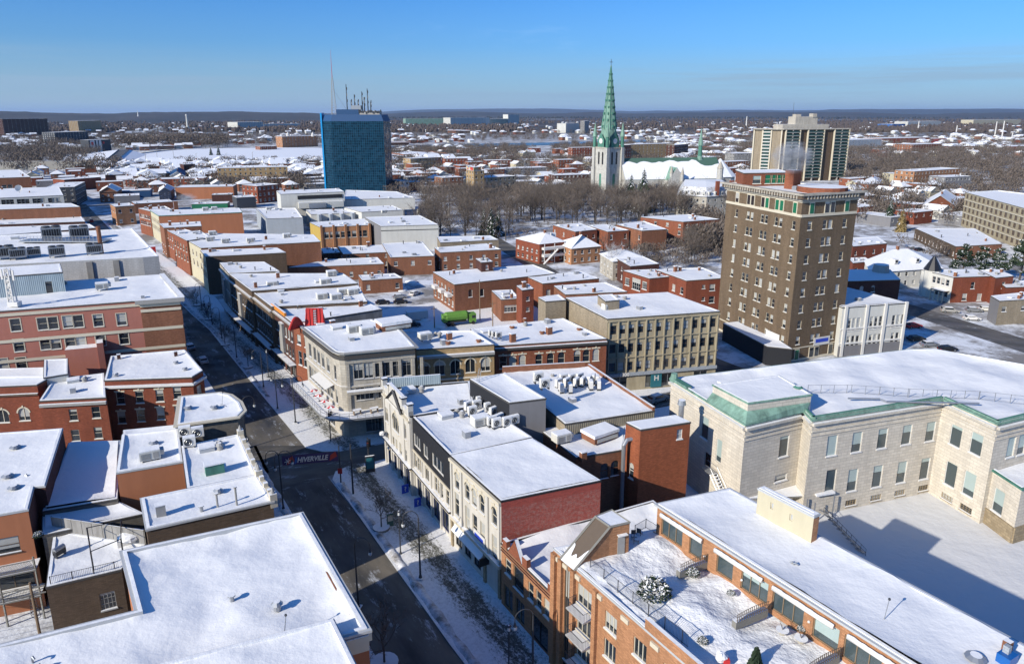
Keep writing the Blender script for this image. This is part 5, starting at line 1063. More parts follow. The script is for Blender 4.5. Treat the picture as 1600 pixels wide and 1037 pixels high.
K5=Q('concrete_hall','pale concrete hall with dark slit, nearest of the white group',[(595,353.5),(685,351),(656,336.5),(570,339.5)],10.7,'panel_white',walls={3:'metal_grey'})  # west wall in darker grey: its shade is painted into the colour
K5.band(0,8.6,.3,.05,'black','slit_window',snow=False)
K6=Q('shop_building','tan brick building with eight windows, brick buttresses and yellow flank',[(500,355),(579,351.5),(572,341.5),(484,347.5)],9.6,'brick_tan',walls={3:'yellow'},fac={0:[dict(n=8,w=1.9,rows=[(4.6,7.4)],trim='cream',m=(1.6,1.6))]})
mb=MB();p0,p1=K6.edge(0);L_=edge_frame(p0,p1)[0]
for k in range(5):mb.box(K6.uvp(0,.5+(L_-1)*k/4,0,.2),(.9,.7,10.4),'brick_tan',AZ,top='snow')
K6.part(mb,'buttress')
# --- behind the bank corner: low brick backs, apartments, houses ---
FB('weathered wooden board wall of a back yard shed',447,415,512,413,399,5,'wood_wall','wooden_shed',win=False)
Q('back_building','long low rust brick back building with a snow ledge',[(450,418),(600,412),(590,402),(515,405)],5.4,'brick_rust')
Q('back_building','low brick annex at the edge of the snowy parking yard',[(566,438),(629,434),(617,427),(560,430)],4.6,'brick_rust')
P3=Q('back_building','rust brick building with small windows behind the parking yard',[(610,402),(679,399.5),(660,377.5),(597,380.5)],6.8,'brick_rust',fac={0:[dict(n=3,w=1.3,rows=[(3.6,5.2)])]})
Q('back_building','brown brick building with a snowy flat roof in the row of back buildings',[(536,397),(611,393.5),(600,382.5),(528,385)],6.4,'brick_rust')
Q('shed_building','small flat shed between the wooden wall and the brown brick back building',[(505,396),(532,394.5),(526,387),(502,388)],5.5,'brick_dark')
P1=Q('back_building','square rust brick block with black-edged snowy roof',[(688,394.5),(783,389.5),(760,380.5),(679,387)],7.6,'brick_rust')
P2=Q('back_building','beige brick block behind the square rust one',[(688,379),(779,374.5),(766,368),(683,370)],8.2,'brick_beige')
P5=Q('apartment_building','red-brown brick apartment house with white balconies and a red stair hut on the roof',[(710,444.5),(868,427),(833,413.5),(676.6,425)],8.4,'brick_rust',step=2.5,fac={0:[at([(735,458),(753,457)],w=1.3,h=2.4,style='arch'),at([(735,481),(753,481)],w=1.3,h=2.2,style='arch')],3:[dict(n=6,w=1.3,rows=[(1.2,3.),(4.8,6.6)])]})
for k in range(3):mb=MB();p0,p1=P5.edge(3);L_=edge_frame(p0,p1)[0];u=L_*(.2+.3*k);mb.along(P5.uvp(3,u-1.5,0),P5.uvp(3,u+1.5,0),0,1.4,4.,5.1,'white','snow');P5.part(mb,'balcony')
RH=Q('roof_hut','small dark red stair hut on the brick apartment house roof',[(752,410),(770,408.5),(762,403),(743,404)],11.4,'red',zb=8.2,walls={0:'brick_dark',3:'brick_dark'},fac={0:[dict(n=1,w=.8,rows=[(9,10.4)])]})
P6=Q('apartment_building','orange brick wing with green roof edge behind the pergola house',[(848,443),(936,435),(908,424),(822,431.5)],8.2,'brick_orange',fac={0:[dict(n=4,w=1.3,rows=[(4.4,6.2)])]})
P7=Q('deck_house','small brick house with roof terrace and white many-paned window',[(783,468),(812,466),(800,452.5),(768,454)],6.4,'brick_rust',fac={0:[dict(n=1,w=3.6,rows=[(2.6,4.6)],style='grid')]})
P8=Q('stair_tower','slim red brick stair tower beside the terrace house',[(816,453.5),(834,451),(826,443.5),(807,446.5)],10.2,'brick_red',fac={0:[dict(n=1,w=1.,rows=[(4,5.2),(7,8.2)])]})
P9=Q('back_building','rust brick building with louvred box, directly behind the beige concrete office',[(883.5,460),(980,455.5),(946.5,441),(865.5,446.5)],9.2,'brick_rust')
H8a=Q('apartment_building','red brick apartments with white bay and many-paned windows left of the brown tower',[(1015,435),(1046,432),(1026,420.5),(974,422.5)],9.8,'brick_red',fac={3:[at([(980,440),(1007,446)],w=2.2,h=2.4,style='grid'),at([(994,444)],w=4,h=3.6,style='grid')]})
H8b=Q('apartment_building','red brick block with four small white windows against the brown tower',[(1072.5,438.5),(1136,434),(1098,418),(1024,421)],10.4,'brick_red',fac={0:[at([(1099.5,448),(1099,467)],w=1,h=1.1),at([(1113,449),(1112,468)],w=1.8,h=2.)],3:[dict(n=4,w=1.5,rows=[(1.4,3.4),(6,8)])]})
H4=Q('brick_house','flat-roofed orange-red brick house with glazed porch, left of its twin',[(899,362),(933,358.5),(906,348.5),(864,351.5)],8.2,'brick_orange',fac={0:[dict(n=3,w=1.3,rows=[(4.6,6.4),(1.2,3)])],3:[dict(n=3,w=1.2,rows=[(4.6,6.4),(1.2,3)])]})
H5=Q('brick_house','flat-roofed orange brick house with tall narrow windows, middle of the row',[(950,362),(983,359.5),(947,350.5),(918,352)],8.2,'brick_orange',fac={0:[dict(n=2,w=1.2,rows=[(4.6,6.8)])]})
H6=Q('brick_house','square brown-red brick block right of the narrow-windowed house',[(1003,360.5),(1042,358),(1005,345),(963,350.5)],9.,'brick_rust',fac={3:[dict(n=2,w=1.2,rows=[(1.4,3.2),(5,6.8)])]})
H7=Q('brick_house','long orange-red brick apartments with dark recessed stairwell',[(1068,346.5),(1124,342.5),(1075,335),(1001,339)],10.8,'brick_orange',fac={0:[dict(n=4,w=1.3,rows=[(1.4,3.2),(4.8,6.6),(8,9.6)])],3:[dict(n=4,w=1.3,rows=[(1.4,3.2),(4.8,6.6),(8,9.6)])]})
H1=house('dark red brick house with hipped snow roof and white outside stairs',[(843,381),(882,377),(860,366.5),(806,372)],8.,3.,'hip','brick_red',dormer=1)
mb=MB();p0,p1=H1.poly[0],H1.poly[1];L_=edge_frame(p0,p1)[0]
for z in(2.8,5.6):mb.along(H1.uvp(0,1,0),H1.uvp(0,L_-1,0),-.05,2.,z,z+.9,'white','snow')
for u in(1.2,L_/2,L_-1.2):mb.box(H1.uvp(0,u,0,1.9),(.2,.2,8),'white',AZ)
mb.tube([H1.uvp(0,.5,.3,2.4),H1.uvp(0,L_*.6,5.7,2.4)],.4,'white',4);mb.build('outside_stairs',H1.root)
house('orange brick house with steep snowy gable facing the street',[(893,388),(938,384),(915,374),(868,379)],6.5,4.2,'hip','brick_tan')
house('dark brick house with snow-covered mansard behind the frosted tree',[(958,408),(1012,404),(985,393),(938,396)],7.,2.6,'hip','stone_grey')
Q('brick_house','dark brick house with two chimneys right of the frosted tree',[(985,416),(1030,412),(1004,400),(960,402)],7.6,'brick_dark')
# --- right of the brown tower ---
house('white house with huge hipped snow roof, two dormers and red shutters',[(1362,425),(1472,418),(1462,403),(1352,407)],6.2,5.5,'hip','panel_white',dormer=2,trim='white')
WH=Q('town_house','white brick front and brick-red side house with black pointed turret',[(1490,433),(1556,431),(1524,420.5),(1440,421)],8.2,'brick_red',walls={3:'panel_white'},step=3,fac={0:[at([(1520,446)],w=1.3,h=2.1),at([(1507,464),(1530,464)],w=1.6,h=2.3)],3:[dict(n=6,w=1.2,rows=[(1.4,3.6),(5,7.)])]})
mb=MB();c_=(*W(1457,423,8.2),0);mb.cyl((c_[0],c_[1],0),2.4,8.6,'panel_white',10);mb.cyl((c_[0],c_[1],8.6),2.7,4.4,'black',10,.3);WH.part(mb,'turret')
mb=MB();p0,p1=WH.edge(3);L_=edge_frame(p0,p1)[0];mb.along(WH.uvp(3,L_*.55,0),WH.uvp(3,L_*.95,0),0,2.5,3.4,3.7,'wood','snow');[mb.box(WH.uvp(3,L_*(.56+.125*k),0,2.4),(.3,.3,3.4),'cream',AZ)for k in range(4)];WH.part(mb,'porch')
Q('town_house','red brick back wing beyond the white-fronted house',[(1556,434),(1584,431),(1560,421),(1530,422)],8.4,'brick_red',fac={0:[dict(n=1,w=1.4,rows=[(1.4,3.4),(4.8,6.8)])]})
Q('town_house','low red brick house with snowy parapet at the right edge',[(1572,449),(1680,445),(1640,437),(1560,440)],6.,'brick_red')
Q('town_house','beige house with grey boarded end by the boulevard at the right edge',[(1562,470),(1700,462),(1660,450),(1548,462)],7.,'brick_beige',walls={3:'metal_grey'},fac={0:[dict(n=5,w=1.5,rows=[(3.8,5.2)])]})
Q('town_house','red painted stepped house behind the tower shade',[(1333,385),(1386,380),(1372,370),(1325,372)],8.5,'brick_red',fac={0:[dict(n=4,w=1.1,rows=[(1.4,3),(5,6.6)])]})
Q('town_house','low red painted house front with snowy ledge',[(1333,411),(1362,408),(1352,402),(1325,403)],5.,'brick_red',fac={0:[dict(n=2,w=1.4,rows=[(1.4,3)])]})
Q('store_building','flat store with orange corner and wide snowy roof full of vents',[(1494,385),(1566,381),(1523,357),(1430,356.5)],5.4,'brick_rust',walls={3:'brick_brown'})
SL=B('office_slab','five-storey tan office slab with rows of square concrete panels at the right edge',[(1640,336),(1735,318),(1560,297.5),(1509,300.5)],17.4,'concrete',step=5,lod=1,ph=.4,fac={3:[dict(n=17,w=3.0,rows=[(1.2+3.3*k,3.4+3.3*k)for k in range(5)],glass='brown',trim='concrete',style='nosill noframe')]})
mb=MB();
p0,p1=SL.edge(3)
for k in range(1,5):mb.along(p0,p1,.05,.25,.35+3.3*k,.75+3.3*k,'cream')
SL.part(mb,'band')
FB('brick apartments with little domed corner lantern and balconies',1425,297,1496,291,268,16,'brick_tan','apartment_building')
FB('pale green rendered building left of the domed brick apartments',1398,293,1424,292,272,14,'stucco_cream','apartment_building')
FB('grey building with steep slatted upper wall right of the domed apartments',1474,302,1514,300,277,14,'metal_grey')
house('orange brick house end with wide snowy gable',[(1442,322),(1492,322),(1500,312),(1450,311)],6.,6.,'gable','brick_orange')
house('small hipped house with red walls and snow cap near the domed apartments',[(1350,286),(1374,285),(1378,280),(1354,280)],6.5,3.4,'hip','brick_red')
house('white gabled house with porch left of the slatted grey building',[(1447,290),(1470,289),(1474,284),(1450,284)],6.5,3.,'hip','panel_white')
# --- landmarks ---
def landmark():pass
a,b=W(524,304),W(604,304);a2=(W(511,302));L_,dx,dy=edge_frame(a,b);dp=30
c2=(b[0]-dy*dp,b[1]+dx*dp);d2=(a2[0]-dy*(dp-6),a2[1]+dx*(dp-6));poly=[a,b,c2,d2,a2]
BT_=empty('glass_tower',(a[0],a[1],0),'tall blue mirror-glass tower with lattice masts on its roof','tower');mb=MB()
for i in range(5):p,q=poly[i],poly[(i+1)%5];mb.poly([(*p,0),(*q,0),(*q,51.5),(*p,51.5)],'glass_tower')
mb.build('glass_wall',BT_);mb=MB()
i1=inset(poly,1.6)
for i in range(5):mb.poly([(*poly[i],51.5),(*poly[(i+1)%5],51.5),(*i1[(i+1)%5],56),(*i1[i],56)],'blue_dark')
mb.poly([(*p,56)for p in i1],'trim_grey');mb.build('roof_band',BT_)
mb=MB();p=d2;q=a2;mb.along(p,q,-.05,1.2,0,57.2,'blue_panel',e0=-17,e1=1.0);e_=(a2[0]-dx*.2,a2[1]-dy*.2);mb.build('blue_fin',BT_)
mb=MB();m_=((i1[0][0]+i1[1][0])/2,(i1[0][1]+i1[1][1])/2+12)
mb.box((m_[0]-8,m_[1],56),(16,10,3.6),'blue_dark');mb.box((m_[0]+6,m_[1],56),(18,9,2.6),'trim_grey');mb.box((m_[0]-2,m_[1],59.4),(7,7,3),'steel')
for k in range(14):mb.box((m_[0]-1+k*1.3,m_[1]-4.8,56.5+random.random()*1.5),(.8,.3,1.6),'iron')
mb.build('plant_room',BT_)
mb=MB();mx,my=a2[0]+6,a2[1]+12
def lattice(mb,x,y,z0,z1,w0,w1,m='trim_grey',n=12):
 for sx,sy in((-1,-1),(1,-1),(1,1),(-1,1)):mb.tube([(x+sx*w0,y+sy*w0,z0),(x+sx*w1,y+sy*w1,z1)],.13,m,4)
 for k in range(n):
  t0,t1=k/n,(k+1)/n;w_0,w_1=w0+(w1-w0)*t0,w0+(w1-w0)*t1;za,zb_=z0+(z1-z0)*t0,z0+(z1-z0)*t1
  for s_ in(-1,1):mb.tube([(x-w_0*s_,y-w_0,za),(x+w_1*s_,y-w_1,zb_)],.08,m,3);mb.tube([(x-w_0,y-w_0*s_,za),(x-w_1,y+w_1*s_,zb_)],.08,m,3)
lattice(mb,mx,my,56,82,1.7,.35,n=14);mb.tube([(mx,my,82),(mx,my,101)],[.22,.05],'red',4);mb.tube([(mx,my,74),(mx+10,my,58)],.1,'steel',3);mb.build('lattice_mast',BT_)
for k,(ox,h_)in enumerate(((-9,19),(-6,8),(-3.5,12),(-1,8),(2,14),(3.5,10),(6,16),(8,7))):
 mb=MB();x=m_[0]+ox*1.0;mb.tube([(x,m_[1],58),(x,m_[1],58+h_)],[.4,.25],'iron',4)
 for j in range(3):mb.box((x+.5,m_[1]-.4,59+h_*(.3+.22*j)),(.5,.4,1.8),'steel' if j%2 else 'iron')
 mb.build('antenna',BT_)
# flats with green balconies
f0=W(1216,284);f1=W(1318,281);L_,dx,dy=edge_frame(f0,f1);zt=hgt(f0,202.5)
f2=(f1[0]-dy*19,f1[1]+dx*19);f3=(f0[0]-21,f0[1]+11);f2=(f1[0]+(f3[0]-f0[0]),f1[1]+(f3[1]-f0[1]))
FT=B('apartment_tower','tall beige slab of flats with green balconies and penthouse plant',[f0,f1,f2,f3],zt,'brick_brown',px=False,step=8,lod=1,ph=.3,cop=.4,walls={3:'brick_beige'})
nfl=15;fh=(zt-3)/nfl
mb=MB();L0=L_
for(u0,u1)in((.03,.24),(.36,.60),(.76,.985)):
 mb=MB();mb.along(FT.uvp(0,L0*u0,0),FT.uvp(0,L0*u1,0),-.05,.5,3,zt-.5,'green_glass')
 for k in range(nfl):z=3+k*fh;mb.along(FT.uvp(0,L0*u0,0),FT.uvp(0,L0*u1,0),-.5,2.1,z,z+.3,'panel_white','snow');mb.along(FT.uvp(0,L0*u0,0),FT.uvp(0,L0*u1,0),-2.0,2.15,z+.3,z+1.3,'green_glass')
 for u in(u0,(u0+u1)/2,u1):mb.along(FT.uvp(0,L0*u-.25,0),FT.uvp(0,L0*u+.25,0),-.5,2.4 if u!=(u0+u1)/2 else 2.1,0,zt-.4,'trim_grey' if u==(u0+u1)/2 else 'cream')
 FT.part(mb,'balcony_stack')
L3_=edge_frame(*FT.edge(3))[0]
mb=MB();mb.along(FT.uvp(3,L3_*.36,0),FT.uvp(3,L3_*.58,0),-.05,.4,3,zt-.5,'green_glass')
for k in range(nfl):z=3+k*fh;mb.along(FT.uvp(3,L3_*.34,0),FT.uvp(3,L3_*.6,0),-.4,1.1,z,z+.9,'panel_white','snow')
FT.part(mb,'balcony_stack')
for u in(.02,.32,.62,.97):mb=MB();mb.along(FT.uvp(3,L3_*u-.5,0),FT.uvp(3,L3_*u+.5,0),.1,.9,0,zt-.3,'cream');FT.part(mb,'fin')
run(FT,[3,0],.5,2.2,zt-.2,zt+.7,'stone_grey','roof_slab','snow')
ctr=((f0[0]+f2[0])/2,(f0[1]+f2[1])/2);rz_=math.atan2(dy,dx);mb=MB();mb.box((ctr[0]-1,ctr[1],zt+.1),(46,13,4),'stone_grey',rz_,top='snow');mb.box((ctr[0]-1,ctr[1]-6.6,zt+1),(42,.3,2.2),'glass',rz_);FT.part(mb,'penthouse')
mb=MB();mb.box((ctr[0],ctr[1],zt+4),(22,10,6.5),'stone_grey',rz_,top='snow');mb.box((ctr[0]-6,ctr[1]-1,zt+10),(5,5,2.5),'stone_grey',rz_);mb.box((ctr[0]+8,ctr[1]-1,zt+10),(4,5,3),'stone_grey',rz_);FT.part(mb,'plant_room')
mb=MB();mb.tube([(ctr[0]-9,ctr[1],zt+10),(ctr[0]-9,ctr[1],zt+22)],.12,'iron',4);FT.part(mb,'antenna')
# church
cx,cy=W(948,309);ang=R_(33);s_=6.6
CH=empty('church_tower',(cx,cy,0),'pale stone church tower with tall green copper spire and corner pinnacles','church')
def rot(x,y,a=ang):return(cx+x*math.cos(a)-y*math.sin(a),cy+x*math.sin(a)+y*math.cos(a))
sq=[rot(-s_,-s_),rot(s_,-s_),rot(s_,s_),rot(-s_,s_)]
ct=Bld.__new__(Bld);ct.poly=sq;ct.z=40;ct.zb=0;ct.wall='stone_church';ct.lod=1;ct.nw=0;ct.root=CH;ct.o=(cx,cy,0);ct.rest=None;BL.append(ct);mb=MB();hb=hgt((cx,cy),230)
for i in range(4):
 ho=[];ho+=ct.windows(sq[i],sq[(i+1)%4],dict(us=[4.6,8.6],w=1.7,rows=[(hb-11.5,hb-3)],style='arch hung',trim='stone_grey',glass='black'));ho+=ct.windows(sq[i],sq[(i+1)%4],dict(us=[6.6],w=2.4,rows=[(7,17)],style='arch',trim='stone_grey',glass='copper_dark'))
 wall_face(mb,sq[i],sq[(i+1)%4],0,hb,ho,'stone_church')
mb.build('wall',CH)
for i in range(4):
 mb=MB();q=sq[i];mb.box((q[0],q[1],0),(3,3,hb*.62),'stone_church',ang);mb.box((q[0],q[1],hb*.62),(2.4,2.4,hb*.38),'stone_church',ang);mb.build('buttress',CH)
 mb=MB();mb.cyl((q[0],q[1],hb),1.3,7,'copper_dark',8,1.1);mb.cyl((q[0],q[1],hb+7),1.7,9.5,'copper',8,.05);mb.build('pinnacle',CH)
 a_,b_=sq[i],sq[(i+1)%4];m2=((a_[0]+b_[0])/2,(a_[1]+b_[1])/2);mb=MB();r1=edge_frame(a_,b_);mb.along(a_,b_,.2,.4,hb-.8,hb+.2,'stone_grey','snow',e0=.5,e1=.5);mb.build('cornice',CH)
 mb=MB();nx,ny=r1[2],-r1[1];g1,g2_=lerp((*m2,0),(*a_,0),.5),lerp((*m2,0),(*b_,0),.5)
 mb.poly([(g1[0]+nx*.2,g1[1]+ny*.2,hb),(g2_[0]+nx*.2,g2_[1]+ny*.2,hb),(g2_[0]+nx*.2,g2_[1]+ny*.2,hb+5),(m2[0]+nx*.2,m2[1]+ny*.2,hb+10),(g1[0]+nx*.2,g1[1]+ny*.2,hb+5)],'copper_dark')
 cc=(m2[0]+nx*.3,m2[1]+ny*.3,hb+4.2);mb.poly([(cc[0]+1.8*math.cos(t)*r1[1],cc[1]+1.8*math.cos(t)*r1[2],cc[2]+1.8*math.sin(t))for t in[2*math.pi*k/14 for k in range(14)]],'white');mb.build('clock_gable',CH)
zs_=hgt((cx,cy),104);mb=MB()
mb.cyl((cx,cy,hb),6.2,12,'copper',8,5.0);mb.cyl((cx,cy,hb+12),5.2,(zs_-hb-12)*.45,'copper',8,2.9);mb.cyl((cx,cy,hb+12+(zs_-hb-12)*.45),2.9,(zs_-hb-12)*.55,'copper',8,.2)
for k in range(8):
 a_=2*math.pi*k/8
 for z0_,z1_,r0_,r1_ in((hb+12,hb+12+(zs_-hb-12)*.45,5.2,2.9),(hb+12+(zs_-hb-12)*.45,zs_,2.9,.2)):mb.tube([(cx+r0_*math.cos(a_),cy+r0_*math.sin(a_),z0_),(cx+r1_*math.cos(a_),cy+r1_*math.sin(a_),z1_)],[.35,.2],'copper_dark',4)
 for j in range(9):t=j/9;r_=(5.2-4.6*t)*math.cos(math.pi/8)+.1;zz=hb+13+(zs_-hb-14)*t;a2_=a_+math.pi/8;mb.box((cx+r_*math.cos(a2_),cy+r_*math.sin(a2_),zz),(.9-.5*t,.9-.5*t,1.6-.8*t),'copper_dark',a2_)
mb.build('spire',CH);mb=MB();mb.tube([(cx,cy,zs_),(cx,cy,zs_+4.5)],.15,'iron',4);mb.box((cx,cy,zs_+2.6),(2.2,.25,.3),'iron');mb.ball((cx,cy,zs_),.6,'copper',6,4);mb.build('cross',CH)
def gable_mesh(rt,p,z,rise,wall,roof,snowy=.7,name='roof'):
 mb=MB()
 for i in range(4):mb.poly([(*p[i],0),(*p[(i+1)%4],0),(*p[(i+1)%4],z),(*p[i],z)],wall)
 e0=((p[3][0]+p[0][0])/2,(p[3][1]+p[0][1])/2,z+rise);e1=((p[1][0]+p[2][0])/2,(p[1][1]+p[2][1])/2,z+rise)
 mb.poly([(*p[1],z),(*p[2],z),e1],wall);mb.poly([(*p[3],z),(*p[0],z),e0],wall);mb.build('wall',rt)
 rb=MB();A,B_,C_,D_=[(*q,z)for q in p];rb.poly([A,B_,e1,e0],roof);rb.poly([C_,D_,e0,e1],roof);rb.build(name,rt)
 if snowy:
  sb=MB();n=26;up=[]
  for k in range(n+1):f=k/n;h_=snowy+.22*noise.fractal(Vector((f*5,3,1)),.8,2,3)-.12*(f>.8);up.append(lerp(lerp(A,B_,f),lerp(e0,e1,f),h_))
  for k in range(n):a0,a1=lerp(A,B_,k/n),lerp(A,B_,(k+1)/n);q=[a0,a1,up[k+1],up[k]];sb.poly([(v[0],v[1],v[2]+.35)for v in q],'snow')
  sb.build('roof_snow',rt)
NV=empty('church_nave',(*W(1050,306),0),'long church nave with green roof half under snow and slim copper spirelet','church')
n0,n1=W(976,312),W(1128,309);L_,dx,dy=edge_frame(n0,n1);np_=[n0,n1,(n1[0]-dy*26,n1[1]+dx*26),(n0[0]-dy*26,n0[1]+dx*26)];zn=13.;gable_mesh(NV,np_,zn,14,'stone_church','green_roof',.8)
mb=MB();t_=W(1044,309);u=math.dist(n0,t_)
tp=[(n0[0]+dx*(u-6)+dy*6,n0[1]+dy*(u-6)-dx*6),(n0[0]+dx*(u+6)+dy*6,n0[1]+dy*(u+6)-dx*6)]
tq=[(tp[1][0]-dy*12,tp[1][1]+dx*12),(tp[0][0]-dy*12,tp[0][1]+dx*12)]
for a_,b_ in((tp[0],tp[1]),(tp[1],tq[0]),(tq[1],tp[0])):mb.poly([(*a_,0),(*b_,0),(*b_,13),(*a_,13)],'stone_church')
apx=((tp[0][0]+tp[1][0])/2,(tp[0][1]+tp[1][1])/2,21.5);apb=(apx[0]-dy*16,apx[1]+dx*16,21.5);mb.poly([(*tp[0],13),(*tp[1],13),apx],'stone_church');mb.poly([(*tp[1],13),(*tq[0],13),apb,apx],'snow');mb.poly([(*tq[1],13),(*tp[0],13),apx,apb],'copper');mb.build('transept',NV)
for px_,r_,h_ in((1122,2.2,25),(1064,1.1,21),(1047,1.1,22)):mb=MB();q=W(px_,312);mb.cyl((*q,0),r_,h_-4,'stone_church',10);mb.cyl((*q,h_-4),r_*1.15,5,'stone_grey',10,.1);mb.build('turret',NV)
mb=MB();q=((np_[0][0]+np_[3][0])/2+dx*58,(np_[0][1]+np_[3][1])/2+dy*58);mb.cyl((*q,zn+12),2.4,3,'copper',8,1.5);mb.cyl((*q,zn+15),1.5,7,'copper_dark',8,1.3);mb.cyl((*q,zn+22),1.9,12,'copper',8,.05);mb.build('fleche',NV)
mb=MB()
for k in range(9):q=(n0[0]+dx*(6+k*7.4),n0[1]+dy*(6+k*7.4));mb.box((q[0]+dy*.4,q[1]-dx*.4,0),(1.2,1.6,11),'stone_church',math.atan2(dy,dx))
mb.build('buttress',NV)
q=n1;mb=MB();mb.cyl((q[0]+dx*3-dy*13,q[1]+dy*3+dx*13,0),11,14,'stone_church',12);mb.cyl((q[0]+dx*3-dy*13,q[1]+dy*3+dx*13,14),12,12,'snow',12,.4);mb.build('apse',NV)
# presbytery with mansard roof
PR=B('presbytery','long stone presbytery with snow-plastered mansard roof and two red chimneys',[W(1056,338),W(1102,342),W(1150,338),W(1130,322),W(1060,322)],12.2,'stone_grey',px=False,step=8,lod=1,ph=.02,overhang=.4,fac={0:[dict(n=5,w=1.2,rows=[(1.5,3.6),(5.4,7.5),(9,10.8)])],1:[dict(n=5,w=1.2,rows=[(1.5,3.6),(5.4,7.5),(9,10.8)])]})
mi_,mo_=inset(PR.poly,3.2),inset(PR.poly,.1);mb=MB()
for i in range(5):j=(i+1)%5;mb.poly([(*mo_[i],12.2),(*mo_[j],12.2),(*mi_[j],17),(*mi_[i],17)],'snow_dirty')
mb.poly([(*p,17)for p in mi_],'snow');ap=(sum(p[0]for p in mi_)/5,sum(p[1]for p in mi_)/5,18.6)
for i in range(5):mb.poly([(*mi_[i],17.02),(*mi_[(i+1)%5],17.02),ap],'snow')
PR.part(mb,'mansard_roof')
for i,n_ in((0,5),(1,5)):
 L_,dx,dy=edge_frame(*PR.edge(i))
 for k in range(n_):mb=MB();c_=PR.uvp(i,L_*(k+.6)/(n_+.2),12.6,-1.3);mb.box(c_,(1.5,2,2.3),'panel_white',math.atan2(dy,dx),top='snow');mb.box(PR.uvp(i,L_*(k+.6)/(n_+.2),13.,-.27),(.8,.05,1.4),'glass',math.atan2(dy,dx));PR.part(mb,'dormer')
for u in(.35,.8):mb=MB();mb.box(PR.uvp(1,edge_frame(*PR.edge(1))[0]*u,12.5,-.8),(2.,1.4,8.),'brick_red',.2,top='snow');PR.part(mb,'chimney')
# --- mid and far individual buildings read off the photograph ---
for a in(('ochre brick school block with four rows of windows right of the church spire',985,254,1052,251,226,15,'brick_yellow','school_building'),('orange brick end wing of the ochre school block',972,256,985,255,227,14,'brick_orange','school_building'),('dark brown brick wing at the right end of the ochre school block',1052.5,252,1074,249,227,14,'brick_dark','school_building'),('red brick block with rows of small white windows left of the church tower',894,253,927,252,231,12,'brick_red','apartment_building'),('grey and beige apartment block with deep windows behind the bare trees',757.5,309,806,305,278,16,'brick_beige','apartment_building'),('yellow brick stair block with the painted mural on its flank',741,311,757,310,267,12,'brick_yellow','apartment_building'),('ochre brick flats with snowy roof right of the blue tower',642,266,690,263,248,13,'brick_yellow','apartment_building'),('deep red brick flats next to the ochre ones',696,264,731,263,248,13,'brick_red','apartment_building'),('long brown brick block in the first row behind the white concrete hall',690,291,735,290,279,13,'brick_rust','apartment_building'),('low beige block below the slatted grey building',800,297,838,296,284,13,'brick_beige','apartment_building'),('red brick flats with long snowy roof in the middle of the far town',760,262,800,261,251,13,'brick_red','apartment_building'),('pale store with flat roof behind the red flats',815,258,862,257,250,18,'panel_white','store_building'),('brown brick row left of the ochre flats foot',610,280,650,279,268,13,'brick_dark','apartment_building'),('orange brick block with white roof in front of the ochre flats',655,284,686,283,271,13,'brick_orange','apartment_building'),('tall white house gable near the glass tower foot',625,300,640,299,283,12,'panel_white','apartment_building'),('small pink-red building with flat snow roof',733,258,755,257,247,10,'stucco_pink','brick_building'),('long dark brick building with white roof edge left of the church tower foot',867,292,924,290,274,14,'brick_dark','brick_building'),('bright red brick building with dark side left of the church tower',873,266,897,265,250,12,'brick_orange','brick_building'),('low grey concrete building with pale end post near the park trees',843,306,900,303,290,18,'concrete_grey','office_building'),('long slatted grey building with snowy roof left of the bare park',780,276,856,273,264,16,'metal_grey','office_building'),('rust brick house block left of the mural building',692,301,724,299,278,14,'brick_rust','apartment_building'),('grey box building just left of the beige flats',1146,264,1178,263,240,16,'concrete_grey','office_building'),('orange-brown brick low building between the green spirelet and the beige flats',1133,270,1170,268,253,12,'brick_rust','brick_building'),('long green-fronted hospital building on the skyline',634,196,703,195.5,185.5,40,'copper','hospital_building'),('white hospital block on the skyline right of the green one',704,197,765,196,184,50,'panel_white','hospital_building'),('cream lower hospital wing on the skyline',765.5,196,793,195,186,40,'stucco_cream','hospital_building'),('white high block standing above the skyline trees',794,195,811,194.5,179,30,'panel_white','apartment_tower'),('long brick flats with balconies on the left skyline',8,214,78,211,186,22,'brick_dark','apartment_building'),('dark glass office with snowy roof left of the overpass',88,226,140,223,207,26,'panel_dark','office_building'),('ochre and charcoal building behind the dark glass office',124,208,160,206,189,26,'brick_yellow','office_building'),('brown institution front between two small white turrets',442,231,497,229,213.5,22,'brick_tan','institution_building'),('small brick pavilion with hipped snow roof on the white field',407,235,433,234,229,16,'brick_orange','pavilion'),('wide pale arena hall on the left horizon',372,203,412,202,191,50,'panel_white','arena'),('long white flat building beside the arena hall',412,201,470,200,194,30,'panel_white','store_building'),('long red-and-white retail hall at the right',1378,226,1452,224,216.5,40,'brick_red','store_building'),('bright red store front right of the long retail hall',1452,224,1478,223,217,30,'red','store_building'),('pale grey sports hall roof right of the beige flats',1322,236,1376,234,219,50,'panel_grey','sports_hall'),('brown brick hall in the wood right of the pale sports hall',1424,240,1470,238,226,30,'brick_rust','store_building'),('blue box store with turquoise end far at the right',1394,200,1414,199.5,194,60,'blue','store_building'),('long cream apartment hotel on the right horizon',1520,196,1594,195,187.5,60,'stucco_cream','apartment_building'),('pale store roof left of the cream hotel on the horizon',1418,198,1470,197,190,60,'panel_white','store_building'),('low brick retail row at the right edge of the far suburb',1580,236,1640,234,229,30,'brick_orange','store_building'),('pale church hall with slanting snow roof left of the copper spire',884,208,905,207,193,30,'panel_white','church_hall'),('slim grey bell tower left of the copper spire on the horizon',913,209,920,208,189,12,'concrete_grey','bell_tower'),):
 lab,xl,yl,xr,yr,yt,dp_,wl,nm=a;FB(lab,xl,yl,xr,yr,yt,dp_,wl,nm,step=12,wmax=12)
mb=MB();q0,q1=W(735,311),W(741,311);z=hgt(q0,262)
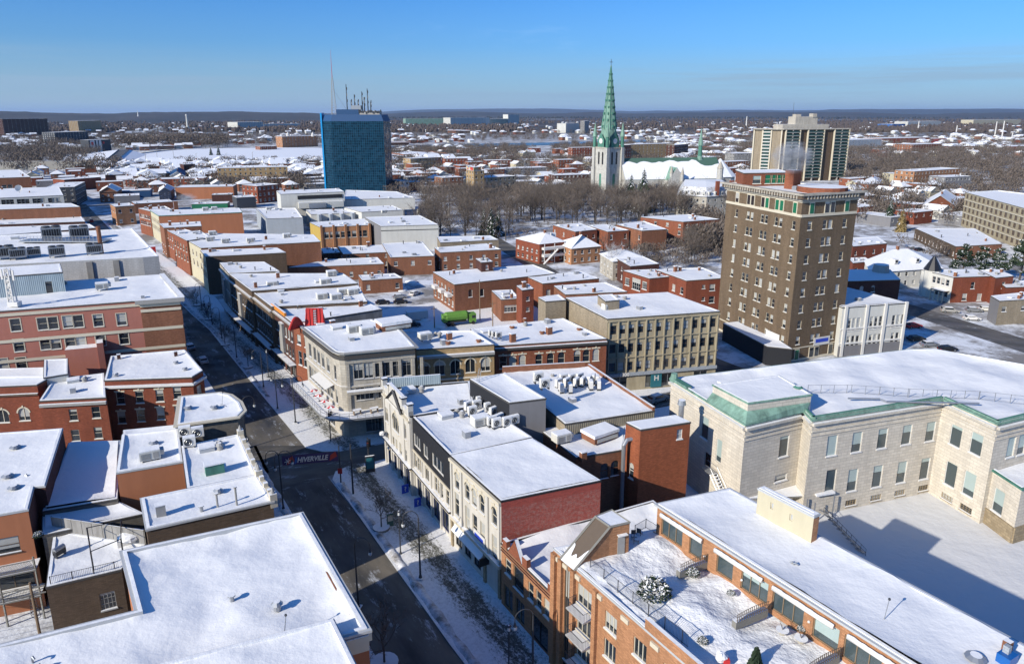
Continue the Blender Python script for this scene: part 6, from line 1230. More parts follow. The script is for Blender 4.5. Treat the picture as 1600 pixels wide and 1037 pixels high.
MU2=Q('painted_wall','tall wall painted with an orange, red and blue abstract mural',[W(729,306),W(741,311),W(752,309),W(742,304)],z,'mural',px=False,step=9)
# striped office by the overpass
SO=FB('black office with white vertical stripes and red emblem beside the overpass',141,240,175,238,219,16,'panel_dark','office_building',win=False)
mb=MB();L_=edge_frame(*SO.edge(0))[0]
for k,(u,w_)in enumerate(((.06,.2),(.33,.08),(.46,.1))):mb.along(SO.uvp(0,L_*u,0),SO.uvp(0,L_*(u+w_),0),-.05,.4,0,SO.z-.8,'white')
SO.part(mb,'white_stripe');mb=MB();mb.along(SO.uvp(0,L_*.1,0),SO.uvp(0,L_*.2,0),-.4,.6,SO.z-8,SO.z-3,'red');mb.along(SO.uvp(0,L_*.62,0),SO.uvp(0,L_*.7,0),-.05,.6,SO.z-6,SO.z-3,'red');SO.part(mb,'emblem')
# white steeple church on the left horizon, turrets, monument column
q=W(217,190);mb=MB();r=empty('white_church',(*q,0),'little white church with pointed steeple on the left horizon','church');z=hgt(q,183)
mb.box((q[0],q[1],0),(12,12,z),'white');mb.cyl((q[0],q[1],z),6,hgt(q,172)-z,'white',8,.2);mb.build('steeple',r);mb=MB();q2=W(236,190);mb.box((q2[0],q2[1]+20,0),(85,40,z*.8),'white',0,top='snow_far');mb.build('nave',r)
for px_ in(450,489):
 q=W(px_,229.5);mb=MB();z0_,z1_=hgt(q,213),hgt(q,206);mb.cyl((q[0],q[1]+4,z0_-.5),2.6,(z1_-z0_)*.5,'white',8);mb.cyl((q[0],q[1]+4,z0_-.5+(z1_-z0_)*.5),2.6,(z1_-z0_)*.5,'white',8,.1);tag(mb.build('roof_turret'),'small white turret on the %s end of the brown institution front'%('left' if px_<470 else 'right'),'turret')
q=W(293.5,203);mb=MB();mb.cyl((*q,0),4,hgt(q,181),'panel_white',8,2.5);mb.cyl((*q,hgt(q,181)),4.5,5,'panel_white',8,3);tag(mb.build('monument_tower'),'white slender monument tower among bare trees on the left','tower')
for px_,y0,y1 in((1434,205,189),(1564,223,189),(1494,208,196),(1166,196,182),(1554,214,190),(1580,222,208)):
 q=W(px_,y0);mb=MB();mb.cyl((*q,0),q[1]*.0008+.3,hgt(q,y1),'white',8,q[1]*.0004+.3);tag(mb.build('pole_tower'),'tall white pole among the far trees at the right','pole','tall white poles in the far suburb')
# two white billboards in the scrub across the river
for px_,y0,y1,w_ in((684,228,216.5,10),(695,226,218.5,10)):
 q=W(px_,y0);zt_=hgt(q,y1);r=empty('billboard',(*q,0),'white billboard on the river bank, %s of two'%('left and taller' if px_<690 else 'right and lower'),'billboard','billboards on the river bank');mb=MB();mb.box((q[0],q[1],zt_*.5),(w_*.6,.4,zt_*.5),'white');mb.build('panel',r);mb=MB();mb.cyl((*q,0),.4,zt_*.5,'steel',6);mb.build('post',r)
# ================= trees, far houses, far woods, haze =================
def g_tree(seed,Hh=12.,spread=.42,n0=9,frost=False,twig='twig',weep=0.,low=.22):
 """bare broadleaf tree: tapered trunk, limbs, branches and fine twigs"""
 rnd=random.Random(seed);tr=MB();cr=MB()
 def grow(mb,p,d,L,r,lev):
  pts=[p];rr=[r];n=3 if lev<2 else 2
  for i in range(n):
   d=Vector((d[0]+rnd.uniform(-.18,.18),d[1]+rnd.uniform(-.18,.18),d[2]+rnd.uniform(-.05,.12)-weep*lev*.05)).normalized()
   p=p+d*(L/n);pts.append(p);rr.append(r*(1-.55*(i+1)/n))
  if lev<3:mb.tube([tuple(q)for q in pts],rr,'bark' if lev<2 and not frost else twig,4 if lev<2 else 3,cap=False)
  else:
   a,b=pts[0],pts[-1];s_=Vector((rnd.uniform(-1,1),rnd.uniform(-1,1),rnd.uniform(-1,1))).cross(b-a);s_=s_.normalized()*max(r,.028)
   mb.poly([tuple(a-s_),tuple(a+s_),tuple(b)],twig)
  if lev>=4:return
  k=(4,4,4,3)[lev]if lev else 0
  for j in range(k):
   t=.35+.65*(j+rnd.random())/k;q=pts[0].lerp(pts[-1],min(t,1));ax=Vector((rnd.uniform(-1,1),rnd.uniform(-1,1),rnd.uniform(-.2,.7))).normalized()
   nd=(d*.8+ax*.85).normalized();grow(mb,q,nd,L*rnd.uniform(.5,.72),r*.45,lev+1)
 tr.tube([(0,0,0),(rnd.uniform(-.1,.1),rnd.uniform(-.1,.1),Hh*.3),(rnd.uniform(-.3,.3),rnd.uniform(-.3,.3),Hh*.62)],[Hh*.022,Hh*.017,Hh*.006],'bark',7,cap=False)
 for j in range(n0):
  a=j*2.4+rnd.uniform(-.3,.3);z=Hh*(low+.38*j/n0);up=.55+.9*j/n0
  grow(cr,Vector((0,0,z)),Vector((math.cos(a)*spread*2,math.sin(a)*spread*2,up)).normalized(),Hh*(.42-.12*j/n0),Hh*.009,1)
 return tr,cr
def tree_proto(seed,name='bare_tree',cat='tree',**k):
 def mk():
  tr,cr=g_tree(seed,**k);r=empty(name,(0,0,0),'tree',cat);tr.build('trunk',r);cr.build('crown',r);return r
 return Many(mk)
def g_spruce(seed,Hh=14.,snow=.5,needles='needles'):
 rnd=random.Random(seed);mb=MB();tr=MB();tr.tube([(0,0,0),(0,0,Hh*.97)],[Hh*.018,.03],'bark',6,cap=False)
 nl=26
 for l in range(nl):
  t=l/nl;z=Hh*(.07+.9*t);R0=Hh*.23*(1-t)**.85*(1+rnd.uniform(-.12,.12))+.15;n=int(11-5*t)
  for j in range(n):
   a=2*math.pi*(j+rnd.random()*.7)/n+l;R1=R0*rnd.uniform(.72,1.15);c,s_=math.cos(a),math.sin(a)
   for q in range(3):
    f0,f1=q/3,(q+1)/3+.12;da=rnd.uniform(-.28,.28);c2,s2=math.cos(a+da),math.sin(a+da);w_=R1*.24*(1-.4*f0)
    p0=(c*R1*f0,s_*R1*f0,z-R1*.1*f0);p1=(c2*R1*f1,s2*R1*f1,z-R1*(.16+.28*f1));px_,py_=-s2*w_,c2*w_
    m='snow' if rnd.random()<snow else needles
    mb.poly([(p0[0]-px_*.5,p0[1]-py_*.5,p0[2]),(p0[0]+px_*.5,p0[1]+py_*.5,p0[2]),(p1[0]+px_,p1[1]+py_,p1[2]),(p1[0],p1[1],p1[2]-.25),(p1[0]-px_,p1[1]-py_,p1[2])],needles)
    if m=='snow':mb.poly([(p0[0]-px_*.4,p0[1]-py_*.4,p0[2]+.09),(p0[0]+px_*.4,p0[1]+py_*.4,p0[2]+.09),(p1[0]+px_*.7,p1[1]+py_*.7,p1[2]+.1),(p1[0]-px_*.7,p1[1]-py_*.7,p1[2]+.1)],'snow')
 mb.poly([(0,0,Hh),(.2,0,Hh*.93),(-.2,0,Hh*.93)],needles)
 return tr,mb
def spruce_proto(seed,name='spruce',**k):
 def mk():
  tr,cr=g_spruce(seed,**k);r=empty(name,(0,0,0),'tree','tree');tr.build('trunk',r);cr.build('crown',r);return r
 return Many(mk)
def g_pine(seed,Hh=15.,snow=.12):
 rnd=random.Random(seed);mb=MB();tr=MB();tr.tube([(0,0,0),(.3,.2,Hh*.5),(0,0,Hh*.95)],[Hh*.025,Hh*.016,.05],'bark',7,cap=False)
 for k in range(58):
  a=rnd.uniform(0,6.283);t=rnd.random();z=Hh*(.2+.76*t);R1=Hh*.34*(1-t*.75)*rnd.uniform(.4,1);c=Vector((math.cos(a)*R1,math.sin(a)*R1,z+R1*.25));tr.tube([(0,0,z-R1*.1),tuple(c)],[.1,.03],'bark',3,cap=False)
  for j in range(70):
   d=Vector((rnd.gauss(0,1),rnd.gauss(0,1),rnd.gauss(0,.45)))*.62*(1-.3*t);q=c+d;u=Vector((rnd.uniform(-1,1),rnd.uniform(-1,1),rnd.uniform(-.2,.9))).normalized();w_=u.cross(Vector((rnd.random(),rnd.random(),.3))).normalized()*.2;e=q+u*.6
   mb.poly([tuple(q-w_),tuple(q+w_),tuple(e)],'snow' if rnd.random()<snow and d[2]>0 else 'needles')
 return tr,mb
TP=[tree_proto(s,Hh=12.,spread=sp_,low=lo)for s,sp_,lo in((1,.36,.2),(2,.45,.18),(3,.30,.24),(4,.40,.16))]
FOOT=[]
for b_ in BL:
 xs=[p[0]for p in b_.poly];ys=[p[1]for p in b_.poly];FOOT.append((min(xs)-3,max(xs)+3,min(ys)-3,max(ys)+3,inset(b_.poly,-2.5)))
FOOT.append((cx-12,cx+12,cy-12,cy+12,[(cx-12,cy-12),(cx+12,cy-12),(cx+12,cy+12),(cx-12,cy+12)]))
for pl in(np_,poly):FOOT.append((min(p[0]for p in pl)-3,max(p[0]for p in pl)+3,min(p[1]for p in pl)-3,max(p[1]for p in pl)+3,inset(pl,-3)))
def pxpoly(*p):return[W(*q)for q in p]
NO=[pxpoly((190,258),(560,256),(560,229),(430,229),(300,232.5),(200,237)),pxpoly((598,237),(1010,224),(1010,217),(598,227)),pxpoly((100,262),(200,262),(225,236),(170,236)),[g2w(-18,200),g2w(34,200),g2w(22,320),g2w(0,520),g2w(-32,520)]]
for pl in NO:FOOT.append((min(p[0]for p in pl),max(p[0]for p in pl),min(p[1]for p in pl),max(p[1]for p in pl),pl))
def free(x,y):
 for a,b,c,d,pl in FOOT:
  if a<x<b and c<y<d and inside((x,y),pl):return False
 return True
rt_=random.Random(11)
def sample(n,x0,x1,y0,y1,hmin,hmax,zone):
 out=[]
 while len(out)<n:
  px,py=rt_.uniform(x0,x1),rt_.uniform(y0,y1);x,y=W(px,py)
  if free(x,y):out.append((x,y,rt_.uniform(hmin,hmax),zone))
  else:n-=.15
 return out
trees=[]
trees+=sample(150,660,1000,316,352,13,18,'park');trees+=sample(40,1000,1135,318,342,13,18,'park');trees+=sample(34,640,800,335,380,11,17,'park');trees+=sample(50,800,925,308,325,11,14,'park')
trees+=sample(16,1000,1062,322,332,12,16,'park');trees+=sample(12,1060,1136,372,412,8,12,'towerwest');trees+=sample(8,940,1010,395,425,7,10,'yards')
trees+=sample(34,1325,1500,300,352,7,11,'east');trees+=sample(18,1500,1600,285,310,9,13,'east')
trees+=sample(330,1322,1600,240,292,10,14,'eastwood')
trees+=sample(150,0,190,218,275,13,19,'westwood');trees+=sample(170,195,356,222,232,19,24,'row')
trees+=sample(110,190,500,256,302,6,11,'westtown');trees+=sample(150,605,930,236,312,7,11,'midtown');trees+=sample(110,960,1180,240,290,8,12,'midtown');trees+=sample(90,1340,1600,310,345,6,9,'east')
trees+=sample(5,1395,1480,385,420,6,9,'yards')
trees.sort(key=lambda t:-t[2]/math.hypot(t[0],t[1]))
ZL={'park':('bare tree in the dense park belt left of and before the church','bare trees of the park belt'),'towerwest':('bare shrubby tree against the left side of the brown brick tower','bare trees left of the brown tower'),'east':('bare tree among snowy roofs right of the brown tower','bare trees right of the brown tower'),'eastwood':('bare tree in the wide brown wood behind the domed brick apartments','trees of the east wood'),'westwood':('bare tree in the scrubby wood beyond the highway at the far left','trees of the west wood'),'row':('bare tree in the even rows above the white field','tree rows above the white field'),'westtown':('bare tree among small houses left of the blue glass tower','town trees left of the glass tower'),'midtown':('bare tree among small houses between glass tower and beige flats','town trees between the towers'),'yards':('small bare tree standing in a snowy back yard','yard trees')}
for i,(x,y,h_,zn_)in enumerate(trees[:285]):l_,g_=ZL[zn_];TP[i%4].put((x,y,0),rt_.uniform(0,6.28),l_,g_,h_/12.)
# the frosted tree, conifers and pines that stand out singly
FT_=tree_proto(21,Hh=11.,spread=.5,twig='twig_frost',frost=True,n0=11);FT_.put((*W(958,432),0),0,'large tree white with frost before the mansard house',None,1.15)
FT_.put((*W(990,425),0),1,'smaller white-frosted tree just right of the large frosted one',None,.8)
SP=spruce_proto(5,Hh=15,snow=.35)
for px_,py_,k,l in((985,326,1.45,'snowy dark spruce at the foot of the church tower, left of a pair'),(1004,331,1.75,'tallest snowy spruce right of the church tower, right of a pair'),(757,368,.9,'left small spruce of three below the park belt'),(768,371,.98,'middle small spruce of three below the park belt'),(779,368,.86,'right small spruce of three below the park belt'),(1388,352,.95,'single snow-laden spruce right of the brown tower'),(1047,250,.9,'dark spruce on the left before the ochre school block'),(1028,256,.8,'dark spruce in the middle before the ochre school block'),(795,283,.7,'lone dark spruce over the slatted grey building'),(458,303,.55,'dark spruce left of the blue glass tower foot'),(330,243,.8,'dark spruce at the right end of the tree rows'),(342,243,.9,'taller dark spruce at the right end of the tree rows'),(90,245,.9,'dark spruce in front of the dark glass office'),(1440,285,.7,'dark spruce behind the domed apartments'),(1340,268,.6,'dark spruce right of the beige flats')):
 SP.put((*W(px_,py_),0),px_,l,None,k)
LA=spruce_proto(6,'larch',Hh=12,snow=.03,needles='needles_tan');LA.put((*W(1407,362),0),0,'tan-coloured conifer right of the snow-laden spruce',None,1.)
def mkpine():
 tr,cr=g_pine(3);r=empty('pine',(0,0,0),'pine','tree');tr.build('trunk',r);cr.build('crown',r);return r
PN=Many(mkpine)
for i,(px_,py_,k,l)in enumerate(((1502,436,.82,'green pine left in the clump over the brick-red house'),(1530,438,.8,'green pine second in the clump over the brick-red house'),(1556,436,.74,'green pine third in the clump over the brick-red house'),(1592,440,1.0,'large dark pine at the right edge of the pine clump'))):PN.put((*W(px_,py_),0),i*1.9,l,None,k)
# far houses: six prototypes, copied
def far_house(i,wall,kind,w_,d_,h_):
 def mk():
  p=[(-w_/2,-d_/2),(w_/2,-d_/2),(w_/2,d_/2),(-w_/2,d_/2)]
  if kind=='flat':
   b=Bld('far_house','house',p,h_,wall,cat='house',px=False,lod=1,step=20,ph=.1,amp=0,fac={0:[dict(n=3,w=1.2,rows=[(h_-2.6,h_-1.1)])],3:[dict(n=2,w=1.2,rows=[(h_-2.6,h_-1.1)])]});return b.root
  hh=house('house',p,h_,2.8,kind,wall,px=False,name='far_house');BL.pop();hh.root['category']='house';return hh.root
 return Many(mk)
FHK=[('red brick','brick_red','flat',16,11,6.5),('white','panel_white','gable',9,11,5),('rust brick','brick_rust','hip',11,10,6),('cream','stucco_cream','gable',10,12,4.5),('dark','metal_grey','flat',20,12,5),('orange brick','brick_orange','flat',18,10,7)]
FH=[far_house(i,*k[1:])for i,k in enumerate(FHK)]
hs=[]
for n_,x0,x1,y0,y1,zn_ in((55,165,500,262,300,0),(14,40,200,268,292,0),(85,605,925,238,304,1),(55,960,1175,236,290,2),(38,1330,1600,224,246,3),(34,1330,1500,284,350,3)):
 k=0;tries=0
 while k<n_ and tries<n_*12:
  tries+=1;x,y=W(rt_.uniform(x0,x1),rt_.uniform(y0,y1))
  if free(x,y)and all((x-q[0])**2+(y-q[1])**2>340 for q in hs):hs.append((x,y,zn_));k+=1
ZN=('left of the blue glass tower','between the glass tower and the church','behind the church','right of the beige flats')
for i,(x,y,zn_)in enumerate(hs[:280]):
 j=(i*7+i//6)%6;FH[j].put((x,y,0),AZ*(1 if i%9 else 1.3)+(math.pi/2 if i%4==0 else 0),'small %s house with snowy roof %s'%(FHK[j][0],ZN[zn_]),'%s houses %s'%(FHK[j][0],ZN[zn_]))
 FOOT.append((x-9,x+9,y-9,y+9,[(x-9,y-9),(x+9,y-9),(x+9,y+9),(x-9,y+9)]))
# distant masses, too many to count
def mass(name,items,tmpl,mats,label,cat):
 V=[];Fc=[];Mi=[];nv=0;arrs=[(np.array(t[0],dtype=np.float32),t[1],t[2])for t in tmpl]
 for(x,y,z,s_,a,k)in items:
  v,f,mi=arrs[k];c,sn=math.cos(a),math.sin(a);q=np.empty_like(v);q[:,0]=(v[:,0]*c-v[:,1]*sn)*s_+x;q[:,1]=(v[:,0]*sn+v[:,1]*c)*s_+y;q[:,2]=v[:,2]*s_+z
  V.append(q);Fc+=[tuple(i+nv for i in t)for t in f];Mi+=mi;nv+=len(v)
 me=bpy.data.meshes.new(name);me.from_pydata(np.concatenate(V).tolist(),[],Fc)
 for m in mats:me.materials.append(M(m))
 me.polygons.foreach_set('material_index',Mi);me.uv_layers.new(name='UVMap');o=bpy.data.objects.new(name,me);C.objects.link(o);return tag(o,label,cat,None,'stuff')
def light_tree(seed,n=84):
 rnd=random.Random(seed);v=[];f=[];mi=[]
 def tri(a,b,c,m):i=len(v);v.extend([a,b,c]);f.append((i,i+1,i+2));mi.append(m)
 tri((-.012,0,0),(.012,0,0),(0,0,.5),0);tri((0,-.012,0),(0,.012,0),(0,0,.5),0)
 for k in range(n):
  a=rnd.uniform(0,6.283);r=.33*math.sqrt(rnd.random());z=.3+.62*rnd.random()*(1-r*.6);b=(r*math.cos(a)*1.05,r*math.sin(a)*1.05,z);a2=rnd.uniform(0,6.28);w_=.022;e=(b[0]+.1*math.cos(a2),b[1]+.1*math.sin(a2),b[2]+rnd.uniform(.03,.16))
  s_=(-math.sin(a2)*w_,math.cos(a2)*w_);tri((b[0]-s_[0],b[1]-s_[1],b[2]-.03),(b[0]+s_[0],b[1]+s_[1],b[2]+.02),e,0)
 return v,f,mi
LT=[light_tree(s)for s in range(4)]
rest=[(x,y,0,h_,rt_.uniform(0,6),i%4)for i,(x,y,h_,_)in enumerate(trees[285:])]
def spread(n,x0,x1,y0,y1,fn,test=True):
 out=[]
 for _ in range(n):
  px,py=rt_.uniform(x0,x1),y0+(y1-y0)*rt_.random();x,y=W(px,py)
  if not test or free(x,y):q=fn(x,y,px,py);
  else:continue
  if q:out.append(q)
 return out
def clump(x,y,s_=900.):return noise.noise(Vector((x/s_,y/s_,5.)))
def ft(x,y,px,py):
 d=y
 if clump(x,y,90)<-.25:return None
 return(x,y,0,rt_.uniform(8,13),rt_.uniform(0,6),rt_.randrange(4))
rest+=spread(7500,-60,1660,201,245,ft);rest+=spread(500,600,1180,245,318,ft);rest+=spread(420,1325,1600,285,350,ft);rest+=spread(150,1080,1136,345,400,ft);rest+=spread(500,160,500,255,300,ft);rest+=spread(900,1320,1660,238,290,ft);rest+=spread(500,-40,200,212,262,ft);rest+=spread(1300,600,1180,230,262,ft);rest+=spread(240,640,1130,316,376,lambda x,y,px,py:(x,y,0,rt_.uniform(2.5,6),rt_.uniform(0,6),rt_.randrange(4)));rest+=spread(160,980,1136,372,420,lambda x,y,px,py:(x,y,0,rt_.uniform(3,7),rt_.uniform(0,6),rt_.randrange(4)))
mass('distant_trees',rest,LT,['twig'],'brown haze of countless bare trees through the far suburbs','trees')
def lump(seed,spiky):
 rnd=random.Random(seed);v=[(0,0,1.)];f=[];n=6
 for z,r in((.0,.3),(.45,.5),(.75,.36)):
  for k in range(n):a=2*math.pi*k/n+rnd.random()*.5;q=r*rnd.uniform(.75,1.2)*(1-.5*spiky*z);v.append((q*math.cos(a),q*math.sin(a),z*rnd.uniform(.85,1.1)))
 for i in range(2):
  for k in range(n):a=1+i*n+k;b=1+i*n+(k+1)%n;f.append((a,b,b+n));f.append((a,b+n,a+n))
 for k in range(n):f.append((1+2*n+k,1+2*n+(k+1)%n,0))
 return v,f,[0]*len(f)
LU=[lump(s,s%2)for s in range(4)]
def fw(x,y,px,py):
 c_=clump(x,y,260)+.5*clump(x+999,y,900)
 if c_<-.12:return None
 return(x,y,0,rt_.uniform(9,15),rt_.uniform(0,6),rt_.randrange(4))
wd=spread(13000,-60,1660,184.5,207,fw);mass('distant_wood',wd,LU,['wood_far'],'dark brown woods reaching to the horizon','woods')
wd=spread(4200,-60,1660,180.5,186,lambda x,y,px,py:(x,y,0,rt_.uniform(14,24),0,rt_.randrange(4)),False);mass('horizon_wood',wd,LU,['wood_dark'],'dark evergreen woods on the horizon line','woods')
def hb_(mat,h_,rs=.22):
 v=[(-.5,-.5,0),(.5,-.5,0),(.5,.5,0),(-.5,.5,0),(-.5,-.5,h_),(.5,-.5,h_),(.5,.5,h_),(-.5,.5,h_),(-.54,0,h_+rs),(.54,0,h_+rs),(-.56,-.6,h_-.03),(.56,-.6,h_-.03),(.56,.6,h_-.03),(-.56,.6,h_-.03)]
 return v,[(0,1,5,4),(1,2,6,5),(2,3,7,6),(3,0,4,7),(10,11,9,8),(12,13,8,9),(11,12,9),(13,10,8)],[mat]*4+[0]*4
HT=[hb_(k,.5)for k in(1,2,3,4,2)]+[hb_(k,.14,.005)for k in(1,2,3)]
def fhs(x,y,px,py):
 if clump(x+400,y,300)<-.1:return None
 big=rt_.random()>.965 and y>900
 return(x,y,0,rt_.uniform(9,15)if not big else rt_.uniform(30,60),AZ+rt_.choice((0,1.57)),rt_.randrange(5)if not big else rt_.randrange(5,8))
hs2=spread(1500,-60,1660,192,236,fhs);hs2+=spread(260,160,560,252,285,fhs);hs2+=spread(160,600,1180,234,262,fhs)
mass('distant_houses',hs2,HT,['snow_far','brick_rust','panel_white','brick_red','brick_dark'],'countless tiny snow-roofed houses of the far suburbs','houses')
# highway beyond the town and the overpass ramp
mb=MB();a,b=W(-60,267),W(152,264);mb.along(a,b,14,.4,0,hgt(a,254),'highway');o_=mb.build('highway');o_['kind']='structure'
a,b=W(250,254.5),W(520,251);mb=MB();mb.along(a,b,12,0,0,2.2,'highway','asphalt_boulevard');o_=mb.build('highway');o_['kind']='structure'
r0,r1,r2,r3=W(147,266),W(163,268),W(204,242),W(187,242);mb=MB();zt_=hgt(r2,234.);zt_=max(6.,min(zt_,9))
q=[(*r0,.3),(*r1,.3),(*r2,zt_),(*r3,zt_)];mb.poly(q,'asphalt_boulevard');mb.poly([q[1],(r1[0]+4,r1[1],0),(r2[0]+30,r2[1]-10,0),q[2]],'snow_far');mb.poly([(r0[0]-4,r0[1],0),q[0],q[3],(r3[0]-60,r3[1]-40,0)],'snow_far')
mb.poly([q[3],q[2],(r2[0],r2[1]+160,zt_-4),(r3[0],r3[1]+160,zt_-4)],'asphalt_boulevard');
for a_,b_ in((q[0],q[3]),(q[1],q[2])):mb.tube([(a_[0],a_[1],a_[2]+.5),(b_[0],b_[1],b_[2]+.5)],.5,'highway',4)
o_=mb.build('overpass_ramp');o_['kind']='structure'
# ski slopes and clearings lying on the far hills
mb=MB()
for px_,w_ in((1355,14),(1455,9),(1475,14),(1497,7),(1512,6),(1528,5),(1545,5),(1562,4)):
 y0=15900;k=y0/(F*cp+(YP-175)*sp);x=(px_-XP)*k;hw=w_/2*k;mb.poly([(x-hw,y0-60,60),(x+hw,y0-60,60),(x+hw*.8,y0+820,128),(x-hw*.8,y0+820,128)],'snow_far')
o_=mb.build('ski_slopes');o_['kind']='structure'
# ================= things on roofs, terraces and streets =================
def small(name,label,cat,loc,fn,group=None,rz=0.):
 """one thing built at the origin: fn returns [(part name, MB), ...]"""
 r=empty(name,loc,label,cat,group,rz);del r['_o']
 for nm,mb in fn():mb.build(nm,None).parent=r
 return r
def proto(name,cat,fn):return Many(lambda:small(name,'x',cat,(0,0,0),fn))
def ring(mb,c,r,m,ax='y',n=14,w=.05):
 pts=[(c[0]+r*math.cos(2*math.pi*k/n),c[1],c[2]+r*math.sin(2*math.pi*k/n))if ax=='y' else(c[0]+r*math.cos(2*math.pi*k/n),c[1]+r*math.sin(2*math.pi*k/n),c[2])for k in range(n+1)]
 mb.tube(pts,w,m,4)
def f_cond():
 b=MB();b.box((0,0,.25),(1.05,.42,.85),'white');b.box((-.4,0,0),(.08,.5,.25),'iron');b.box((.4,0,0),(.08,.5,.25),'iron')
 g=MB();g.poly([(-.1+.33*math.cos(2*math.pi*k/14),-.215,.68+.33*math.sin(2*math.pi*k/14))for k in range(14)],'iron');ring(g,(-.1,-.225,.68),.34,'steel','y',14,.025);ring(g,(-.1,-.225,.68),.17,'steel','y',12,.02)
 s=MB();s.box((0,0,1.1),(1.02,.4,.12),'snow');return[('casing',b),('fan_grille',g),('snow_cap',s)]
def f_rtu():
 b=MB();b.box((0,0,.25),(2.6,1.7,1.25),'panel_white');b.box((-.9,0,0),(.2,1.6,.25),'iron');b.box((.9,0,0),(.2,1.6,.25),'iron');b.box((1.55,0,.6),(.5,1.2,.7),'steel')
 l=MB();[l.box((-.55,-.87,.4+.13*k),(1.2,.05,.06),'trim_grey')for k in range(7)];l.box((.75,-.86,.4),(.7,.04,.9),'trim_grey')
 s=MB();s.box((0,0,1.5),(2.55,1.65,.14),'snow');return[('casing',b),('louvre',l),('snow_cap',s)]
def f_fan():
 b=MB();b.box((0,0,.4),(3.2,2.4,1.9),'steel');[b.box((x,y,0),(.15,.15,.4),'iron')for x in(-1.4,1.4)for y in(-1,1)]
 l=MB();l.box((0,-1.22,.75),(2.8,.05,1.3),'black');[l.box((-1.2+.4*k,-1.25,.75),(.05,.05,1.3),'steel')for k in range(7)]
 f=MB();[f.cyl((x,0,2.3),.68,.25,'iron',12)for x in(-.8,.8)];s=MB();s.box((0,.9,2.3),(3.1,.5,.12),'snow');return[('casing',b),('louvre',l),('fan_housing',f),('snow_cap',s)]
def f_skylight():
 b=MB();b.box((0,0,0),(4.6,3.,.9),'brick_rust');b.box((.2,-1.52,.1),(4.,.05,.6),'glass');s=MB();s.box((0,0,.9),(4.8,3.2,.45),'snow');return[('curb',b),('snow_cap',s)]
CO,RT,FAN,SK=proto('condenser','cooling unit',f_cond),proto('rooftop_unit','roof unit',f_rtu),proto('cooling_fan_unit','cooling unit',f_fan),proto('skylight','skylight',f_skylight)
ZS=12.75
def zpt(px_,py_,z):x,y=W(px_,py_,z);return(x,y,z)
cl=[(732,642),(745,640.5),(763.5,644),(771,651),(768.5,666),(776,669),(780,662),(792,667),(803.6,664),(796,655.6),(751,634),(738,650)]
for i,q in enumerate(cl):CO.put(zpt(*q,ZS),AZ+(.0 if i%3 else.3),'small white condenser in the cluster on the black-clad stone office roof','condensers on the stone office roof',1.35)
cl=[(480,630),(535,630),(580,625),(450,660),(500,655),(560,655),(600,650),(640,640),(665,630),(690,640),(700,670),(650,670),(520,690),(465,690)]
for i,q in enumerate(cl):CO.put(zpt(760+q[0]/3.9875,440+q[1]/3.9875,12.5),AZ+i*.1,'small condenser in the big ring on the ribbed-metal building roof','condensers on the ribbed-metal building',1.35)
for q in((768,526),(773,527.5),(779,529)):CO.put(zpt(*q,13.5),AZ,'condenser in the row of three on the orange brick row roof','three condensers on the orange brick row',1.2)
for q,l in(((290,684),'condenser left of a pair against the grey gable wall'),((310,685),'condenser right of a pair against the grey gable wall'),((297,700),'condenser standing in front of the pair by the gable wall'),((841,598),'condenser on the black upper block roof, left of the tall one'),((851,608),'condenser at the corner of the black upper block roof')):
 CO.put(zpt(*q,13.2 if q[0]<500 else 15.9),AZ-.1,l,None,1.5)
for q,z,l in(((750,664),ZS,'steel-grey roof unit amid the condenser cluster of the stone office'),((553,519),16.1,'roof unit left of two on the rounded bank roof'),((573,522),16.1,'roof unit right of two on the rounded bank roof'),((664,531),14.3,'boxy roof unit on the yellow brick arcade building'),((877,690),10.9,'beige roof unit on the low back roof beside the brick tower'),((235,717),12.9,'roof unit behind the red stucco parapet'),((160,452),20.5,'roof unit with snow top on the pink building roof'),((950,485),15.8,'large pale roof unit at the corner of the beige concrete office'),((425,448),13.9,'roof unit at the edge of the blue-shaded roof'),((508,444),14.3,'roof unit at the far side of the brick row roof'),((518,431),14.4,'roof unit on the farthest brick row roof'),((525,468),13.8,'tall roof unit above the concrete side wall'),((503,467),13.8,'low roof unit left of the tall one by the concrete wall'),((536,460),13.8,'left roof unit of a pair near the parking yard'),((551,460),13.8,'right roof unit of a pair near the parking yard'),((332,367),12.5,'roof unit over the framed glass bay building'),((328,376),12.5,'middle roof unit left on the long rust brick building'),((352,379),12.5,'roof unit in the middle of the long rust brick building roof'),((391,378),12.5,'roof unit toward the right of the long rust brick building roof'),((448,371),12.5,'roof unit near the tan buttressed building'),((321,329),12.5,'left of two roof units on the green-edged orange building'),((335,328),12.5,'right of two roof units on the green-edged orange building'),((600,333),9,'roof box on the flat white hall'),((420,328),9,'roof machinery on the grey panelled box')):
 RT.put(zpt(*q,z),AZ,l,None,.95)
for q,l,k in(((82,374),'big cooling tower on a steel frame, left of two on the shopping centre',1.5),((125,373),'big cooling tower on a steel frame, right of two on the shopping centre',1.5),((8,404),'grey fan unit at the left end of the shopping centre roof edge',1.3),((29,404),'second fan unit from the left on the shopping centre roof edge',1.1),((54,400),'third fan unit from the left on the shopping centre roof edge',.9),((90,401),'long low unit in the middle of the shopping centre roof edge',1.1),((148,397),'pale unit right of the tall pipe on the shopping centre roof',1.1)):
 FAN.put(zpt(*q,22.7),AZ+.05,l,None,k)
x,y=W(159,396,22.7);mb=MB();mb.cyl((x,y,22.4),.5,7.2,'brick_rust',10);ML.part(mb,'chimney_pipe')
mb=MB();x,y=W(103,378,22.7)
for k in range(24):mb.box((x-11+k*.95,y-2.2,23.1),(.07,.07,1.6),'steel')
mb.box((x,y,23.),(23,4.5,.3),'steel');mb.box((x,y-2.2,24.6),(23,.08,.08),'steel');ML.part(mb,'steel_walkway')
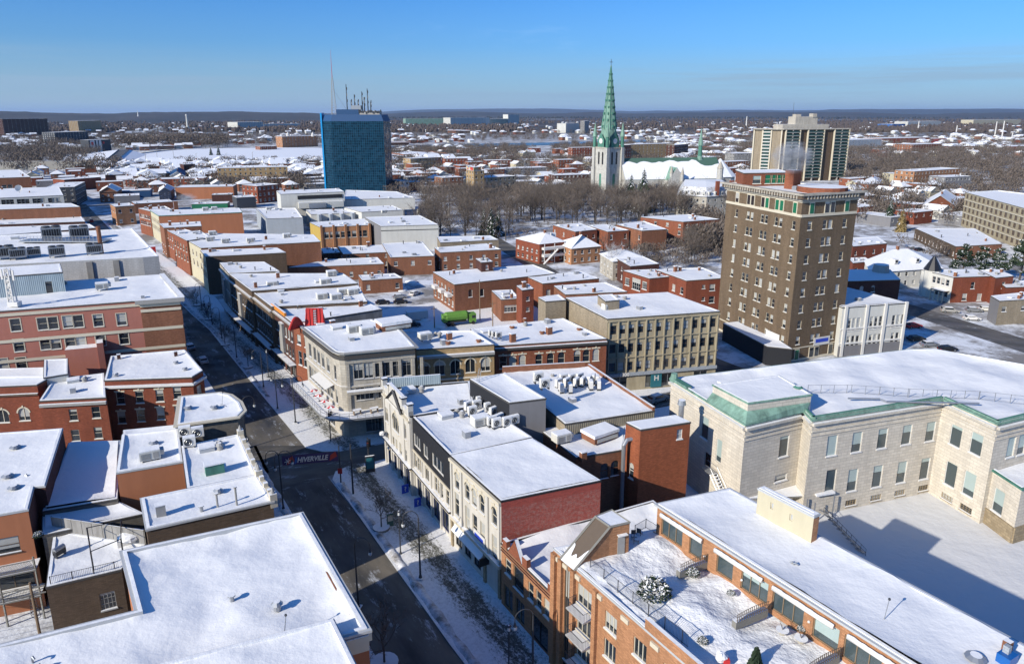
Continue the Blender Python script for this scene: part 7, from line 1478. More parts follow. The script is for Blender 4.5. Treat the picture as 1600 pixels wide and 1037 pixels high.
SK.put(zpt(937,683,10.9),AZ+.1,'brick-sided skylight under thick snow on the low back roof');SK.put(zpt(615,512,16.1),AZ,'glazed box with snow cap at the back of the rounded bank roof',None,1.3)
def f_green():
 b=MB();b.box((0,0,0),(2.2,1.1,1.3),'copper_dark');s=MB();s.box((0,0,1.3),(2.4,1.3,.2),'snow');return[('casing',b),('snow_cap',s)]
small('storage_box','green box with snow lid among the roof units near the triple street lamp','box',zpt(336,738,13.3),f_green,rz=AZ)
mb=MB()
for a,b in(((341,704),(338,712)),):pass
# satellite dish, lattice mast, ladder, antennas
def f_dish():
 d=MB();n=14
 for k in range(n):
  a,b=2*math.pi*k/n,2*math.pi*(k+1)/n
  for r0,r1,z0_,z1_ in((0,.9,0,.12),(.9,1.9,.12,.55)):d.poly([(r0*math.cos(a),-z0_,r0*math.sin(a)),(r1*math.cos(a),-z1_,r1*math.sin(a)),(r1*math.cos(b),-z1_,r1*math.sin(b)),(r0*math.cos(b),-z0_,r0*math.sin(b))][:4 if r0 else 4],'white')
 s=MB();s.tube([(0,.2,0),(0,.3,-2.6)],.15,'steel',6);return[('reflector',d),('stand',s)]
small('satellite_dish','white satellite dish on the cream office roof','satellite dish',zpt(29,294,15.5),f_dish,rz=.6)
def f_mast():
 b=MB();lattice(b,0,0,0,7.5,.55,.35,'white',7);a=MB();[a.box((x,-.3,z),(.35,.2,2.),'white')for x,z in((-1.,5.4),(1.2,5.2),(0,3.4))];a.tube([(-1,0,6),(1.2,0,6)],.06,'steel',4);c=MB();c.box((.3,0,0),(2,1.4,.9),'white',0,top='snow');return[('lattice',b),('panel_antenna',a),('ballast',c)]
small('antenna_mast','white lattice antenna mast before the pale blue metal box','mast',zpt(21,478,20.5),f_mast)
def f_ladder():
 b=MB();a0,a1=(0,0,0),(0,1.4,5.2);[b.tube([(s_,a0[1],a0[2]),(s_,a1[1],a1[2])],.05,'steel',4)for s_ in(-.3,.3)];[b.tube([(-.3,1.4*k/14,5.2*k/14),(.3,1.4*k/14,5.2*k/14)],.03,'steel',4)for k in range(1,14)];return[('ladder_frame',b)]
lr=small('ladder','aluminium ladder leaning on the black upper block','ladder',zpt(740,627,12.9),f_ladder,rz=-.9)
def f_ant():
 b=MB();b.tube([(0,0,0),(.25,.1,1.9)],.035,'steel',5);b.ball((.25,.1,1.95),.12,'iron',6,4);[b.tube([(0,0,.05),(x,y,-.1)],.02,'iron',3)for x,y in((.9,-.5),(-.5,.5),(-.2,-.5))];return[('mast',b)]
small('roof_antenna','thin tripod antenna on the long penthouse roof','antenna',zpt(1381,969,17.),f_ant)
small('roof_antenna','thin bent antenna on the big white roof','antenna',zpt(444,994,16.2),f_ant)
small('roof_antenna','thin mast on the rounded corner building roof','antenna',zpt(347,632,14.7),f_ant)
# --- street lamps ---
def crook(arms,h_=8.6,r=.95):
 def f():
  b=MB();b.cyl((0,0,0),.28,.55,'iron',10,.16);b.cyl((0,0,.55),.13,h_-.55,'iron',8,.08);b.box((0,0,.13),(.8,.8,.06),'snow')
  out=[('pole',b)]
  for a in arms:
   m=MB();c,s_=math.cos(a),math.sin(a);pts=[(c*(r-r*math.cos(t)),s_*(r-r*math.cos(t)),h_+r*math.sin(t))for t in[math.pi*k/10 for k in range(11)]];pts.append((pts[-1][0],pts[-1][1],h_-.5));m.tube(pts,.05,'iron',6);out.append(('arm',m))
   l=MB();e=pts[-1];l.cyl((e[0],e[1],e[2]-.35),.2,.4,'iron',8,.08);l.ball((e[0],e[1],e[2]-.5),.24,'lamp_glass',8,6,1.3);out.append(('lantern',l))
  return out
 return f
L1_=Many(lambda:small('street_lamp','x','street lamp',(0,0,0),crook([math.pi])))
L2_=Many(lambda:small('street_lamp','x','street lamp',(0,0,0),crook([0,math.pi])))
L3_=Many(lambda:small('street_lamp','x','street lamp',(0,0,0),crook([0,math.pi,-math.pi/2])))
for i,(q,P_,rz,l)in enumerate((((657,905),L1_,0,'black crook lamp with one lantern on the snowy pavement before the ornate white facade'),((560,950),L1_,math.pi-.2,'black crook lamp rising beside the big white roof corner'),((832,1075),L1_,.3,'crook lamp at the bottom edge before the orange apartments'),((443,797),L3_,0,'black three-lantern lamp left of the banner over the street'),((462,662),L2_,0,'two-lantern lamp at the bank corner before the curved terrace'),((386,700),L2_,.4,'two-lantern lamp at the far left kerb of the crossing'))):
 P_.put((*W(*q),.13 if q[0]!=560 else.1),rz,l)
for i,q in enumerate(((370,560),(412,606),(347,530),(332,508),(316,487),(434,640))):L1_.put((*W(*q),.13),.3*i,'single lamp post in the row up the shaded pavement','lamp posts of the shaded pavement',.9)
def f_post():
 b=MB();b.cyl((0,0,0),.2,.4,'iron',8,.1);b.cyl((0,0,.4),.09,5.4,'iron',8,.07);s=MB();s.cyl((0,0,5.8),.17,.5,'lamp_glass',8,.12);s.cyl((0,0,6.3),.3,.12,'iron',8,.1,top='snow');return[('pole',b),('lamp_head',s)]
LP_=proto('lamp_post','lamp post',f_post)
for q,l in(((626,866),'low post with lamp head behind the crook lamp on the pavement'),((795,1060),'low lamp post at the bottom edge of the pavement'),((420,590),'low lamp post on the shaded pavement near the bank')):LP_.put((*W(*q),.13),0,l)
def f_sig():
 b=MB();b.cyl((0,0,0),.1,6,'iron',8,.08);s=MB();s.box((0,-.3,4.3),(.42,.35,1.25),'black');s.box((.3,.2,4.3),(.35,.42,1.25),'black');[s.cyl((0,-.5,4.5+.38*k),.13,.02,'lamp_red' if k==2 else 'iron',8)for k in range(3)];return[('pole',b),('signal_head',s)]
SG=proto('traffic_light','traffic light',f_sig)
for q,l in(((517,690),'traffic light on the bank corner pavement'),((577,737),'traffic light at the near corner before the pediment building')):SG.put((*W(*q),.13),.2,l)
pr_=W(533,757)
def f_pole2():
 b=MB();b.cyl((0,0,0),.12,6.6,'iron',8,.08);s=MB();s.box((.0,-.15,1.9),(.7,.08,.9),'red');return[('pole',b),('red_notice',s)]
small('sign_post','dark post with red notice carrying the right end of the banner','sign post',(*pr_,.13),f_pole2)
small('tall_pole','tall dark pole right of the banner','pole',(*W(552,772),.13),lambda:[('pole',(lambda m:(m.cyl((0,0,0),.16,8.4,'iron',8,.09),m)[1])(MB()))])
pl_=W(443,797);zt_,zb2=hgt(pl_,714),hgt(pl_,729);L_,dx,dy=edge_frame(pl_,pr_)
z2t,z2b=hgt(pr_,704),hgt(pr_,719);bn=empty('street_banner',(*pl_,4),'dark purple banner strung across the street reading HIVERVILLE','banner');mb=MB();A_,B_=(pl_[0]+dx*.5,pl_[1]+dy*.5),(pr_[0]-dx*.2,pr_[1]-dy*.2);mb.poly([(*A_,zb2),(*B_,z2b),(*B_,z2t),(*A_,zt_)],'banner_purple');mb.poly([(A_[0]-dy*.04,A_[1]+dx*.04,zt_),(B_[0]-dy*.04,B_[1]+dx*.04,z2t),(B_[0]-dy*.04,B_[1]+dx*.04,z2b),(A_[0]-dy*.04,A_[1]+dx*.04,zb2)],'banner_purple');mb.build('cloth',bn)
for u,w_,m in((1.2,1.2,'lamp_red'),(L_-1.8,1.4,'lamp_red'),(2.4,.5,'blue')):
 mb=MB();f_=u/L_*(z2b-zb2);a=(pl_[0]+dx*u+dy*.03,pl_[1]+dy*u-dx*.03,zb2+.15+f_);mb.poly([(a[0],a[1],a[2]),(a[0]+dx*w_,a[1]+dy*w_,a[2]+.25),(a[0]+dx*w_*.8,a[1]+dy*w_*.8,zt_-.25+f_),(a[0]+dx*.2,a[1]+dy*.2,zt_-.5+f_)],m);mb.build('painted_flake',bn)
u=L_*.54;tz_=(zb2+zt_)/2+(z2b-zb2)*.54;sl_=math.atan2(z2b-zb2,L_);to_=put_text('HIVERVILLE',(zt_-zb2)*.7,'white',bn,(pl_[0]+dx*u+dy*.06,pl_[1]+dy*u-dx*.06,tz_),math.atan2(dy,dx),bold=.02);to_.rotation_euler=(Matrix.Rotation(math.atan2(dy,dx),3,'Z')@Matrix.Rotation(-sl_,3,'Y')@Matrix.Rotation(math.pi/2,3,'X')).to_euler()
mb=MB();u=L_*.54-(zt_-zb2)*2.75;tz_=(zb2+zt_)/2+(z2b-zb2)*u/L_;c_=(pl_[0]+dx*u+dy*.06,pl_[1]+dy*u-dx*.06,tz_)
for k in range(3):a=math.pi*k/3;r_=(zt_-zb2)*.32;mb.tube([(c_[0]-dx*r_*math.cos(a),c_[1]-dy*r_*math.cos(a),c_[2]-r_*math.sin(a)),(c_[0]+dx*r_*math.cos(a),c_[1]+dy*r_*math.cos(a),c_[2]+r_*math.sin(a))],.05,'white',4)
mb.build('snowflake',bn);mb=MB();[mb.tube([(*pl_,z),(*pr_,z_2)],.02,'iron',3)for z,z_2 in((zb2,z2b),(zt_,z2t))];mb.build('cable',bn)
def f_ad():
 b=MB();b.box((0,0,0),(1.5,.3,2.9),'iron',0,top='snow');s=MB();s.box((0,-.17,.7),(1.2,.03,1.9),'teal');return[('frame',b),('poster',s)]
small('advert_panel','freestanding lit poster frame on the blue-shaded pavement near the pediment building','advertising panel',(*W(579,738),.13),f_ad,rz=.3)
def f_inf():
 b=MB();b.box((0,0,0),(.9,.25,2.),'green_roof',0,top='snow');s=MB();s.box((0,-.14,.8),(.7,.02,.9),'cream');return[('panel',b),('map',s)]
small('info_panel','green information stand beside the pavement tree','information stand',(*W(610,822),.13),f_inf,rz=.4)
for px_,py_,b_,l in((634.8,762,C1,'C1'),(654.4,783,C2,'C2')):
 u,v=onwall(*b_.edge(3),px_+7,py_);a=b_.uvp(3,u,v,.9);r_=math.atan2(b_.edge(3)[1][1]-b_.edge(3)[0][1],b_.edge(3)[1][0]-b_.edge(3)[0][0])+math.pi/2;mb=MB();mb.box((a[0],a[1],v-.6),(1.1,.14,1.4),'sign_blue',AZ+.05);b_.part(mb,'hanging_sign')
 put_text('?',1.1,'white',b_.root,(a[0]+math.sin(AZ)*.1,a[1]-math.cos(AZ)*.1,v+.08),AZ+.05,bold=.02)
# pavement trees in round planters
def mkst():
 r=empty('street_tree',(0,0,0),'x','tree');tr,cr=g_tree(33,Hh=5.2,spread=.34,n0=8,low=.3);tr.build('trunk',r);cr.build('crown',r);p_=MB();p_.cyl((0,0,0),1.2,.35,'concrete_grey',16,top='snow');p_.build('planter',r);return r
ST=Many(mkst)
for q,l in(((596,827),'small bare tree in a round planter on the near pavement'),((601,1040),'bare tree at the bottom edge beside the big white roof'),((475,590),'small bare pavement tree by the dark brick row')):ST.put((*W(*q),.13),q[0],l,None,1.0 if q[0]!=601 else 1.25)
for i,q in enumerate(((388,575),(352,540),(326,500),(308,478))):ST.put((*W(*q),.13),i,'small bare tree in the planter row up the shaded pavement','planter trees of the shaded pavement',.9)
# --- vehicles ---
def f_car(col,suv=False,snowy=False):
 def f():
  k=1.12 if suv else 1.;L2=2.2*k;prof=[(-L2,.35),(-L2,.8*k),(-L2*.82,.9*k),(-L2*.62,1.38*k if not suv else 1.55),(L2*.22,1.42*k if not suv else 1.6),(L2*.5,.95*k),(L2*.95,.82*k),(L2,.6),(L2,.35)]
  if suv:prof[2]=(-L2*.97,1.);prof[3]=(-L2*.88,1.6)
  b=MB();hw=.88
  lo=[(x,-hw,z)for x,z in prof];hi=[(x,hw,z)for x,z in prof]
  def ins(p,s_):return(p[0],p[1]*(1-.16*max(0,(p[2]-.85)/.6)),p[2])
  lo=[ins(p,1)for p in lo];hi=[ins(p,1)for p in hi];n=len(prof);b.poly(lo,col);b.poly(hi[::-1],col)
  for i in range(n):j=(i+1)%n;b.poly([lo[j],lo[i],hi[i],hi[j]],col)
  g=MB();top=prof[3][1]
  for sg in(-1,1):y=sg*(hw*.93);q=[(-L2*.72,y*1.0,.95*k),(L2*.38,y*1.0,.95*k),(L2*.2,y*.92,top-.08),(-L2*.6,y*.92,top-.08)];g.poly([(p[0],p[1]+sg*.03,p[2])for p in(q if sg<0 else q[::-1])],'car_glass')
  def mid(a,c,t):return(a[0]+(c[0]-a[0])*t,a[1]+(c[1]-a[1])*t)
  for i0,i1 in((4,5),(2,3)):
   a,c=mid(prof[i0],prof[i1],.12),mid(prof[i0],prof[i1],.9);off=.02 if i0==4 else-.02;q=[(a[0]+off,-.7,a[1]+.02),(c[0]+off,-.76,c[1]+.02),(c[0]+off,.76,c[1]+.02),(a[0]+off,.7,a[1]+.02)];g.poly(q if i0==4 else q[::-1],'car_glass')
  out=[('body',b),('windows',g)]
  for x in(-L2*.62,L2*.62):
   for y in(-.8,.8):
    w_=MB();m=14
    for(r_,yy,mt)in((.34,.11,'tyre'),(.2,.12,'steel')):
     A=[(x+r_*math.cos(2*math.pi*q/m),y-yy,.34+r_*math.sin(2*math.pi*q/m))for q in range(m)];Bq=[(p[0],y+yy,p[2])for p in A];w_.poly(A,mt);w_.poly(Bq[::-1],mt)
     for q in range(m):w_.poly([A[(q+1)%m],A[q],Bq[q],Bq[(q+1)%m]],mt)
    out.append(('wheel',w_))
  for y in(-.62,.62):t=MB();t.box((-L2-.01,y,.62*k),(.06,.3,.16),'lamp_red');out.append(('tail_lamp',t));h_=MB();h_.box((L2*.985,y,.6*k),(.08,.34,.15),'lamp_glass');out.append(('headlight',h_))
  if snowy:s=MB();s.box((-L2*.2,0,top-.02),(L2*.8,1.3,.1),'snow');out.append(('snow_cap',s))
  return out
 return f
CW,CG,CB,CR,SV=proto('parked_car','car',f_car('white',snowy=True)),proto('parked_car','car',f_car('steel',snowy=True)),proto('parked_car','car',f_car('black')),proto('parked_car','car',f_car('red')),proto('parked_car','suv',f_car('trim_grey',True,True))
sd=AZ+math.pi/2+.1
for q,P_,rz,l in(((317,566),CW,sd,'white car driving up the shaded street with tail lamps lit'),((297,545),CG,sd,'grey car parked at the kerb ahead of the white one'),((143,347),CR,sd,'small red car far up the shaded street'),((625,466),CG,.3,'grey car at the back of the snowy parking yard'),((648,461),CW,1.1,'white car beside a grey one in the parking yard'),((626,474),CB,.2,'black car in the shade of the parking yard'),((598,475),CB,.3,'dark car close to the orange parapet building'),((645,510),CB,.2,'black car behind the bank building roof'),((1028,627),SV,.6,'silver off-roader beside the stone building corner'),((1484,488),SV,-.25,'grey off-roader before the white-fronted house'),((1521,487),CG,-.2,'left of two cars parked by the brick-red wall'),((1541,486),CW,-.2,'right of two cars parked by the brick-red wall'),((1518,500),CW,-.1,'white saloon on the snowy forecourt by the boulevard'),((1427,512),CR,.2,'dark red car in the shaded lot behind the white building'),((1431,532),CB,.1,'black car in the shaded lot behind the white building'),((1452,541),CG,.1,'grey saloon in the shaded lot'),((1480,548),CB,.1,'black car at the edge of the shaded lot'),((1424,390),CG,.3,'grey car by the orange-cornered store'),((1436,392),CB,.3,'dark car by the orange-cornered store')):
 P_.put((*W(*q),.02),rz,l)
def f_truck():
 b=MB();b.box((1.0,0,1.),(6.6,2.5,.25),'iron');b.tube([(-2.6,0,2.4),(-2.2,0,2.5),(3.4,0,2.5),(4.4,0,2.1)],[1.15,1.38,1.38,.9],'lime',12);b.box((3.9,0,1.1),(1.2,2.4,2.1),'lime')
 c=MB();c.prism([(-4.9,-1.2),(-3.,-1.2),(-3.,1.2),(-4.9,1.2)],.6,3.,'lime');g=MB();g.box((-4.93,0,1.8),(.05,2.,.9),'car_glass');[g.box((-4.2,y,1.8),(1.,.05,.8),'car_glass')for y in(-1.22,1.22)]
 out=[('body',b),('cab',c),('windows',g)]
 for x in(-4,1.8,3):
  for y in(-1.05,1.05):
   w_=MB();m=14;A=[(x+.5*math.cos(2*math.pi*q/m),y-.16,.5+.5*math.sin(2*math.pi*q/m))for q in range(m)];Bq=[(p[0],y+.16,p[2])for p in A];w_.poly(A,'tyre');w_.poly(Bq[::-1],'tyre');[w_.poly([A[(q+1)%m],A[q],Bq[q],Bq[(q+1)%m]],'tyre')for q in range(m)];out.append(('wheel',w_))
 return out
small('refuse_truck','lime green refuse truck standing in the snowy yard','truck',(*W(716,507),.05),f_truck,rz=.35+math.pi)
small('delivery_van','white box van in blue shade in the parking yard','van',(*W(652,500),.05),lambda:[('body',(lambda m:(m.prism([(-3,-1),(3,-1),(3,1),(-3,1)],.5,2.7,'white','snow'),m.prism([(-3.9,-.95),(-3,-.95),(-3,.95),(-3.9,.95)],.5,1.9,'white'),m)[2])(MB())),('windscreen',(lambda m:(m.box((-3.5,0,1.5),(.6,1.92,.5),'car_glass'),m)[1])(MB()))]+[('wheel',(lambda m,x,y:(m.tube([(x,y-.12,.35),(x,y+.12,.35)],.35,'tyre',12),m)[1])(MB(),x,y))for x in(-2.6,2)for y in(-.9,.9)],rz=.4)
# --- people: one continuous skinned figure ---
def person(label,loc,rz,coat,stride=.25):
 V=[(0,0,.92),(0,0,1.15),(0,0,1.4),(0,0,1.5),(0,.01,1.63),(-.1,0,.88),(-.11,stride*.5,.48),(-.11,stride*.4,.07),(-.11,stride*.4+.14,.03),(.1,0,.88),(.11,-stride*.4,.48),(.11,-stride,.09),(.11,-stride+.13,.05),(-.19,0,1.38),(-.25,-stride*.3,1.12),(-.24,-stride*.2+.08,.88),(-.24,.0,.79),(.19,0,1.38),(.25,stride*.3,1.12),(.24,stride*.4,.9),(.24,stride*.45,.81)]
 E_=[(0,1),(1,2),(2,3),(3,4),(0,5),(5,6),(6,7),(7,8),(0,9),(9,10),(10,11),(11,12),(2,13),(13,14),(14,15),(15,16),(2,17),(17,18),(18,19),(19,20)]
 R1=[.17,.17,.15,.07,.11,.1,.075,.055,.045,.1,.075,.055,.045,.075,.06,.045,.04,.075,.06,.045,.04]
 me=bpy.data.meshes.new('t');me.from_pydata(V,E_,[]);o=bpy.data.objects.new('t',me);C.objects.link(o);mo=o.modifiers.new('s','SKIN');sv=me.skin_vertices[0].data
 for i,r in enumerate(R1):sv[i].radius=(r,r*.85)
 sv[0].use_root=True;o.modifiers.new('u','SUBSURF').levels=2;bpy.context.view_layer.update();m2=bpy.data.meshes.new_from_object(o.evaluated_get(bpy.context.evaluated_depsgraph_get()));bpy.data.objects.remove(o)
 for n in('navy',coat,'skin','black'):m2.materials.append(M(n))
 for p in m2.polygons:z=p.center.z;p.material_index=3 if z<.1 or z>1.64 else 0 if z<.86 else 1 if z<1.5 and not(z<.87)else 2
 r=bpy.data.objects.new('person',m2);C.objects.link(r);r.location=loc;r.rotation_euler=(0,0,rz);return tag(r,label,'person')
person('person in black coat walking on the sunlit crossing pavement, left of a pair',(*W(320,482),.13),.4,'black');person('person in dark coat walking on the sunlit crossing pavement, right of a pair',(*W(327,485),.13),.5,'brown');person('person in navy coat on the shaded pavement below the pair',(*W(323,494),.13),3,'navy')
# --- terrace of the orange apartments ---
def line_fence(label,pts,z,h_,m,name='railing',step=.16,top='x',panel=None,cat='railing'):
 r=empty(name,(pts[0][0],pts[0][1],z),label,cat);b=MB();q=MB()
 for a,c in zip(pts[:-1],pts[1:]):
  L_,dx,dy=edge_frame(a,c);n=int(L_/step)
  for zz in(h_,.12):b.tube([(a[0],a[1],z+zz),(c[0],c[1],z+zz)],.03,m,4)
  for k in range(n+1):t=k/max(n,1);q.box((a[0]+dx*L_*t,a[1]+dy*L_*t,z+.05),(.02,.02,h_-.05),m)
  if panel:b.prism([(a[0]+dy*.02,a[1]-dx*.02),(c[0]+dy*.02,c[1]-dx*.02),(c[0]-dy*.02,c[1]+dx*.02),(a[0]-dy*.02,a[1]+dx*.02)],z+.2,z+h_-.05,panel)
  for k in range(int(L_/2)+1):t=min(1,2*k/L_);b.box((a[0]+dx*L_*t,a[1]+dy*L_*t,z),(.07,.07,h_+.05),m)
 b.build('rail',r);q.build('bars',r);return r
line_fence('dark mesh railing along the street edge of the roof terrace',[W(913,874,13.9),W(921,870,13.9)]and[g2w(36.6,49.6),g2w(37.6,37.)],13.8,1.25,'iron')
line_fence('dark railing at the inner corner of the roof terrace by the brick tower',[W(992,832,14),W(1009,822,14),W(1027,833,14)],13.8,1.1,'iron')
def divider(label,p0,p1):
 p0,p1=W(*p0,14.),W(*p1,14.);r=empty('terrace_divider',(*p0,13.7),label,'planter');b=MB();L_,dx,dy=edge_frame(p0,p1);b.along(p0,p1,.5,.0,13.6,14.35,'wood_grey','snow');b.build('planter_box',r);t=MB();n=16
 for k in range(n):u=L_*(k+.5)/n;hh=.5+.5*math.sin(math.pi*(.15+.6*k/n));t.box((p0[0]+dx*u,p0[1]+dy*u,14.35),(.05,.05,hh),'brown')
 for j in range(3):t.tube([(p0[0]+dx*L_*(k/n),p0[1]+dy*L_*(k/n),14.45+(.12+.28*j)*(.7+.6*math.sin(math.pi*(.15+.6*k/n))))for k in range(n+1)],.03,'brown',4)
 t.build('trellis',r)
divider('curved trellis planter dividing the terrace, nearest the stairhead',(1062,898),(1106,882));divider('curved trellis planter dividing the terrace, middle one',(1150,978),(1200,957));divider('curved trellis planter at the bottom edge of the terrace',(1262,1055),(1312,1030))
mbp=g_pine
def mkbush():
 rnd=random.Random(9);r=empty('shrub',(0,0,0),'x','shrub');mb=MB()
 for j in range(900):
  a=rnd.uniform(0,6.28);ph_=rnd.uniform(.05,1.5);rr=rnd.uniform(.75,1.);c_=Vector((math.cos(a)*math.cos(ph_)*1.35*rr,math.sin(a)*math.cos(ph_)*1.35*rr,.15+math.sin(ph_)*1.3*rr));u=Vector((rnd.gauss(0,1),rnd.gauss(0,1),rnd.gauss(.4,.6))).normalized();w_=u.cross(Vector((rnd.random(),rnd.random(),.3))).normalized()*.1;e=c_+u*.34
  mb.poly([tuple(c_-w_),tuple(c_+w_),tuple(e)],'snow' if rnd.random()<.45 and c_[2]>.5 else 'needles')
 mb.build('foliage',r);st_=MB();st_.tube([(0,0,0),(0,0,.9)],.1,'bark',5);st_.build('stem',r);return r
BU_=Many(mkbush)
for q,z,k,l in(((1022,930),13.9,1.15,'large evergreen shrub powdered with snow on the roof terrace'),((1082,898),13.9,.5,'smaller snow-powdered shrub behind the large one on the terrace'),((1142,928),13.9,.3,'snow-capped round pot plant by the terrace wall'),((1252,985),13.9,.3,'snow-heaped pot plant beside the terrace doors'),((1098,1003),13.9,.35,'little dark shrub in blue shade on the lower terrace'),((60,838),12.8,.4,'snow-powdered balcony plant at the left edge')):BU_.put(zpt(*q,z-.05),0,l,None,k)
CY=spruce_proto(8,'potted_conifer',Hh=1.9,snow=.0);CY.put(zpt(1180,1040,13.9),0,'small dark green pointed conifer at the bottom of the terrace')
def f_bowl():
 b=MB();b.cyl((0,0,0),.22,.45,'cream',12,.55,top='snow');t=MB();[t.tube([(0,0,.45),(random.uniform(-.4,.4),random.uniform(-.4,.4),1.1)],.015,'bark',3)for k in range(9)];return[('bowl',b),('dry_stems',t)]
BO=proto('planter_bowl','planter',f_bowl)
for q,l in(((1222,990),'white bowl planter with dry stems by the middle terrace door'),((1251,1003),'tan bowl planter with dry stems right of the white one')):BO.put(zpt(*q,13.85),0,l)
def f_chair():
 s=MB();s.box((0,0,.42),(.5,.5,.06),'iron',0,top='snow');b=MB();b.box((0,.24,.45),(.5,.05,.5),'iron');out=[('seat',s),('backrest',b)]
 for x in(-.22,.22):
  for y in(-.22,.22):l=MB();l.box((x,y,0),(.04,.04,.42),'iron');out.append(('leg',l))
 return out
CH_=proto('garden_chair','chair',f_chair)
for i,q in enumerate(((990,842),(994,848),(999,836))):CH_.put(zpt(*q,13.95),i*1.3,'dark garden chair huddled by the stairhead on the terrace','garden chairs by the stairhead')
def f_heap():
 b=MB();b.ball((0,0,.4),.5,'snow',10,7,.9,.12);c=MB();c.box((.3,-.3,.1),(.5,.4,.35),'fabric_red');return[('snow_heap',b),('red_cloth',c)]
small('covered_stool','snow-heaped seat with a scrap of red cloth on the lower terrace','seat',zpt(1127,1032,13.8),f_heap)
# chimneys at the bottom right corner
def f_blue():
 b=MB();b.box((0,0,0),(2.,1.6,1.3),'blue');c=MB();c.box((.1,.2,1.3),(.7,.7,1.),'panel_grey');d=MB();d.box((1.5,.8,.4),(.9,.9,1.6),'brick_rust',0,top='snow');return[('blue_casing',b),('hood',c),('chimney',d)]
small('roof_vent_group','blue painted vent housing with brick chimney in the lower right corner','roof vent',zpt(1572,1034,17),f_blue,rz=AZ).scale=(.6,.6,.6)
OP.vent(1524,1030,'mush',.5,.3)
# --- stone building: rails, stairs, flue, canopy, courtyard ---
sheet('courtyard_ice',[g2w(62,6),g2w(135,-6),g2w(122,58),g2w(84,66),g2w(62,62)],.02,'ice')
line_fence('thin steel guard rail zigzagging along the stone building roof',[W(1262,612,15.6),W(1330,612,15.6),W(1420,618,15.6),W(1530,622,15.6),W(1640,634,15.6)],15.4,1.3,'steel',step=3.)
r=empty('roof_pipe',(*W(1330,622,15.6),15.5),'long bent pipe lying on supports on the stone building roof','pipe');mb=MB();mb.tube([W3(1325,622,16),W3(1375,623,16),W3(1385,627,16),W3(1480,629,16),W3(1530,630,16)],.14,'steel',6);mb.build('pipe',r)
x,y=W(1066,690,12);mb=MB();mb.cyl((x+.6,y+4,12.),.4,4.,'steel',12);mb.cyl((x+.6,y+4,16.),.65,.7,'steel',12,.5,top='snow');MU.part(mb,'flue')
rs=empty('outside_stairs',(*W(1115,745,5),0),'grey steel escape stairs on the flank of the stone building','stairs');mb=MB();s0=MU.uvp(9,onwall(*MU.edge(9),1108,715)[0],0,.2);L_,dx,dy=edge_frame(*MU.edge(9));zq=5.6;nx,ny=dy,-dx
mb.along(s0,(s0[0]+dx*2,s0[1]+dy*2),-1.3,1.4,zq,zq+.1,'steel')if False else mb.prism([s0,(s0[0]+dx*2.4,s0[1]+dy*2.4),(s0[0]+dx*2.4+nx*1.3,s0[1]+dy*2.4+ny*1.3),(s0[0]+nx*1.3,s0[1]+ny*1.3)],zq,zq+.12,'steel')
for k in range(18):t=k/18;p=(s0[0]+dx*(2.4+6.5*t)+nx*.65,s0[1]+dy*(2.4+6.5*t)+ny*.65,zq*(1-t));mb.box(p,(.35,1.2,.05),'steel',math.atan2(dy,dx),top='snow')
mb.build('treads',rs);mb=MB()
for o_ in(.05,1.25):mb.tube([(s0[0]+nx*o_,s0[1]+ny*o_,zq+1),(s0[0]+dx*2.4+nx*o_,s0[1]+dy*2.4+ny*o_,zq+1),(s0[0]+dx*8.9+nx*o_,s0[1]+dy*8.9+ny*o_,1)],.03,'steel',4);mb.tube([(s0[0]+dx*2.4+nx*o_,s0[1]+dy*2.4+ny*o_,zq),(s0[0]+dx*8.9+nx*o_,s0[1]+dy*8.9+ny*o_,0)],.06,'steel',4)
mb.build('handrail',rs)
ent=empty('entrance_canopy',(*W(1230,770,3.5),0),'low entrance wing with tilted snow-covered canopies at the stone building foot','canopy');mb=MB();q=[W(1160,782,3.2),W(1265,776,3.2),W(1240,748,3.2),(MU.uvp(0,1,0)[0],MU.uvp(0,1,0)[1])];mb.poly([(*q[0],3.4),(*q[1],3.4),(*q[2],3.9),(*q[3],3.9)],'snow');mb.poly([(*q[0],3.2),(*q[1],3.2),(*q[2],3.7),(*q[3],3.7)][::-1],'trim_grey');mb.build('roof',ent)
mb=MB();q=[W(1276,777,3.4),W(1305,772,3.4),W(1290,752,4.),W(1262,756,4.)];mb.prism(q,3.5,3.75,'snow');mb.build('side_canopy',ent);mb=MB();[mb.box((*W(a,b),0),(.15,.15,3.4),'steel')for a,b in((1258,812),(1270,818),(1300,806))];mb.build('post',ent)
rs=empty('courtyard_stairs',(*W(1290,815,1),0),'steel stairs and black handrail descending to the icy courtyard','stairs');mb=MB();a,b=W(1285,815),W(1352,868)
for k in range(9):t=k/9;mb.box((*lerp((*a,0),(*b,0),t)[:2],1.6*(1-t)),(.4,1.3,.06),'steel',AZ)
mb.build('treads',rs);mb=MB()
for zz in(.5,1.):mb.tube([(a[0],a[1],zz+1.4),lerp((*a,zz+1.4),(*b,zz),.5),(b[0],b[1],zz)],.035,'black',4)
for k in range(10):t=k/9;p=lerp((*a,1.4),(*b,0),t);mb.tube([p,(p[0],p[1],p[2]+1)],.03,'black',4)
mb.build('handrail',rs)
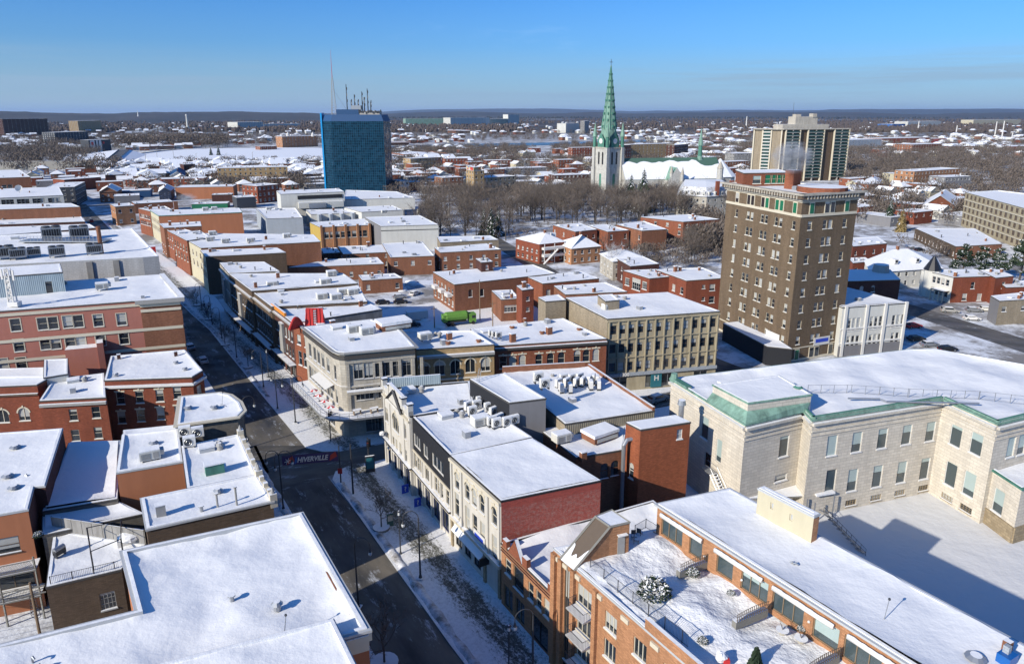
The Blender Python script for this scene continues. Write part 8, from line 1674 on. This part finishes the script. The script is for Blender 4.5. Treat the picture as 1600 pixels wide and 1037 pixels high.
# --- bank terrace furniture and the red roof sign ---
def f_umb():
 c=MB();n=8
 for k in range(n):a,b=2*math.pi*k/n,2*math.pi*(k+1)/n;c.poly([(1.5*math.cos(a),1.5*math.sin(a),2.1),(1.5*math.cos(b),1.5*math.sin(b),2.1),(0,0,2.6)],'fabric_red' if k%2 else 'snow')
 p=MB();p.cyl((0,0,0),.04,2.6,'steel',6);b=MB();b.cyl((0,0,0),.4,.12,'iron',10);return[('canopy',c),('pole',p),('base',b)]
UM=proto('parasol','parasol',f_umb)
for i,u in enumerate((9,12,15.2,18.4)):q=B1.uvp(4,u,5.1,1.7);UM.put(q,i,'red and snow-white parasol in the row on the bank terrace','parasols on the bank terrace',.55)
def f_tab():
 t=MB();t.box((0,0,.68),(1.3,.8,.06),'wood',0,top='snow');out=[('tabletop',t)]
 for x in(-.5,.5):l=MB();l.box((x,0,0),(.08,.6,.68),'wood');out.append(('leg',l))
 return out
TB=proto('terrace_table','table',f_tab)
for i,u in enumerate((1.5,4.5,8.2,11.)):TB.put(B1.uvp(0,u,5.1,1.8),AZ,'snow-covered wooden table on the front part of the bank terrace','tables on the bank terrace',1.2)
rr=empty('red_roof_sign',(*W(490,500,13.6),13.4),'big red slanted theatre sign with white column of letters standing on the roof','sign');mb=MB();p0=W(476,509,13.6);p1=W(508,507,13.6);L_,dx,dy=edge_frame(p0,p1)
mb.poly([(*p0,13.4),(*p1,13.4),(p1[0]-dx*.5-dy*1.8,p1[1]-dy*.5+dx*1.8,16.8),(p0[0]+dx*.4-dy*1.8,p0[1]+dy*.4+dx*1.8,17.0)],'red');mb.poly([(p0[0]-dy*4,p0[1]+dx*4,13.4),(*p0,13.4),(p0[0]+dx*.4-dy*1.8,p0[1]+dy*.4+dx*1.8,17.0)],'red');mb.poly([(p1[0],p1[1],13.4),(p1[0]-dy*4,p1[1]+dx*4,13.4),(p1[0]-dx*.5-dy*1.8,p1[1]-dy*.5+dx*1.8,16.8)],'red')
for k in range(6):u=L_*(k+.5)/6;a=(p0[0]+dx*u+dy*.06,p0[1]+dy*u-dx*.06);mb.tube([(*a,13.5),(a[0]-dy*1.75,a[1]+dx*1.75,16.8)],.06,'fabric_red',4)
mb.build('panel',rr);mb=MB()
for k in range(6):t=.15+.13*k;a=(p0[0]+dx*L_*.52-dy*1.8*t+dy*.12,p0[1]+dy*L_*.52+dx*1.8*t-dx*.12,13.4+3.5*t);mb.box(a,(.5,.12,.32),'white',AZ)
mb.build('letter_blocks',rr);mb=MB();a,b=W(452,514,13.6),W(474,508,13.6);L_,dx,dy=edge_frame(a,b);pts=[(a[0]+dx*L_*t,a[1]+dy*L_*t,13.4+2.3*math.sin(math.pi*t))for t in[k/10 for k in range(11)]]
mb.poly([(*a,13.2)]+pts+[(*b,13.2)],'red');mb.tube([(p[0],p[1],p[2])for p in pts],.25,'red',6);mb.build('arched_panel',rr)
# red cube sign and awnings far up the street
tag((lambda m:(m.box((*W(235,392,7),5.2),(3.6,3.6,3.6),'red',AZ,top='snow'),m.build('cube_sign'))[1])(MB()),'bright red cube sign with snow on top jutting over the far street','sign')
# --- left balconies, deck screens, utility pole ---
bl=empty('lattice_balcony',(*W(20,870,6),0),'two-storey timber balcony with lattice rail on the orange house','balcony');mb=MB();p0,p1=L3.edge(0);L_,dx,dy=edge_frame(p0,p1)
for z in(3.2,6.6):mb.along(L3.uvp(0,L_-7,0),L3.uvp(0,L_+.3,0),0,2.4,z-.2,z,'wood_grey','snow')
mb.build('deck',bl);mb=MB()
for z in(3.2,6.6):
 for zz in(.12,1.15):mb.along(L3.uvp(0,L_-7,0),L3.uvp(0,L_+.3,0),-2.3,2.4,z+zz,z+zz+.08,'wood_grey')
 for k in range(50):u=L_-7+7.3*k/50;d_=.42 if z>5 else 0;mb.tube([L3.uvp(0,u,z+.15,2.35),L3.uvp(0,min(u+d_,L_+.3),z+1.15,2.35)],.022,'wood_grey',3)
 if z>5:[mb.tube([L3.uvp(0,u,z+.15,2.35),L3.uvp(0,max(u-.42,L_-7),z+1.15,2.35)],.022,'wood_grey',3)for u in[L_-7+7.3*k/50 for k in range(50)]]
mb.build('lattice_rail',bl);[(lambda m:(m.box(L3.uvp(0,u,0,2.3),(.16,.16,8.2),'wood_grey'),m.build('post',bl)))(MB())for u in(L_-6.9,L_-3.4,L_+.2)]
dk=empty('deck_screen',(*W(84,828,8.6),8.4),'tall grey woven privacy screen round the railed roof deck','screen');mb=MB();p0,p1=L5.edge(2);L_,dx,dy=edge_frame(p0,p1);n=9
for k in range(n):mb.along((p0[0]+dx*L_*k/n+dx*.04,p0[1]+dy*L_*k/n+dy*.04),(p0[0]+dx*L_*(k+1)/n-dx*.04,p0[1]+dy*L_*(k+1)/n-dy*.04),.1,-.04,8.5,10.4,'concrete_grey')
mb.build('panel',dk);mb=MB();[mb.box((p0[0]+dx*L_*k/n,p0[1]+dy*L_*k/n,8.4),(.12,.12,2.1),'wood_grey')for k in range(n+1)];mb.along(p0,p1,.12,-.02,10.4,10.5,'wood_grey','snow');mb.build('post',dk)
line_fence('black picket rail along the front of the roof deck',[L5.uvp(0,.4,0,-.3)[:2],L5.uvp(0,edge_frame(*L5.edge(0))[0]-.3,0,-.3)[:2]],8.5,1.05,'black')
pg=empty('pergola_frame',(*W(150,870,8.6),8.5),'bare black pergola frame standing on the roof deck','pergola');mb=MB();a,b,c_,d=[W(*q,8.6)for q in((146,888),(193,868),(193,838),(140,850))]
for q in(a,b,c_,d):mb.box((*q,8.4),(.12,.12,2.4),'black')
for q,s_ in((a,b),(b,c_),(c_,d),(d,a)):mb.tube([(*q,10.75),(*s_,10.75)],.06,'black',4)
mb.build('frame',pg)
def f_cover():b=MB();b.prism([(-1.4,-.8),(1.4,-.8),(1.4,.8),(-1.4,.8)],0,.8,'white');s=MB();s.ball((0,0,.75),1.35,'snow',12,6,.35,.08);return[('cover',b),('snow_cap',s)]
small('covered_sofa','white covered sofa heaped with snow on the roof deck','garden sofa',zpt(205,845,8.6),f_cover,rz=.5)
def f_grill():b=MB();b.box((0,0,.3),(1.2,.6,.6),'black');l=MB();l.tube([(-.6,0,.95),(.6,0,.95)],.32,'steel',10);w_=MB();w_.box((-.5,0,0),(.08,.5,.3),'iron');w_.box((.5,0,0),(.08,.5,.3),'iron');return[('cabinet',b),('lid',l),('leg',w_)]
small('barbecue','black and steel barbecue at the left corner of the roof deck','barbecue',zpt(94,868,8.6),f_grill,rz=1.2)
up=empty('utility_pole',(*W(66,1010),0),'wooden utility pole with tangled cables beside the deck building','utility pole');mb=MB();q=W(66,1010);mb.cyl((*q,0),.17,8.2,'wood',8,.12);mb.build('pole',up);mb=MB();[mb.box((q[0],q[1],z),(2.6,.12,.12),'wood_grey',.4)for z in(7.4,6.6)];mb.build('crossarm',up);mb=MB()
for k in range(6):mb.tube([(q[0]-1+k*.4,q[1],7.5-.2*k),(q[0]-12,q[1]-7+k,6.6),(q[0]-26,q[1]-14+2*k,7.6)],.025,'iron',3);ring(mb,(q[0],q[1],6.2-.4*k),.35+.04*k,'iron','y',10,.03)
mb.build('cable',up)
# red hut fans, steam, snow banks along the kerbs
def bank(pts,off,h_,wd,seed):
 mb=MB();vs=[];fs=[];P2=[]
 for a,c in zip(pts[:-1],pts[1:]):
  L_=math.dist(a,c);n=max(1,int(L_/.8));P2+=[lerp((*a,0),(*c,0),k/n)[:2]for k in range(n)]
 for i,p in enumerate(P2):
  h2=h_*max(.05,.55+1.1*noise.noise(Vector((i*.23,seed,0))));w2=wd*(.8+.5*noise.noise(Vector((i*.31,seed,4))))
  for k,(o_,z)in enumerate(((-w2,0),(-w2*.45,.75),(0,1.),(w2*.5,.6),(w2,0))):e,s_=p[0]+off+o_,p[1];vs.append((*g2w(e,s_),.12+h2*z*(1+.35*noise.noise(Vector((i*1.1,k,seed))))if z else.0))
 for i in range(len(P2)-1):
  for k in range(4):a=i*5+k;fs.append((a,a+1,a+6,a+5))
 mb.grid(vs,fs,'snow_dirty');o=mb.build('snow_bank',smooth=True);o['kind']='structure'
bank(KR[:5],.9,.42,.9,1.);bank(KR[6:10],.8,.4,.8,2.);bank(KL[:5],-.8,.35,.8,3.);bank(KL[6:10],-.8,.35,.8,4.)
mb=MB()
for k in range(26):
 x,y=W(random.choice((random.uniform(590,690),random.uniform(1455,1600))),random.uniform(434,458));
 if x<60:mb.ball((x,y,0),random.uniform(1,2.2),'snow',9,5,.45,.2)
for px_,py_ in((600,443),(608,452),(615,440),(622,448),(640,440),(665,500),(690,512)):mb.ball((*W(px_,py_),0),1.6,'snow',9,5,.4,.2)
o_=mb.build('snow_heaps',smooth=True);o_['kind']='structure'
def steam(px_,py_,z,k,dens,label):
 m=bpy.data.materials.new('steam');m.use_nodes=True;nt=m.node_tree;nt.nodes.clear();o=nt.nodes.new('ShaderNodeOutputMaterial');v=nt.nodes.new('ShaderNodeVolumePrincipled');v.inputs['Color'].default_value=(.95,.96,1,1);nt.links.new(v.outputs[0],o.inputs['Volume'])
 g=N(nt,'TexCoord').outputs['Object'];ln=N(nt,'VectorMath',operation='LENGTH');nt.links.new(g,ln.inputs[0]);mr=N(nt,'MapRange');mr.inputs[1].default_value=.25;mr.inputs[2].default_value=.95;mr.inputs[3].default_value=1;mr.inputs[4].default_value=0;nt.links.new(ln.outputs['Value'],mr.inputs[0])
 nn=ramp(nt,noise_n(nt,g,2.6,5,.7),[(.42,0.),(.62,1.)]);mu=N(nt,'Math',operation='MULTIPLY');nt.links.new(nn,mu.inputs[0]);nt.links.new(mr.outputs[0],mu.inputs[1]);m3=N(nt,'Math',operation='MULTIPLY');nt.links.new(mu.outputs[0],m3.inputs[0]);m3.inputs[1].default_value=dens;nt.links.new(m3.outputs[0],v.inputs['Density'])
 MATS['steam%d'%px_]=m;mb=MB();mb.ball((0,0,0),1.,'steam%d'%px_,14,9);o=mb.build('steam');o.location=zpt(px_,py_,z);o.scale=k;return tag(o,label,'steam',None,'stuff')
steam(1238,246,47.2,(5.5,3.5,4.2),1.3,'white steam drifting from the chimney on the brown tower');steam(292,310,15.5,(6.,4,3.),.5,'white steam beside the brick chimney by the street bend')
tag((lambda m:(m.box((*W(276,330),0),(2.2,2.2,hgt(W(276,330),314)),'brick_rust',AZ,top='snow'),m.build('brick_chimney'))[1])(MB()),'stout free-standing brick chimney giving off steam near the street bend','chimney')
# poles along the highway and over the town
for i,(px_,yb,yt_)in enumerate(((133,257,241),(150,254,238),(228,250,233),(246,250,232),(272,251,233),(307,250,240),(354,252,240),(395,250,238))):q=W(px_,yb);tag((lambda m:(m.cyl((*q,0),.35,hgt(q,yt_),'trim_grey',6,.2),m.tube([(q[0],q[1],hgt(q,yt_)),(q[0]+3,q[1]-2,hgt(q,yt_)+.5)],.15,'trim_grey',4),m.build('highway_lamp'))[2])(MB()),'slim lamp pole along the highway by the white field','lamp pole','highway lamp poles')
for px_,yb,yt_,l in((607,445,396,'wooden pole at the left of the parking yard'),(679,512,478,'wooden pole left of the lime green truck'),(750,500,437,'tall wooden pole right of the lime green truck'),(1004,505,470,'thin pole behind the orange brick row')if False else(770,520,470,'short wooden pole in the yard behind the orange brick row')):q=W(px_,yb);tag((lambda m:(m.cyl((*q,0),.16,max(6,hgt(q,yt_)),'wood',6,.1),m.box((q[0],q[1],max(6,hgt(q,yt_))-.8),(1.8,.12,.12),'wood',.5),m.build('utility_pole'))[2])(MB()),l,'utility pole')
# air over the whole town
hz=bpy.data.materials.new('haze');hz.use_nodes=True;nt=hz.node_tree;nt.nodes.clear();o=nt.nodes.new('ShaderNodeOutputMaterial');v=nt.nodes.new('ShaderNodeVolumePrincipled');v.inputs['Color'].default_value=(.5,.7,1.,1);v.inputs['Density'].default_value=2.4e-5;v.inputs['Anisotropy'].default_value=.1;nt.links.new(v.outputs[0],o.inputs['Volume'])
me=bpy.data.meshes.new('haze');b=(-61000,-600,-1.2,61000,61000,330)
me.from_pydata([(b[0],b[1],b[2]),(b[3],b[1],b[2]),(b[3],b[4],b[2]),(b[0],b[4],b[2]),(b[0],b[1],b[5]),(b[3],b[1],b[5]),(b[3],b[4],b[5]),(b[0],b[4],b[5])],[],[(3,2,1,0),(4,5,6,7),(0,1,5,4),(1,2,6,5),(2,3,7,6),(3,0,4,7)]);me.materials.append(hz);ho=bpy.data.objects.new('haze',me);C.objects.link(ho);tag(ho,'thin blue winter haze over the far town','haze',None,'stuff')
for b_ in BL:b_.finish_rest()
for b_ in(A2b,A4,PK,C1,C2,C6,B1,B2,B3,B4,MU,ML,WB,TW):b_.clutter(4,3)
for o in bpy.data.objects:
 if '_o' in o.keys():del o['_o']
